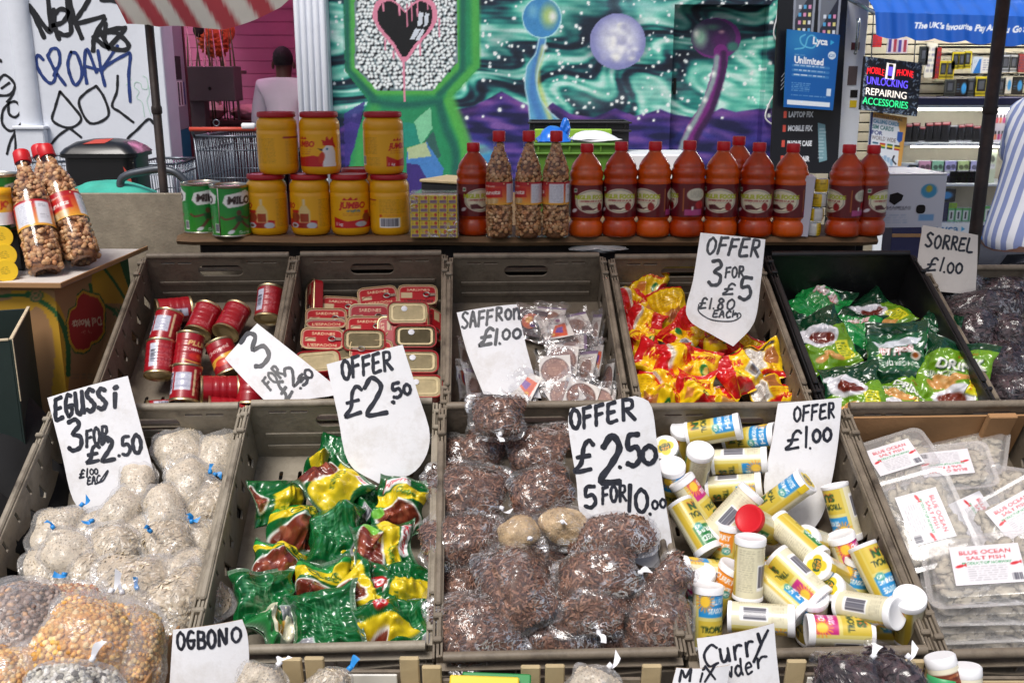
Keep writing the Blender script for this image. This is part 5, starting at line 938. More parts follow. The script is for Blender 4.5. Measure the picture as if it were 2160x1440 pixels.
# ---------------------------------------------------------------- salt fish trays
c = Cv(120, 90, 66, 50, (216, 214, 218)); c.text('BLUE OCEAN', 60, 16, 9, (190, 60, 70), .012, wd=88).text('SALT FISH', 60, 29, 8, (190, 60, 70), .012, wd=66).text('PRODUCT OF NORWAY', 60, 41, 5.5, (60, 140, 90), .02, wd=84).small(26, 48, 94, 84, (130, 130, 136), 5, .5)
for sx in (14, 106): c.ell(sx, 46, 8, 3.2, (196, 40, 50), -15).poly([(sx + 6, 44), (sx + 11, 40), (sx + 11, 48)], (196, 40, 50))
c.bars(96, 66, 116, 86, n=10)
V, F, C = flat(.094, .07, c, 0); LBL = G().add((V, F, C)).mesh('label', True, True); LBL.materials.append(MAT['print'])
mat('fish', (178, 168, 148), .75, var=.35, vscale=60, bump=.9, bscale=140)
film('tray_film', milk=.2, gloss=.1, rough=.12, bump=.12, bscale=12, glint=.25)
r = np.random.RandomState(4); gfi = G(); w1 = Wob(8, 9, 1.2)
for i in range(150):
    p = np.array([r.uniform(-.064, .064), r.uniform(-.044, .044), r.uniform(-.004, .007)]); V = ICO2[0] * r.uniform(.6, 1.5, 3) * [.013, .006, .004]; V = V * (1 + .4 * w1(V * 110)[:, None]); gfi.add((V, ICO2[1]), RZ(r.uniform(0, 180))); gfi.V[-1] = gfi.V[-1] + p
FISH = gfi.mesh('fish'); FISH.materials.append(MAT['fish'])
def tray_mesh():
    a, b = .084, .062; R1 = [(rr_ring(a - .012, b - .012, .014), -.013), (rr_ring(a - .008, b - .008, .016), -.01), (rr_ring(a - .003, b - .003, .018), .006), (rr_ring(a + .004, b + .004, .02), .007), (rr_ring(a + .004, b + .004, .02), .0085), (rr_ring(a - .004, b - .004, .018), .009), (rr_ring(a - .009, b - .009, .016), .016), (rr_ring(a - .014, b - .014, .012), .0175)]
    m = G().add(loft(R1)).mesh('tray', 35); m.materials.append(MAT['tray_film']); return m
TRAY = tray_mesh(); gx = 'clear trays of salt fish'
for i, (x, y, h, a, le, tu, k, lb) in enumerate([
    (2030, 950, .06, 6, 44, 0, 0, 'salt fish tray at the back beside the card lining'), (1886, 976, .09, -18, 40, 4, 1, 'salt fish tray with red lettering tipped at the back left'), (1996, 990, .11, 174, 46, 0, 1, 'salt fish tray with its label upside down, top of the back pair'), (2100, 1040, .07, 10, 36, 0, 0, 'salt fish tray without visible label behind the upright strips'), (1952, 1098, .12, 72, 24, 0, 1, 'large salt fish tray with label turned on its side'), (2056, 1100, .08, 62, 16, 20, 1, 'salt fish tray on its side showing a strip of red letters'), (2150, 1092, .12, -30, 26, 0, 1, 'salt fish tray cut by the picture edge, halfway up'), (2098, 1150, .06, -20, 30, 0, 1, 'salt fish tray with a label corner showing behind the front stack'),
    (2084, 1206, .135, -4, 38, 0, 1, 'salt fish tray topmost of the front stack, label up'), (2080, 1246, .1, -2, 38, 0, 0, 'salt fish tray second from the top of the front stack'), (2074, 1284, .065, -3, 38, 0, 0, 'salt fish tray third from the top of the front stack'), (2068, 1318, .035, -2, 38, 0, 0, 'salt fish tray at the bottom of the front stack')]):
    s_ = 1.22 if i >= 8 else 1.0 if i != 4 else 1.1
    t = thing('salt_fish_tray', lb, 'tray', face_pose(cp(cF5, x, y, h), a, le, tu) @ Matrix.Scale(s_, 4), gx); ob('tray', TRAY, None, t); o = ob('fish', FISH, None, t); o['kind'] = 'stuff'
    if k: ob('label', LBL, None, t, T(0, 0, .0186) if i != 5 else T(0, -.0, .0186))
# ---------------------------------------------------------------- pulses in the near corner, and the lower trays
mat('ply', (176, 158, 122), .8, var=.15, vscale=8, bump=.2, bscale=60, aniso=(1, 6, 1))
mat('white_card', (222, 220, 212), .75, var=.04)
P = atd(345, 1376, 1.55); Q = atd(0, 1376, 1.55)
t = thing('pulse_box', 'brown card box under the bags of corn and beans', 'box', Matrix.Identity(4))
ob('base', box2((Q.x - .1, 1.22, P.z - .2), (P.x - .004, 1.452, P.z - .194)), 'cardboard', t, smooth=False)
for a, b in (((P.x - .005, 1.2, P.z - .2), (P.x, 1.452, P.z)), ((Q.x - .1, 1.452, P.z - .2), (P.x, 1.457, P.z - .02)), ((Q.x - .1, 1.2, P.z - .2), (P.x - .005, 1.205, P.z - .03)), ((Q.x - .105, 1.2, P.z - .2), (Q.x - .1, 1.457, P.z - .02))): ob('side', box2(a, b, .001), 'cardboard', t, smooth=False)
for i, (x, y, d, a, s_, kd, nk, ti, lb) in enumerate([
    (112, 1276, 1.6, 74, (.036, .085, .03), 'maize', (0, 1, .2), None, 'bag of orange and white maize lying behind the others'), (46, 1326, 1.55, -10, (.072, .074, .05), 'bean', (.8, -.6, .5), 'tie_white', 'big bag of brown beans in the near corner'), (132, 1330, 1.56, 10, (.04, .04, .03), 'maize', None, None, 'small part hidden maize bag between beans and split peas'), (180, 1360, 1.5, 8, (.078, .072, .05), 'corn', (.2, 1, .3), 'tie_white', 'biggest bag of yellow split peas'), (286, 1384, 1.53, 4, (.042, .075, .04), 'corn', (-.4, 1, .2), 'tie_white', 'slim bag of yellow split peas at the box edge'), (26, 1425, 1.46, 0, (.055, .05, .04), 'corn', (.9, .3, .2), None, 'bag of yellow split peas at the bottom picture corner'), (150, 1452, 1.42, 0, (.06, .04, .035), 'white_bean', (.5, .8, .4), 'tie_white', 'bag of black-eyed beans cut by the bottom picture edge')]):
    clear_bag('pulse_bag', lb, 'bag', 'bags of corn and beans', face_pose(atd(x, y, d), a, 18), s_, 1300 + i * 9, kd, nk, ti, .03, 2.3)
# lower row of small trays with corner posts
gl_ = 'small card trays under the front crates'
for i, (x0, x1, yt, ins, lb) in enumerate([(378, 636, 1386, None, 'small card tray behind the ogbono card'), (642, 884, 1384, 'white_card', 'small card tray with a white panel and blue tied bag'), (890, 1140, 1402, None, 'small card tray holding a green and yellow box end'), (1150, 1396, 1400, None, 'small card tray holding clear crumpled bags'), (1660, 1950, 1390, 'white_card', 'small card tray with brown bags and white tubs'), (1956, 2250, 1398, 'ply', 'small card tray with a plywood piece at the end')]):
    A, B = atd(x0, yt, 1.52), atd(x1, yt, 1.52); w_ = B.x - A.x; t = thing('card_tray', lb, 'tray', Matrix.Translation(A) @ RX(10), gl_)
    for X in (0, w_ - .03):
        ob('corner_post', box2((X, -.005, -.16), (X + .03, .003, 0), .002), 'ply', t, smooth=False)
    ob('back', box2((.03, .0, -.16), (w_ - .03, .006, -.03), .001), 'crate', t, smooth=False); ob('base', box2((0, -.16, -.166), (w_, .006, -.16), .001), 'ply', t, smooth=False)
    for X in (0, w_ - .004): ob('side', box2((X, -.16, -.16), (X + .004, -.006, -.07), .001), 'ply', t, smooth=False)
    if ins: ob('panel', box2((.032, -.012, -.1), (w_ - .034, -.008, -.026), .001), ins, t, smooth=False)
g = pillow(.13, .1, .02, 71, maggi_print(4), crush=.2)
tag(ob('stock_cube_box', box2((-.05, -.03, -.05), (.05, .03, .05), .002), None, M=face_pose(atd(1046, 1487, 1.47), 2, 20), smooth=False), 'green and yellow box end poking up at the bottom edge', 'box').data.materials.append(mat('green_yellow', (20, 130, 60), .4))
tag(ob('yellow_strip_box', box2((-.05, -.03, -.05), (.05, .03, .05), .002), None, M=face_pose(atd(1020, 1494, 1.455), 2, 20), smooth=False), 'yellow box end in front of the green one at the bottom edge', 'box').data.materials.append(mat('yellow_box', (226, 196, 40), .4))
for x, y, s_, kd, lb in [(545, 1440, .035, 'fine', 'clear crumpled bag beside the ogbono card'), (1245, 1448, .035, 'fine', 'clear crumpled bag in the middle lower tray'), (700, 1446, .03, 'egusi', 'small bag with blue ties at the bottom edge'), (1800, 1430, .05, 'sorrel', 'dark bag lying in the lower tray under the tubs'), (1880, 1424, .045, 'sorrel', 'dark bag with a white twist under the salt fish')]:
    clear_bag('loose_bag', lb, 'bag', 'bags in the lower trays', face_pose(atd(x, y, 1.46), 20, 26), (s_, s_ * .8, .03), x, kd, (.5, 1, .4), 'tie_blue' if x == 700 else 'tie_white', .02)
def nut_print():
    c = Cv(120, 70, 56, 34, (226, 220, 196)); r = random.Random(5)
    c.rect(30, 14, 92, 50, (110, 50, 30))
    for i in range(40): c.ell(r.uniform(34, 88), r.uniform(18, 46), 4, 3, r.choice([(150, 84, 50), (92, 40, 26), (196, 150, 110)]))
    c.text('SPICE', 60, 60, 7, (60, 50, 40), .02).bars(96, 20, 116, 50, n=10); return c
np_ = nut_print(); NL = G().add(wrap([(.03, .03), (.03, -.034)], np_, -180, 180)).mesh('jar_label', True, True); NL.materials.append(MAT['print'])
NC = G().add(lathe([(.03, .028), (.031, .03), (.031, .046), (.028, .049), (.0001, .049)], 32)).mesh('lid', 45); NC.materials.append(MAT['white_cap'])
mat('green_cap', (60, 160, 100), .4); NG = NC.copy(); NG.materials.clear(); NG.materials.append(MAT['green_cap'])
for x, y, a, cp_, lb in [(1995, 1410, -8, NC, 'white spice jar with a nut picture, nearer the twisted bag'), (2040, 1432, 4, NC, 'white spice jar with a nut picture, next to the plywood'), (1988, 1452, 10, NG, 'spice jar with a green lid at the bottom edge')]:
    t = thing('spice_jar', lb, 'jar', axis_pose(atd(x, y + 22, 1.48), a, 18) @ Matrix.Scale(.74, 4), 'white spice jars'); ob('label', NL, None, t); ob('lid', cp_, None, t)
card('white card lettered ogbono at the bottom edge', [(366, 1326), (362, 1380), (356, 1470)], [(512, 1304), (524, 1350), (527, 1470)], atd(440, 1400, 1.5), 12, [('OGBON', 376, 1366, 112, 36, -5, .05, 6.5), ('O', 492, 1352, 26, 32, -6, .05, 6.5)], 11)
card('white card lettered curry powder at the bottom edge', [(1470, 1346), (1476, 1400), (1484, 1480)], [(1632, 1312), (1638, 1380), (1650, 1480)], atd(1560, 1400, 1.5), 14, [('C', 1484, 1404, 40, 44, -8, .1, 6), ('u', 1518, 1392, 28, 44, -10, .05, 6), ('rr', 1546, 1386, 52, 46, -12, .05, 6), ('y', 1588, 1370, 34, 38, -2, .1, 7), ('P', 1482, 1440, 26, 30, -10, .1, 5), ('owde', 1506, 1428, 86, 36, -10, .05, 5), ('r', 1594, 1404, 34, 34, -10, .05, 5)], 12)
card('small white card lettered mix in front of the curry card', [(1426, 1406), (1418, 1440), (1410, 1480)], [(1541, 1402), (1534, 1440), (1528, 1480)], atd(1480, 1430, 1.46), 14, [('M', 1432, 1434, 34, 26, -8, .2, 5), ('i', 1470, 1432, 14, 26, 0, .2, 5), ('X', 1484, 1432, 36, 32, -10, .15, 5)], 13)
# ---------------------------------------------------------------- goods on the plank
mat('jar_yellow', (236, 172, 18), .34, coat=.15, var=.04)
def jumbo(k):
    c = Cv(342, 92, 116, 54, (238, 176, 22)); R2 = (196, 24, 32); X0 = 171; tx = (150, 110, 24)
    if k == 0: c.rect(X0 - 92, 0, X0 - 82, 92, (236, 236, 236)).ell(X0 - 86, 40, 6, 16, R2).small(X0 - 62, 12, X0 - 6, 84, tx, 4, .55).small(X0 + 20, 18, X0 + 78, 84, tx, 4, .5).rect(X0 + 14, 8, X0 + 84, 13, (150, 40, 50))
    if k == 1:
        c.poly([(X0 - 100, 62), (X0 - 60, 66), (X0 - 20, 60), (X0 + 30, 70), (X0 + 30, 92), (X0 - 100, 92)], R2).text('JUMBO', X0 - 46, 28, 15, R2, .04, shear=.15, wd=62).small(X0 - 66, 42, X0 - 24, 58, (190, 90, 40), 6).poly([(X0 - 66, 15), (X0 - 62, 8), (X0 - 56, 14), (X0 - 52, 6), (X0 - 48, 14), (X0 - 42, 8), (X0 - 38, 15)], R2)
        c.poly([(X0 + 4, 92), (X0 + 8, 58), (X0 + 4, 44), (X0 + 16, 32), (X0 + 36, 34), (X0 + 42, 50), (X0 + 44, 92)], (236, 236, 238)).poly([(X0 + 8, 32), (X0 + 4, 16), (X0 + 14, 20), (X0 + 18, 6), (X0 + 26, 18), (X0 + 36, 8), (X0 + 38, 22), (X0 + 46, 40), (X0 + 30, 32)], R2).ell(X0 + 18, 42, 3, 3, (40, 140, 200)).ell(X0 + 18, 42, 1.4, 1.4, (20, 20, 20)).poly([(X0 + 6, 42), (X0 - 8, 40), (X0 + 4, 48)], (40, 30, 30)).ell(X0 + 2, 66, 8, 16, (206, 60, 34), 15).small(X0 + 54, 8, X0 + 80, 84, tx, 4, .5)
    if k == 2: c.small(X0 - 74, 10, X0 - 16, 56, tx, 4, .6).bars(X0 - 78, 62, X0 - 56, 88, n=9).small(X0 - 50, 66, X0 - 8, 88, tx, 4).text('JUMBO', X0 + 46, 34, 15, R2, .04, shear=.15, wd=64).small(X0 + 18, 46, X0 + 76, 60, (190, 90, 40), 6).poly([(X0 + 26, 20), (X0 + 30, 13), (X0 + 36, 19), (X0 + 42, 11), (X0 + 46, 19), (X0 + 54, 13), (X0 + 56, 20)], R2).poly([(X0 + 8, 62), (X0 + 40, 74), (X0 + 90, 66), (X0 + 90, 92), (X0 + 8, 92)], R2).text('1 kg', X0 + 22, 84, 8, (238, 238, 238), .03)
    if k == 3:
        c.text('JUMBO', X0 - 76, 28, 15, R2, .04, shear=.15, wd=60).small(X0 - 66, 40, X0 - 44, 54, (190, 90, 40), 5).poly([(X0 - 110, 70), (X0 - 40, 64), (X0 + 16, 70), (X0 + 16, 92), (X0 - 110, 92)], R2).rect(X0 - 22, 8, X0 - 14, 26, (222, 200, 150)).poly([(X0 - 24, 26), (X0 - 12, 26), (X0 - 2, 42), (X0 - 2, 76), (X0 - 34, 76), (X0 - 34, 42)], (222, 196, 130)).rect(X0 - 30, 50, X0 - 6, 74, (156, 60, 26)).ell(X0 - 46, 60, 15, 14, (150, 60, 34)).rect(X0 - 58, 40, X0 - 34, 48, (190, 40, 30)).ell(X0 - 20, 84, 18, 8, (150, 40, 34)).ell(X0 + 2, 84, 14, 9, (190, 196, 206)).ell(X0 - 50, 84, 14, 8, (196, 200, 210)).ell(X0 - 50, 84, 8, 4, (110, 60, 50)).small(X0 + 22, 10, X0 + 82, 88, tx, 4, .6)
    if k == 4: c.small(X0 - 84, 12, X0 - 52, 56, tx, 4, .35).text('JUMBO', X0 + 6, 26, 17, R2, .045, shear=.15, wd=74).poly([(X0 - 22, 12), (X0 - 16, 4), (X0 - 8, 11), (X0 + 2, 2), (X0 + 8, 11), (X0 + 18, 4), (X0 + 20, 12)], R2).text('crayfish', X0 + 8, 41, 7, (50, 110, 160), .03, wd=36).small(X0 - 22, 48, X0 + 30, 60, (190, 90, 40), 5).poly([(X0 - 50, 60), (X0 - 10, 72), (X0 + 40, 66), (X0 + 90, 60), (X0 + 90, 92), (X0 - 50, 92)], R2).text('1 kg', X0 - 32, 80, 9, (238, 238, 238), .03).ell(X0 + 30, 80, 18, 8, (180, 186, 196)).ell(X0 + 48, 62, 14, 14, (140, 60, 36)).rect(X0 + 40, 42, X0 + 56, 50, R2)
    if k == 5: c.rect(X0 - 80, 10, X0 - 40, 14, (160, 50, 50)).small(X0 - 80, 18, X0 - 40, 30, tx, 4).small(X0 - 30, 10, X0 + 52, 48, tx, 4, .6).bars(X0 - 30, 62, X0 + 28, 90, n=20).ell(X0 - 26, 56, 4, 4, (210, 80, 30)).small(X0 - 16, 52, X0 + 36, 58, (190, 90, 40), 4).small(X0 + 34, 62, X0 + 60, 88, tx, 4).rect(X0 + 72, 0, X0 + 92, 92, R2)
    return c
JB = G().add(lathe([(.0001, .001), (.044, 0), (.05, .003), (.0532, .011), (.0545, .018), (.0545, .114), (.0538, .1155), (.0538, .1185), (.0545, .12), (.0545, .132), (.053, .14), (.048, .1475), (.0455, .15), (.0455, .156)], 56)).mesh('jar_body', 50); JB.materials.append(MAT['jar_yellow'])
mat('jar_lid', (170, 18, 34), .4, bump=.04, bscale=120)
JL = G().add(lathe([(.049, .1505), (.0512, .152), (.0516, .1555), (.0514, .162), (.0496, .1648), (.0468, .1652), (.0455, .1635), (.0001, .1635)], 56)).mesh('jar_lid', 50); JL.materials.append(MAT['jar_lid'])
JP = []
for k in range(6): m = G().add(wrap([(.0549, .108), (.0549, .022)], jumbo(k), -180, 180)).mesh('jar_print', True, True); m.materials.append(MAT['print_gloss']); JP.append(m)
SZ = PZ + .0006
def jar(P, k, rz, label):
    t = thing('stock_jar', label, 'jar', upright(P, rz), 'yellow stock jars with red lids'); b_ = ob('body', JB, None, t); ob('lid', JL, None, t); ob('label', JP[k], None, b_)
def facing(P): return math.degrees(math.atan2(P.x, P.y)) * -1
for x, y, z, dy, k, lb in [(560, 497, 0, 0, 3, 'yellow jar with a bottle picture next to the green tins, bottom layer'), (651, 497, 0, 0, 3, 'yellow jar with a bottle picture, second in the bottom layer'), (736, 497, 0, 0, 4, 'yellow jar with its name in full, third in the bottom layer'), (820, 497, 0, 0, 5, 'yellow jar with a barcode next to the cube pack'), (742, 492, 0, .13, 0, 'yellow jar standing behind the others with only its lid showing')]:
    P = onz(x, y, SZ); P.y += dy + .045; jar(P, k, facing(P), lb)
for x, k, lb in [(599, 0, 'yellow jar full of small print, on top at the end'), (686, 1, 'yellow jar with a white hen picture, on the top layer'), (816, 2, 'yellow jar on top above the barcode jar')]:
    P = onz(x, 366, SZ + .166); P.y = onz(651, 497, SZ).y + .05; P.x = (x - 1080) * (P.y / .99) / FPX; jar(Vector((P.x, P.y, SZ + .1655)), k, facing(P), lb)
# green drink tins
def milo():
    c = Cv(327, 128, 112, 62, (30, 132, 54)); X0 = 163
    c.grad(lambda X, Y: np.clip((Y - 60) / 90, 0, .5), (70, 150, 40))
    for o in (-80, 34):
        x = X0 + o; c.poly([(x - 34, 40), (x - 26, 20), (x + 10, 14), (x + 34, 8), (x + 62, 22), (x + 58, 42), (x + 20, 50), (x - 20, 54)], (228, 230, 228)).text('MILO', x + 14, 34, 19, (44, 26, 26), .05, shear=.12, wd=68).small(x + 16, 12, x + 44, 17, (90, 90, 90), 4)
        c.ell(x + 8, 68, 7, 8, (96, 62, 44)).poly([(x - 6, 76), (x + 16, 74), (x + 22, 92), (x + 2, 96)], (34, 84, 44)).line([(x - 6, 80), (x - 28, 84), (x - 40, 78)], 6, (104, 68, 48)).line([(x + 16, 78), (x + 34, 84), (x + 42, 80)], 6, (104, 68, 48)).line([(x + 6, 94), (x - 4, 106), (x - 14, 116)], 8, (96, 62, 44)).line([(x + 16, 92), (x + 30, 104), (x + 40, 108)], 8, (96, 62, 44)).ell(x - 16, 118, 10, 5, (222, 226, 232), -20).text('Energy', x + 22, 120, 8, (220, 230, 220), .02)
    c.small(X0 - 30, 50, X0 - 12, 110, (150, 200, 160), 5, .5).bars(X0 - 28, 96, X0 - 14, 120, n=8); return c
MP = G().add(wrap([(.0525, .134), (.0525, .006)], milo(), -180, 180)).mesh('tin_print', True, True); MP.materials.append(MAT['print_gloss'])
MR = G().add(lathe([(.0523, .132), (.0538, .134), (.0538, .1385), (.0525, .1395), (.0505, .137), (.0505, .134), (.0001, .134)], 56)).mesh('rim', 50); MR.materials.append(MAT['tin'])
MBs = G().add(lathe([(.0001, .003), (.05, .003), (.0528, 0), (.0535, .002), (.0535, .005), (.0522, .0065)], 56)).mesh('base', 50); MBs.materials.append(MAT['tin'])
SEAM = G().add(box(.004, .0012, .128, (0, -.0528, .07), .0005)).mesh('seam'); SEAM.materials.append(MAT['tin'])
def milo_tin(P, rz, label, seam=None):
    t = thing('drink_tin', label, 'tin', upright(P, rz), 'green drink powder tins'); ob('label', MP, None, t); ob('rim', MR, None, t); ob('base', MBs, None, t)
    if seam is not None: ob('seam', SEAM, None, t, RZ(seam))
P = onz(419, 494, SZ); P.y += .05; milo_tin(P, -12, 'green drink tin behind, at the end of the plank'); P = onz(484, 499, SZ); P.y += .03; milo_tin(P, -6, 'green drink tin in front, beside the yellow jars', -14)
# cube pack
cc = Cv(26, 24, 14, 13, (232, 206, 34)); cc.rect(3, 2, 10, 11, (120, 60, 30), .25).rect(14, 3, 22, 10, (190, 40, 30)).rect(16.5, 1, 19.5, 12, (190, 40, 30)).rect(3, 13, 23, 22, (140, 110, 130)).small(4, 14, 22, 21, (90, 50, 90), 3, .9)
V, F, C = flat(.0225, .0212, cc, .0111); g = G().add((V, F, C)); g.add(box(.0236, .0224, .022, b=.0012), c=lin((232, 206, 34))); CUB = g.mesh('cube', False, True); CUB.materials.append(MAT['print_gloss'])
P0 = onz(866, 503, SZ); P1 = onz(965, 503, SZ); w_ = P1.x - P0.x; t = thing('cube_pack', 'clear wrapped pack of small yellow stock cubes on the plank', 'pack', Matrix.Translation((P0 + P1) / 2 + Vector((0, .03, 0)))); st = w_ / 5
for i in range(5):
    for j in range(5): ob('cube', CUB, None, t, T((i - 2) * st, -.014, .0125 + j * .0228) @ RX(90) @ Matrix.Diagonal((st / .0242, 1, 1, 1)))
ob('tray', box2((-w_ / 2, -.002, 0), (w_ / 2, .05, .112), .002), 'white_card', t, smooth=False); ob('wrap', G().add(box(w_ + .006, .07, .122, (0, .008, .0612), .004)), 'film', t, smooth=False)
# peanut bottles
def nut_label():
    c = Cv(230, 64, 92, 34, (200, 60, 40)); c.grad(lambda X, Y: np.clip((Y - 18) / 46, 0, 1), (236, 176, 60)).rect(0, 0, 230, 12, (176, 28, 40))
    for x in (40,): c.poly([(x - 34, 22), (x + 34, 16), (x + 36, 42), (x - 30, 46)], (190, 30, 34)).text('Peanuts', x, 30, 11, (240, 236, 226), .03, rot=-5, wd=60).text('Hamburg', x - 4, 12, 6, (240, 230, 220), .02, wd=40)
    for i in range(16): c.ell(20 + (i * 37 % 44), 48 + (i * 13 % 12), 5, 4, [(220, 190, 140), (200, 164, 110)][i % 2], i * 30)
    c.rect(88, 6, 128, 58, (222, 224, 232)).small(91, 9, 125, 56, (120, 122, 140), 4, .5).rect(134, 6, 164, 58, (226, 228, 236)).small(140, 12, 158, 18, (90, 90, 100), 4).small(140, 36, 158, 46, (130, 130, 140), 4).bars(176, 12, 208, 54, n=16, vert=False); return c
NLB = G().add(wrap([(.0372, .152), (.0372, .092)], nut_label(), -180, 180)).mesh('bottle_label', True, True); NLB.materials.append(MAT['print_gloss'])
bp_ = np.array([(.0001, .002), (.03, 0), (.0352, .003), (.0365, .01), (.0368, .06), (.0368, .165), (.0355, .178), (.0315, .196), (.025, .213), (.0175, .229), (.0148, .243), (.0145, .262)])
GLS = G().add(lathe(bp_, 40)).mesh('bottle_glass', 60); GLS.materials.append(MAT['film_clear'])
CAPB = G().add(lathe([(.0155, .256), (.0168, .258), (.0168, .281), (.0155, .2835), (.0001, .2835)], 28)).mesh('bottle_cap', 45); CAPB.materials.append(MAT['red_cap'])
r = np.random.RandomState(2); zz = np.concatenate([r.uniform(.008, .25, 760)]); ra = np.interp(zz, bp_[1:, 1], bp_[1:, 0]); keep = r.uniform(0, 1, len(zz)) < ra / .037; zz, ra = zz[keep], ra[keep]; i = np.arange(len(zz)); th = i * 2.39996; pts = np.stack([(ra - .0058) * np.cos(th), (ra - .0058) * np.sin(th), zz], 1); nm = np.stack([np.cos(th), np.sin(th), np.zeros(len(th))], 1)
g = G().add(scatter(ICO2, pts, nm, (.0058, .0052, .0047), 3, [(206, 160, 110), (190, 140, 92), (222, 182, 136), (176, 122, 78), (200, 150, 110)], jit=.6)); q = lathe(np.stack([np.maximum(bp_[:, 0] - .009, .0001), bp_[:, 1]], 1)[1:], 20); g.add(q, c=lin((130, 86, 52)))
PNUT = g.mesh('peanuts', True, True); PNUT.materials.append(MAT['grain'])
def nut_bottle(M, rz, label):
    t = thing('peanut_bottle', label, 'bottle', M @ RZ(rz), 'bottles of peanuts with red caps'); o = ob('peanuts', PNUT, None, t); o['kind'] = 'stuff'; b_ = ob('glass', GLS, None, t); ob('label', NLB, None, b_); ob('cap', CAPB, None, t)
for x, rz, lb in [(1053, 76, 'peanut bottle with half a name on its label, beside the oil bottle'), (1115, 52, 'peanut bottle with a white text panel, middle of three on the plank'), (1172, 12, 'peanut bottle with a barcode at its edge, last of three on the plank')]:
    P = onz(x, 503, SZ); P.y += .025; nut_bottle(upright(P), rz, lb)
# palm oil bottles
for q_, c_ in enumerate(((198, 72, 6), (182, 60, 4), (206, 84, 10))): mat('palm_oil%d' % q_, c_, .3, var=.3, vscale=16, coat=.3, aniso=(1, 1, .35))
def oil_label():
    c = Cv(286, 92, 112, 48, (104, 14, 26)); X0 = 143; c.grad(lambda X, Y: .3 * np.sin(X / 40) ** 2, (84, 10, 22))
    c.ell(X0, 46, 47, 33, (228, 222, 200)).ell(X0, 46, 43.5, 30, (40, 44, 40)).ell(X0, 46, 42.5, 29, (226, 220, 192)).text('NIGLIR FOODS', X0, 34, 11, (176, 190, 30), .045, wd=96).text('COOKING RED PALM OIL', X0, 45, 5, (150, 50, 50), .02, wd=70).small(X0 - 16, 50, X0 + 26, 53, (110, 100, 90), 4).poly([(X0 - 30, 58), (X0 - 12, 56), (X0 + 2, 66), (X0 + 18, 62), (X0 + 4, 70), (X0 - 28, 70)], (86, 26, 34)).ell(X0 + 24, 62, 9, 11, (150, 24, 26)).poly([(X0 + 15, 62), (X0 + 24, 47), (X0 + 33, 62)], (140, 22, 26))
    c.rect(X0 - 52, 10, X0 - 42, 21, (226, 226, 220)).ell(X0 - 47, 15.5, 3.6, 3.6, (30, 110, 60)).ell(X0 - 50, 72, 9, 5, (222, 218, 222), -25).line([(X0 + 62, 14), (X0 + 62, 74)], 2.5, (190, 120, 40), smooth=False).rect(X0 + 66, 70, X0 + 116, 86, (176, 70, 130)).rect(X0 + 84, 62, X0 + 90, 72, (226, 226, 220)).ell(X0 + 98, 30, 27, 17, (214, 212, 190)).small(X0 + 80, 20, X0 + 118, 40, (110, 110, 96), 4, .5).ell(X0 + 108, 58, 13, 11, (176, 20, 30)).rect(2, 12, 22, 74, (206, 204, 184)).small(4, 16, 20, 72, (120, 116, 100), 5, .5); return c
OB = G().add(lathe([(.0001, .002), (.038, 0), (.0445, .003), (.047, .01), (.0475, .018), (.0472, .032), (.045, .04), (.0415, .0445), (.041, .048), (.0425, .052), (.0455, .055), (.046, .06), (.046, .148), (.0466, .153), (.0466, .158), (.0442, .1625), (.0438, .166), (.0458, .172), (.0465, .179), (.0455, .185), (.0425, .1895), (.0415, .193), (.042, .197), (.0395, .204), (.033, .215), (.0255, .225), (.0185, .234), (.0158, .239), (.0155, .246)], 52)).mesh('oil_body', 60); OB.materials.append(MAT['palm_oil0']); OBS = [OB, OB.copy(), OB.copy()]
for q_ in (1, 2): OBS[q_].materials[0] = MAT['palm_oil%d' % q_]
OLB = G().add(wrap([(.0464, .15), (.0464, .058)], oil_label(), -180, 180)).mesh('oil_label', True, True); OLB.materials.append(MAT['print_gloss'])
OC = G().add(lathe([(.0165, .24), (.0178, .242), (.0178, .262), (.0165, .2645), (.0001, .2645)], 28)).mesh('oil_cap', 45); OC.materials.append(MAT['red_cap'])
for x, dy, rz, s_, lb in [(1000, .06, 26, .94, 'palm oil bottle standing alone between cube pack and peanuts'), (1235, .03, 22, .94, 'palm oil bottle next to the peanuts, first of the run'), (1306, .03, -2, .96, 'palm oil bottle, second of the run after the peanuts'), (1376, .03, -38, .96, 'palm oil bottle with its oval half turned away, third of the run'), (1447, .03, -92, .97, 'palm oil bottle with clear neck and back label, fourth of the run'), (1517, .03, -4, .96, 'palm oil bottle, fifth of the run, above the offer card'), (1548, .13, 160, .99, 'palm oil bottle standing behind the run'), (1591, .03, 0, .95, 'palm oil bottle, sixth of the run'), (1661, .03, -28, .94, 'palm oil bottle beside the white carton'), (1777, .03, -58, .93, 'palm oil bottle after the white carton'), (1828, .05, 58, .92, 'last palm oil bottle at the end of the plank')]:
    P = onz(x, 500, SZ); P.y += dy; P.x = (x - 1080) * (P.y / .995) / FPX; t = thing('palm_oil_bottle', lb, 'bottle', upright(P, rz + facing(P)) @ Matrix.Diagonal((1, 1, s_, 1)), 'bottles of red palm oil'); b_ = ob('body', OBS[x % 3], None, t); ob('label', OLB, None, b_); ob('cap', OC, None, t)
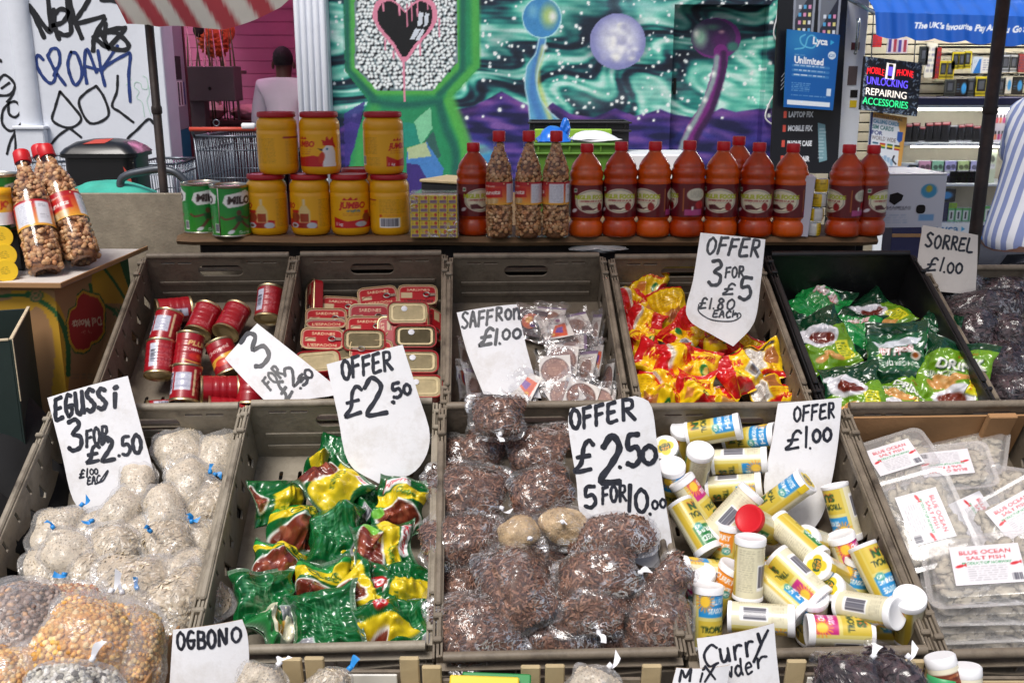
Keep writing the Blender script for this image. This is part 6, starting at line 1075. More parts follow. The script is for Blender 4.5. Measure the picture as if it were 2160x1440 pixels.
# white carton with yellow foil cups
P = onz(1712, 502, SZ) + Vector((0, .03, 0)); t = thing('cup_carton', 'white carton strip with yellow foil cups between the oil bottles', 'carton', upright(P, -8)); mat('lilac_card', (206, 204, 216), .7, var=.04)
ob('carton', box2((-.036, -.02, 0), (-.004, .04, .165), .002), 'lilac_card', t, RY(3), smooth=False)
cy = Cv(100, 34, 40, 14, (226, 190, 30)); cy.rect(40, 0, 62, 34, (214, 214, 210)).small(4, 6, 36, 28, (90, 70, 20), 6).small(66, 6, 96, 28, (90, 70, 20), 6)
cm = G().add(wrap([(.017, .034), (.019, .026), (.019, .008), (.017, 0)], cy, -180, 180)).add(disc(.017, .034, 40), c=lin((226, 196, 60))).mesh('cup', True, True); cm.materials.append(MAT['print_foil'])
for i in range(4): ob('cup', cm, None, t, T(.014 + .004 * i, .008, .003 + i * .0395) @ RZ(i * 40 - 30))
# pale banana carton at the end
P = onz(1850, 497, SZ); A = atd(1848, 496, 2.85); B = atd(1946, 480, 2.95); bw = B.x - A.x + .03; bh = .15
c = Cv(130, 150, 50, 56, (206, 210, 220)); c.small(20, 96, 70, 100, (60, 60, 70), 6).small(12, 112, 66, 136, (150, 170, 196), 7, .7).ell(98, 46, 15, 20, (70, 150, 190)).ell(98, 40, 6, 10, (180, 170, 60)).rect(84, 112, 112, 130, (120, 166, 210)).text('BANANAS', 44, 92, 7, (70, 70, 80), .02)
V, F, C = flat(bw, bh, c, 0); t = thing('banana_carton', 'pale grey fruit carton with punched holes at the end of the plank', 'carton', Matrix.Translation((A.x + bw / 2, 2.87, SZ + .001)) @ RZ(4)); ob('panel', (V, F, C), 'print_matte', t, T(0, -.0012, bh / 2) @ RX(90), colour=True)
ob('body', box2((-bw / 2, 0, 0), (bw / 2, .28, bh), .002), 'lilac_card', t, smooth=False); mat('hole', (26, 22, 20), .9)
ob('hole', plate([(x * .001, y * .001) for x, y in [(-62, 20), (-40, 26), (-22, 18), (-26, 4), (-46, -10), (-62, 0)]], t=.001), 'hole', t, T(0, -.0024, bh / 2) @ RX(90), smooth=False); ob('hole', plate(rrect(.02, -.035, .047, -.01, .009), t=.001), 'hole', t, T(0, -.0024, bh / 2) @ RX(90), smooth=False); ob('flap', box2((-bw / 2, -.004, bh + .001), (bw / 2, .2, bh + .004), .001), 'tie_white', t, smooth=False)
# ---------------------------------------------------------------- the end of the stall: fruit carton, dark carton and what stands on them
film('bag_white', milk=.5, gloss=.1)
def paint_px(P, cv, x0, y0):
    """colours of a picture painted in picture px, fixed to the surface points P"""
    q = proj(P); g = lin(np.clip(cv.a, 0, 255)); i = np.clip(((q[:, 0] - x0) * cv.sx).astype(int), 0, cv.w - 1); j = np.clip(((q[:, 1] - y0) * cv.sy).astype(int), 0, cv.h - 1); return g[j, i]
BXR, BY0, BY1, BZ0, BZ1 = -1.062, 2.262, 2.72, .80, 1.128
c = Cv(320, 320, 320, 320, (164, 124, 84), k=1)    # painted over px (0..320, 520..840)
Y2, G2, R3 = (196, 150, 40), (40, 96, 48), (166, 40, 36)
def o(pts): return [(x, y - 520) for x, y in pts]
c.poly(o([(185, 640), (196, 570), (235, 545), (285, 530), (300, 540), (290, 640), (250, 640)]), Y2).line(o([(190, 600), (200, 632), (240, 655), (262, 690)]), 7, G2).line(o([(215, 560), (245, 600), (275, 650)]), 6, G2).poly(o([(250, 545), (290, 528), (300, 590), (275, 620)]), G2)
c.line(o([(40, 620), (100, 640), (128, 700), (132, 760), (126, 830)]), 34, Y2).line(o([(60, 618), (118, 660), (142, 720), (144, 790)]), 10, G2).line(o([(0, 650), (60, 640)]), 30, Y2).line(o([(0, 625), (50, 622), (92, 640)]), 7, G2).ell(76, 623 - 520, 15, 15, (64, 106, 60)).ell(76, 623 - 520, 11, 11, (164, 124, 84)).ell(76, 623 - 520, 7, 7, (64, 106, 60)).ell(76, 623 - 520, 4, 4, (164, 124, 84))
sh_ = o([(176, 618), (190, 624), (206, 628), (218, 650), (217, 700), (206, 716), (192, 722), (188, 732), (176, 738), (160, 736), (148, 715), (144, 680), (150, 656), (162, 648), (164, 630)])
pc = np.mean(sh_, 0)
c.poly([(pc + (np.array(p) - pc) * 1.16) for p in sh_], G2).poly([(pc + (np.array(p) - pc) * 1.1) for p in sh_], Y2).poly(sh_, R3).text('Del Monte', 183, 681 - 520, 17, (214, 190, 160), .02, rot=172, wd=62).text('Quality', 182, 700 - 520, 7, (200, 120, 100), .0, rot=172, wd=24).text('SW', 252, 654 - 520, 15, G2, .03, rot=-14).small(150, 268, 200, 284, (96, 96, 80), 7, .6)
t = thing('fruit_carton', 'brown fruit carton with green and yellow leaves and an upside down red badge', 'carton', Matrix.Identity(4))
yy, zz_ = np.meshgrid(np.linspace(BY0, BY1, 110), np.linspace(BZ1, BZ0, 130)); P = np.stack([np.full(yy.shape, BXR), yy, zz_], -1); ob('side', (P.reshape(-1, 3), gfaces(130, 110)[:, ::-1], paint_px(P.reshape(-1, 3), c, 0, 520)), 'print_matte', t, colour=True)
xx, zz_ = np.meshgrid(np.linspace(-1.62, BXR, 120), np.linspace(BZ1, BZ0, 130)); P = np.stack([xx, np.full(xx.shape, BY0), zz_], -1); ob('front', (P.reshape(-1, 3), gfaces(130, 120)[:, ::-1], paint_px(P.reshape(-1, 3), c, 0, 520)), 'print_matte', t, colour=True)
ob('inside', box2((-1.617, BY0 + .004, BZ0), (BXR - .004, BY1, BZ1 - .006)), 'cardboard', t, smooth=False); ob('top_fold', box2((-1.622, BY0 - .003, BZ1 - .012), (BXR + .003, BY1, BZ1), .003), 'cardboard', t, smooth=False)
t = thing('display_tray', 'white lined card tray on top of the fruit carton', 'tray', T(-1.34, 2.49, BZ1 + .001) @ RZ(-2)); ob('base', box2((-.28, -.25, 0), (.32, .26, .003), .001), 'card_grey', t, smooth=False)
for a, b in (((-.28, -.253, 0), (.32, -.249, .012)), ((.316, -.25, 0), (.32, .26, .012))): ob('edge', box2(a, b, .001), 'cardboard', t, smooth=False)
TZ = BZ1 + .0055
for x, y, d, a, rz, lb in [(98, 576, 2.39, -9.3, -22, 'peanut bottle leaning at the stall end with a barcode label'), (180, 552, 2.46, -16.6, 84, 'peanut bottle leaning farther over, showing its red name badge'), (136, 548, 2.56, -10, 40, 'peanut bottle hidden behind the two leaning ones')]:
    nut_bottle(axis_pose(atd(x, y, d), a, -24) @ Matrix.Scale(1.17, 4), rz, lb)
P = atd(4, 484, 2.5); milo_tin(P, 40, 'green drink tin at the picture edge beside the leaning bottles')
tag(ob('dark_carton', box2((P.x - .25, P.y - .07, TZ), (P.x + .075, P.y + .1, P.z - .0005), .003), 'crate_black', smooth=False), 'black carton under the green drink tin at the stall end', 'carton')
cyl = Cv(60, 60, 30, 30, (236, 196, 30)); cyl.small(16, 18, 44, 44, (120, 100, 20), 6, .6)
lidm = G().add(sheet(np.stack([u * kk * .0285, v * kk * .0285, np.full(u.shape, .0315)], -1), cyl)); lidm.add(lathe([(.0285, .0312), (.0298, .029), (.0298, .02), (.0275, .018)], 40), c=lin((236, 196, 30))); lm = lidm.mesh('lid', True, True); lm.materials.append(MAT['print_gloss'])
bd = G().add(lathe([(.0275, .02), (.0265, -.03), (.0001, -.03)], 40)).mesh('tub_body'); bd.materials.append(MAT['white_cap'])
for x, y, d, lb in [(0, 502, 2.4, 'yellow lidded tub lying, topmost of three at the picture edge'), (8, 540, 2.38, 'yellow lidded tub lying, middle of three at the picture edge'), (10, 573, 2.36, 'yellow lidded tub lying, lowest of three at the picture edge')]:
    t = thing('spread_tub', lb, 'tub', face_pose(atd(x, y, d), -10, 4, 6) @ Matrix.Scale(.88, 4), 'yellow lidded tubs'); ob('lid', lm, None, t); ob('body', bd, None, t)
cl = Cv(160, 60, 60, 30, (232, 176, 36)); cl.rect(0, 34, 160, 60, (224, 226, 232)).rect(0, 0, 160, 8, (210, 150, 30)).text('JO', 96, 18, 12, (190, 40, 30), .05).ell(110, 26, 10, 9, (236, 206, 120))
t = thing('small_jar', 'small jar with a yellow and white label at the picture edge', 'jar', upright(atd(6, 472, 2.42), 10)); ob('label', G().add(wrap([(.027, .07), (.027, 0)], cl, -180, 180)), 'print_gloss', t, colour=True); ob('lid', lathe([(.027, .07), (.028, .072), (.028, .086), (.0001, .087)], 32), 'jar_yellow', t)
# dark green open carton below
A, B = atd(25, 716, 2.0), atd(62, 648, 2.278); dv = (B - A); dv.z = 0; L_ = dv.length; yaw = math.degrees(math.atan2(-dv.x, dv.y)); mat('dark_green', (26, 42, 38), .7, var=.15, vscale=20); mat('torn', (206, 190, 160), .9, var=.2, vscale=80)
t = thing('green_carton', 'dark green open carton with torn white edges at the picture edge', 'carton', Matrix.Translation(A) @ RZ(yaw))
for a, b in (((-.004, 0, -.32), (0, L_, 0)), ((-.4, 0, -.32), (-.004, .004, -.0)), ((-.4, L_ - .004, -.32), (-.004, L_, -.002)), ((-.404, 0, -.32), (-.4, L_, -.002))): ob('side', box2(a, b, .001), 'dark_green', t, smooth=False)
ob('base', box2((-.4, .004, -.32), (-.004, L_ - .004, -.316)), 'cardboard', t, smooth=False)
ob('torn_edge', box2((-.0055, .002, -.002), (.0015, L_, .0025), .001), 'torn', t, smooth=False); ob('torn_edge', box2((-.4, -.0015, -.002), (-.006, .0055, .0025), .001), 'torn', t, smooth=False); ob('torn_edge', box2((.0002, -.0018, -.13), (.0022, .0015, -.0), .0006), 'torn', t, smooth=False)
ob('flap', box2((-.36, L_ * .3, .002), (-.04, L_ * .34, .07), .001), 'cardboard', t, RX(-18), smooth=False); ob('scrap', box2((-.075, -.0016, -.16), (-.06, -.0002, -.12), .0005), 'torn', t, smooth=False)
# black lumps added to fill the dark end of the stall
for x, y, d, s_, lb in [(60, 960, 2.02, (.2, .16, .2), 'added black lump filling the dark under the green carton'), (-10, 1080, 1.8, (.16, .12, .14), 'added black lump filling the dark low at the picture edge')]:
    L = Lump(*s_, int(x) + 50, 2.6); P = atd(x, y, d) + Vector((-.17, .1, -.12)); tag(ob('dark_filler', (L(ICO4[0], 0, .6), ICO4[1]), 'black_cloth', M=Matrix.Translation(P)), lb, 'cloth', 'added black lumps')
# scraps seen under the plank
L = Lump(.075, .03, .012, 12); tag(ob('plastic_bag', (L(ICO4[0], 0, 1.2), ICO4[1]), 'bag_white', M=Matrix.Translation(atd(1262, 524, 2.74))), 'white plastic bag poking out under the plank', 'bag')
tag(ob('yellow_sack', (Lump(.13, .06, .03, 15)(ICO4[0], 0, 1.0), ICO4[1]), None, M=Matrix.Translation(atd(1420, 560, 2.86))), 'olive sack behind the handle hole of the seasoning crate', 'sack').data.materials.append(mat('olive', (120, 100, 40), .7, var=.2, vscale=20))
# ---------------------------------------------------------------- street front: white wall, butcher's doorway, pillar, mural
WY = 7.5
mat('white_paint', (226, 230, 238), .55, var=.04, vscale=5, bump=.15, bscale=30, dirt=(186, 190, 198), dscale=5, damt=.35)
mat('spray_black', (20, 22, 28), .6, var=.3, vscale=30); mat('spray_blue', (30, 56, 120), .6, var=.3, vscale=30); mat('spray_green', (180, 214, 196), .6)
def X_(x, y, Y=WY): return atY(x, y, Y).x
xl, xr = -4.6, X_(352, 200)
t = thing('graffiti_wall', 'white painted wall covered in black and blue graffiti', 'wall', Matrix.Identity(4))
ob('masonry', box2((xl, WY, 0), (xr, WY + .25, 3.3), .01), 'white_paint', t, smooth=False)
px0, px1 = X_(28, 120), X_(74, 120); n_ = 10; a = np.linspace(math.pi, 2 * math.pi, n_); cx, rx = (px0 + px1) / 2, (px1 - px0) / 2; V = [(cx + rx * math.cos(q), WY - .004 + rx * .7 * math.sin(q), z) for z in (atY(70, 268, WY).z, 3.3) for q in a]
ob('pilaster', (np.array(V), gfaces(2, n_)), 'white_paint', t); zb = atY(75, 316, WY).z; zt = atY(75, 272, WY).z
ob('pilaster_base', box2((px0 - .02, WY - .075, zb - .3), (px1 + .03, WY - .002, zt), .008), 'white_paint', t, smooth=False); ob('pilaster_collar', box2((px0 - .035, WY - .09, zt), (px1 + .045, WY - .002, zt + .025), .006), 'white_paint', t, smooth=False)
ob('corner_strip', box2((xr - .07, WY - .03, 0), (xr + .005, WY - .002, 3.3), .006), 'white_paint', t, smooth=False)
def spray(strokes, w_, name, mt, k=3.0):
    ls = [([(x / k, y / k) for x, y in s], w_ / k) for s in strokes]
    ob(name, ribbons(ls, lambda x, y: atY(x, y, WY), (0, -1, 0), .0025, 5), mt, t)
spray([[(185, 35), (235, 140), (280, 240)], [(185, 35), (300, 190), (322, 178), (305, 0)], [(330, 165), (400, 140), (430, 80), (380, 60), (340, 110), (345, 180), (400, 222), (450, 205), (440, 110), (425, 0)], [(375, 250), (350, 180), (340, 60)], [(440, 0), (470, 120), (520, 245)], [(565, 0), (500, 100), (480, 150), (660, 105)], [(530, 60), (560, 0)], [(640, 0), (740, 10), (830, 50)],
       [(590, 325), (600, 230), (665, 120)], [(590, 240), (700, 190), (795, 178)], [(610, 250), (680, 300), (790, 318), (812, 280), (740, 210), (680, 205)], [(630, 190), (690, 310)], [(670, 150), (660, 250)], [(700, 290), (790, 190)]], 30, 'black_tag', 'spray_black')
spray([[(275, 380), (240, 350), (230, 400), (260, 470), (310, 525), (345, 510), (360, 430)], [(305, 350), (330, 310), (370, 320), (378, 400), (340, 480)], [(300, 350), (350, 450), (415, 540)], [(450, 330), (430, 400), (445, 480), (480, 540), (520, 470), (490, 350), (450, 330)], [(550, 530), (535, 420), (550, 310), (612, 460)], [(540, 420), (650, 450)], [(620, 320), (640, 440), (665, 545)], [(745, 290), (640, 450)], [(640, 450), (700, 400), (800, 345), (825, 350), (815, 480), (825, 645)]], 21, 'blue_tag', 'spray_blue')
spray([[(380, 580), (350, 680), (335, 765), (440, 810), (515, 755), (450, 660), (380, 580)], [(440, 810), (370, 860), (320, 920)], [(440, 810), (515, 870)], [(610, 545), (540, 590), (500, 655), (570, 780), (685, 735), (660, 620), (610, 545)], [(745, 480), (740, 580), (710, 670), (760, 710), (845, 775)], [(975, 785), (940, 755), (870, 820), (805, 890), (870, 950)],
       [(-60, 620), (0, 500), (40, 478), (95, 540), (60, 600), (-20, 605)], [(10, 560), (60, 525)], [(100, 545), (75, 610), (45, 645)], [(60, 650), (20, 700), (15, 780), (60, 828), (110, 810), (150, 765)], [(60, 650), (100, 645), (138, 690), (100, 742), (58, 720), (55, 660)], [(100, 830), (65, 900), (45, 975)], [(100, 830), (98, 970)], [(112, 830), (140, 970)], [(2, 380), (8, 392)]], 17, 'outline_tag', 'spray_black')
spray([[(905, 480), (930, 500), (935, 560), (900, 560), (890, 530), (860, 520), (850, 550), (880, 580), (865, 620), (900, 650), (915, 740)], [(930, 500), (945, 590), (930, 640), (955, 730)], [(800, 540), (830, 500)]], 4, 'pale_doodle', 'spray_green')
# black rubbish bin, teal sheet and steel handle in front of that wall
def lumpy(name, label, cat, P, s_, seed, mt, cr=.8, p=2.6): return tag(ob(name, (Lump(*s_, seed, p)(ICO4[0], 0, cr), ICO4[1]), mt, M=Matrix.Translation(P)), label, cat)
mat('bin_black', (18, 18, 20), .35, var=.2, coat=.2); mat('teal', (60, 170, 150), .75, var=.15, vscale=12); mat('red_print', (190, 70, 56), .5)
A, B = atY(128, 330, 5.2), atY(300, 330, 5.2); zt = atY(215, 312, 5.2).z; t = thing('rubbish_bin', 'black rubbish bin with red print on its domed lid', 'bin', T((A.x + B.x) / 2 - .05, 5.4, 0)); bw = (B.x - A.x) / 2 - .02
rings = [(rr_ring(bw - .03, .12, .06), 0), (rr_ring(bw - .01, .14, .06), .5), (rr_ring(bw - .005, .145, .06), zt - .06), (rr_ring(bw + .012, .16, .06), zt - .055), (rr_ring(bw + .012, .16, .06), zt - .035)]; ob('body', loft(rings), 'bin_black', t, smooth=35)
ob('lid', loft([(rr_ring(bw + .015, .163, .06), zt - .034), (rr_ring(bw * .95, .15, .06), zt - .008), (rr_ring(bw * .7, .11, .06), zt + .022), (rr_ring(bw * .35, .06, .05), zt + .034)]), 'bin_black', t, smooth=60)
ob('lid_print', plate([(-.08, -.03), (.03, -.02), (.06, .03), (-.03, .02)], t=.002), 'red_print', t, T(.01, -.1, zt + .026) @ RX(24), smooth=False); ob('side_print', plate([(0, 0), (.05, .02), (.03, .12), (.0, .16), (.02, .06)], t=.002), 'red_print', t, T(bw * .72, -.1495, zt - .26) @ RX(90), smooth=False)
# the handle of a market barrow
P = [atY(x, y, 4.2) for x, y in [(262, 450), (258, 410), (254, 384), (268, 370), (300, 362), (335, 357), (365, 362), (385, 376), (402, 398), (420, 430)]]
t = thing('barrow', 'market barrow with a bent grey tube handle in front of the bin', 'barrow', Matrix.Identity(4)); mat('tube_grey', (84, 88, 94), .4, metal=.6, var=.2); ob('handle', tube(smooth_path([tuple(p) for p in P], 5), .0165, 10), 'tube_grey', t)
A, B = P[0], P[-1]; ob('deck', box2((A.x - .25, 3.7, A.z - .12), (B.x + .1, 4.5, A.z - .08), .005), 'wood', t, smooth=False)
for X in (A.x - .2, B.x + .05):
    for Y in (3.75, 4.45): ob('leg', box2((X - .02, Y - .02, 0), (X + .02, Y + .02, A.z - .12), .003), 'tube_grey', t, smooth=False)
lumpy('plastic_sheet', 'crumpled teal plastic sheet heaped on the barrow', 'sheet', atY(232, 410, 4.25) + Vector((0, 0, .0)), (.17, .12, .06), 9, 'teal', .7)
lumpy('plastic_sheet', 'second fold of teal sheet beside the barrow handle', 'sheet', atY(285, 415, 4.25) + Vector((0, .05, -.03)), (.1, .1, .05), 19, 'teal', .7)
# ---------------------------------------------------------------- wire trolleys
def trolley(label, P0, w_, d_, h_, rz, wires, handle=True):
    t = thing('shopping_trolley', label, 'trolley', T(*P0) @ RZ(rz), 'wire shopping trolleys'); z0, z1 = P0[2] * 0 + .45, .45 + h_; tb = .0085; g = G(); b = w_ / 2
    # basket corners taper toward the far end
    def rect(z, k, yo): return np.array([(-b * k, yo, z), (b * k, yo, z), (b * k * .8, yo + d_, z), (-b * k * .8, yo + d_, z)])
    top, bot = rect(z1, 1, 0), rect(z0, .86, .04)
    for i in range(4): ob('top_rail', tube([top[i], top[(i + 1) % 4]], tb, 8), 'wire', t)
    for i in range(4): ob('bottom_rail', tube([bot[i], bot[(i + 1) % 4]], tb * .8, 8), 'wire', t)
    for i in range(4):
        ob('corner_rod', tube([top[i], bot[i]], tb * .8, 8), 'wire', t); j = (i + 1) % 4; g = G()
        for s in np.linspace(0, 1, wires + 2)[1:-1]: g.add(tube([top[i] * (1 - s) + top[j] * s, bot[i] * (1 - s) + bot[j] * s], .003, 5))
        for s in (.12, .36, .5, .62, .86): g.add(tube([top[i] * (1 - s) + bot[i] * s, top[j] * (1 - s) + bot[j] * s], .0042, 5))
        o_ = ob('wire_panel', g, 'wire', t); o_['kind'] = 'stuff'
    if handle:
        ob('handle', tube([(-b - .01, -.05, z1 + .05), (b + .01, -.05, z1 + .05)], .014, 10), 'red_handle', t); ob('coin_lock', box(.09, .035, .04, (b - .06, -.05, z1 + .07), .008), 'white_cap', t)
        for X in (-b, b): ob('handle_bracket', tube([(X, -.05, z1 + .05), (X, 0, z1)], .01, 8), 'wire', t)
        ob('ring', tube([(math.cos(q) * .02 - .05, -.05, z1 + .09 + math.sin(q) * .02) for q in np.linspace(0, 6.28, 13)[:-1]], .004, 6, closed=True), 'wire', t)
    for X in (-b * .8, b * .8):
        ob('leg', tube([(X, .06, z0), (X, .02, .14)], .011, 8), 'wire', t); ob('leg', tube([(X, d_ * .85, z0), (X, d_ * .9, .14)], .011, 8), 'wire', t)
        for Y in (.02, d_ * .9): ob('wheel', xf(lathe([(.0001, -.014), (.05, -.014), (.06, -.008), (.06, .008), (.05, .014), (.0001, .014)], 20), T(X, Y, .06) @ RY(90)), 'crate_black', t)
    return t
mat('wire', (112, 118, 126), .35, metal=.9)
mat('red_handle', (190, 70, 50), .5)
A, B = atY(408, 272, 6.7), atY(548, 272, 6.7); z_ = A.z
trolley("empty wire shopping trolley in the butcher's doorway", ((A.x + B.x) / 2, 6.7, 0), B.x - A.x, .7, z_ - .5, 0, 20)
A, B = atY(62, 335, 6.4), atY(135, 335, 6.4); trolley('wire trolley half hidden behind the leaning bottles', ((A.x + B.x) / 2, 6.4, 0), B.x - A.x + .15, .6, A.z - .47, 14, 14, False)
A, B = atY(300, 340, 6.6), atY(338, 340, 6.6); trolley('wire trolley showing between bin and pole', ((A.x + B.x) / 2, 6.6, 0), B.x - A.x + .2, .5, A.z - .47, 0, 12, False)
# ---------------------------------------------------------------- butcher's shop behind the doorway
mat('pink_lit_wall', (178, 96, 132), .7, var=.06, vscale=6); mat('blue_panel', (22, 112, 140), .5, var=.08); mat('grey_panel', (150, 152, 160), .5); mat('dark_red', (96, 40, 48), .6, var=.2); mat('grey_steel', (98, 84, 84), .5, var=.08); mat('orange_fur', (178, 80, 40), .9, var=.5, vscale=30, bump=1, bscale=60); mat('stem', (70, 72, 40), .7, var=.4, vscale=10); mat('pale_pink', (206, 150, 168), .7, var=.15, vscale=20)  # pink of the shop light put into wall and bundle colours
shop = thing('butcher_shop', "butcher's shop interior with pink boarded wall behind the open doorway", 'shop', Matrix.Identity(4)); IY = 10.2; ix0, ix1 = xr + .01, X_(640, 100); iL, iR = X_(300, 100, IY), X_(700, 100, IY)
ob('floor', box2((xr, WY + .26, .0), (ix1 + .2, IY, .02)), 'concrete', shop, smooth=False); ob('ceiling', box2((xr - .5, WY + .26, 2.75), (ix1 + .5, IY, 2.8)), 'white_paint', shop, smooth=False); ob('wall', box2((iL, IY + .03, 0), (iR, IY + .1, 2.75)), 'pink_lit_wall', shop, smooth=False)
for k in range(22): ob('plank', box2((iL, IY, .02 + k * .122), (iR, IY + .028, .02 + k * .122 + .118), .004), 'pink_lit_wall', shop, smooth=False)
ob('wall', box2((ix1 + .01, WY + .26, 0), (ix1 + .06, IY, 2.75)), 'pink_lit_wall', shop, smooth=False)
# door leaf folded in on one side, with posters
P0, P1 = atY(352, 200, WY + .02), atY(394, 200, 8.35); dv = P1 - P0; yaw = math.degrees(math.atan2(dv.y, dv.x)); L_ = math.hypot(dv.x, dv.y); zc = atY(370, 276, 7.9).z
t = thing('shop_door', 'folded back shop door, teal below and grey above, with posters', 'door', T(P0.x, P0.y, 0) @ RZ(yaw)); ob('lower_panel', box2((0, 0, .02), (L_, .03, zc), .003), 'blue_panel', t, smooth=False); ob('upper_panel', box2((0, 0, zc + .002), (L_, .03, 2.6), .003), 'grey_panel', t, smooth=False)
za, zb_ = atY(365, 118, 7.9).z, atY(365, 168, 7.9).z; ob('poster', box2((.12, -.004, zb_), (L_ * .78, -.001, za), .0005), 'hole', t, smooth=False); zb2 = atY(365, 226, 7.9).z; ob('poster', box2((.12, -.004, zb2), (L_ * .8, -.001, zb_ - .01), .0005), 'white_cap', t, smooth=False)
for k, mt in enumerate(('spray_blue', 'dark_red', 'spray_black', 'dark_red', 'spray_blue')): X = .2 + k * .12; ob('stripe', box2((X, -.006, zb2 + .01), (X + .05, -.0045, zb_ - .02), .0005), mt, t, smooth=False)
ob('door_edge', box2((L_ + .002, -.01, .02), (L_ + .06, .05, 2.6), .004), 'dark_red', t, smooth=False)
# counter, cabinet, stuffed bird, stems, bundles
A, B = atY(404, 262, 8.9), atY(660, 262, 8.9); t = thing('shop_counter', "dark red butcher's counter behind the trolley", 'counter', Matrix.Identity(4)); ob('front', box2((A.x, 8.9, .02), (B.x, 8.93, A.z)), 'dark_red', t, smooth=False); ob('top', box2((A.x - .02, 8.87, A.z), (B.x, 9.5, A.z + .03)), 'dark_red', t, smooth=False); CZ = A.z + .031
A, B = atY(390, 140, 8.6), atY(497, 214, 8.6); t = thing('metal_cabinet', 'grey metal box with a keyhole on a stand in the doorway', 'cabinet', Matrix.Identity(4)); ob('box', box2((A.x, 8.6, B.z), (B.x, 8.85, A.z), .006), 'grey_steel', t, smooth=False); xm = X_(410, 200, 8.6); ob('stand', box2((xm - .06, 8.66, .02), (xm + .06, 8.8, B.z), .004), 'grey_steel', t, smooth=False); K = atY(443, 187, 8.6); ob('keyhole', xf(lathe([(.0001, 0), (.012, 0), (.014, .004)], 16), T(K.x, 8.598, K.z) @ RX(90)), 'hole', t)
P = atY(452, 90, 9.2); t = thing('stuffed_cockerel', 'orange feathered cockerel figure standing above the grey cabinet', 'figure', Matrix.Translation(P)); w1 = Wob(4, 9, 3); V = ICO4[0]; ob('body', (V * (np.array([.13, .1, .12]) * (1 + .12 * w1(V))[:, None]), ICO4[1]), 'orange_fur', t); ob('head', (ICO3[0] * [.05, .05, .06] + [-.12, -.03, .1], ICO3[1]), 'hole', t); ob('tail', (ICO3[0] * [.07, .04, .1] + [.12, 0, .1], ICO3[1]), 'orange_fur', t)
for X in (-.03, .04): ob('leg', tube([(X, 0, -.1), (X * 1.2, 0, -.24)], .007, 6), 'stem', t)
ob('perch', box((.5), .16, .03, (0, 0, -.255), .004), 'grey_steel', t, smooth=False); ob('post', box2((-.02, -.02, -P.z + .02), (.02, .02, -.271), .003), 'grey_steel', t, smooth=False)
rr = random.Random(4)
for k in range(14):
    x = 388 + k * 8.4 + rr.uniform(-3, 3); P = atY(x, 134, 9.0 + rr.uniform(-.1, .1)); h_ = rr.uniform(.2, .42); ln = rr.uniform(-.06, .06); t2 = tag(ob('dried_stem', tube([(P.x, P.y, CZ), (P.x + ln * .3, P.y, P.z), (P.x + ln, P.y, P.z + h_)], [.007, .008, .002], 6), ('stem', 'pale_pink')[k % 3 == 2]), ['first','second','third','fourth','fifth','sixth','seventh','eighth','ninth','tenth','eleventh','twelfth','thirteenth','last'][k] + ' dried stem from the door, round the cockerel figure', 'stem', 'dried stems in the shop')
for x, y, s_, lb in [(448, 232, (.11, .09, .08), 'white wrapped bundle under the grey cabinet'), (520, 245, (.14, .1, .07), 'crumpled pink lit bundle beside the standing man'), (498, 170, (.03, .03, .1), 'pale hanging bundle next to the cabinet')]:
    P = atY(x, y, 9.1); P.z = max(P.z, CZ + s_[2] * .9) if y > 180 else P.z; lumpy('wrapped_bundle', lb, 'bundle', P, s_, x, 'pale_pink', .9)  # white bundles coloured pink for the shop's pink light
P = atY(497, 165, 8.9); t = thing('wall_lamp', 'small glowing orange lamp beside the grey cabinet', 'lamp', Matrix.Translation(P)); m = mat('lamp_glow', (255, 170, 90), .5, emit=6); ob('bulb', (ICO3[0] * [.028, .028, .05], ICO3[1]), 'lamp_glow', t); ob('bracket', tube([(0, .02, -.05), (0, .03, -.3), (0, .03, -.55)], .012, 8), 'grey_steel', t)
# pink fluorescent tube of the shop (its bracket shows under the canopy)
P = atY(520, 50, 8.6); t = thing('tube_lamp', 'pink fluorescent tube hanging in the butcher doorway', 'lamp', T(P.x, 8.6, 2.5)); mat('pink_glow', (255, 170, 214), .5, emit=17); ob('tube', tube([(-.55, 0, 0), (.55, 0, 0)], .018, 10), 'pink_glow', t); ob('fitting', box(1.2, .06, .05, (0, 0, .05), .005), 'white_cap', t, smooth=False)
for X in (-.4, .4): ob('hanger', tube([(X, 0, .07), (X, 0, .25)], .006, 6), 'steel', t)
# fluted white pillar
A, B = atY(622, 120, WY - .15), atY(690, 120, WY - .15); t = thing('white_pillar', 'fluted white pillar between doorway and mural', 'pillar', Matrix.Identity(4)); ob('core', box2((A.x, WY - .12, 0), (B.x, WY + .25, 3.3), .006), 'white_paint', t, smooth=False)
for k in range(5): X = A.x + (k + .5) / 5 * (B.x - A.x); ob('flute', tube([(X, WY - .12, .3), (X, WY - .12, 3.2)], .018, 10), 'white_paint', t)
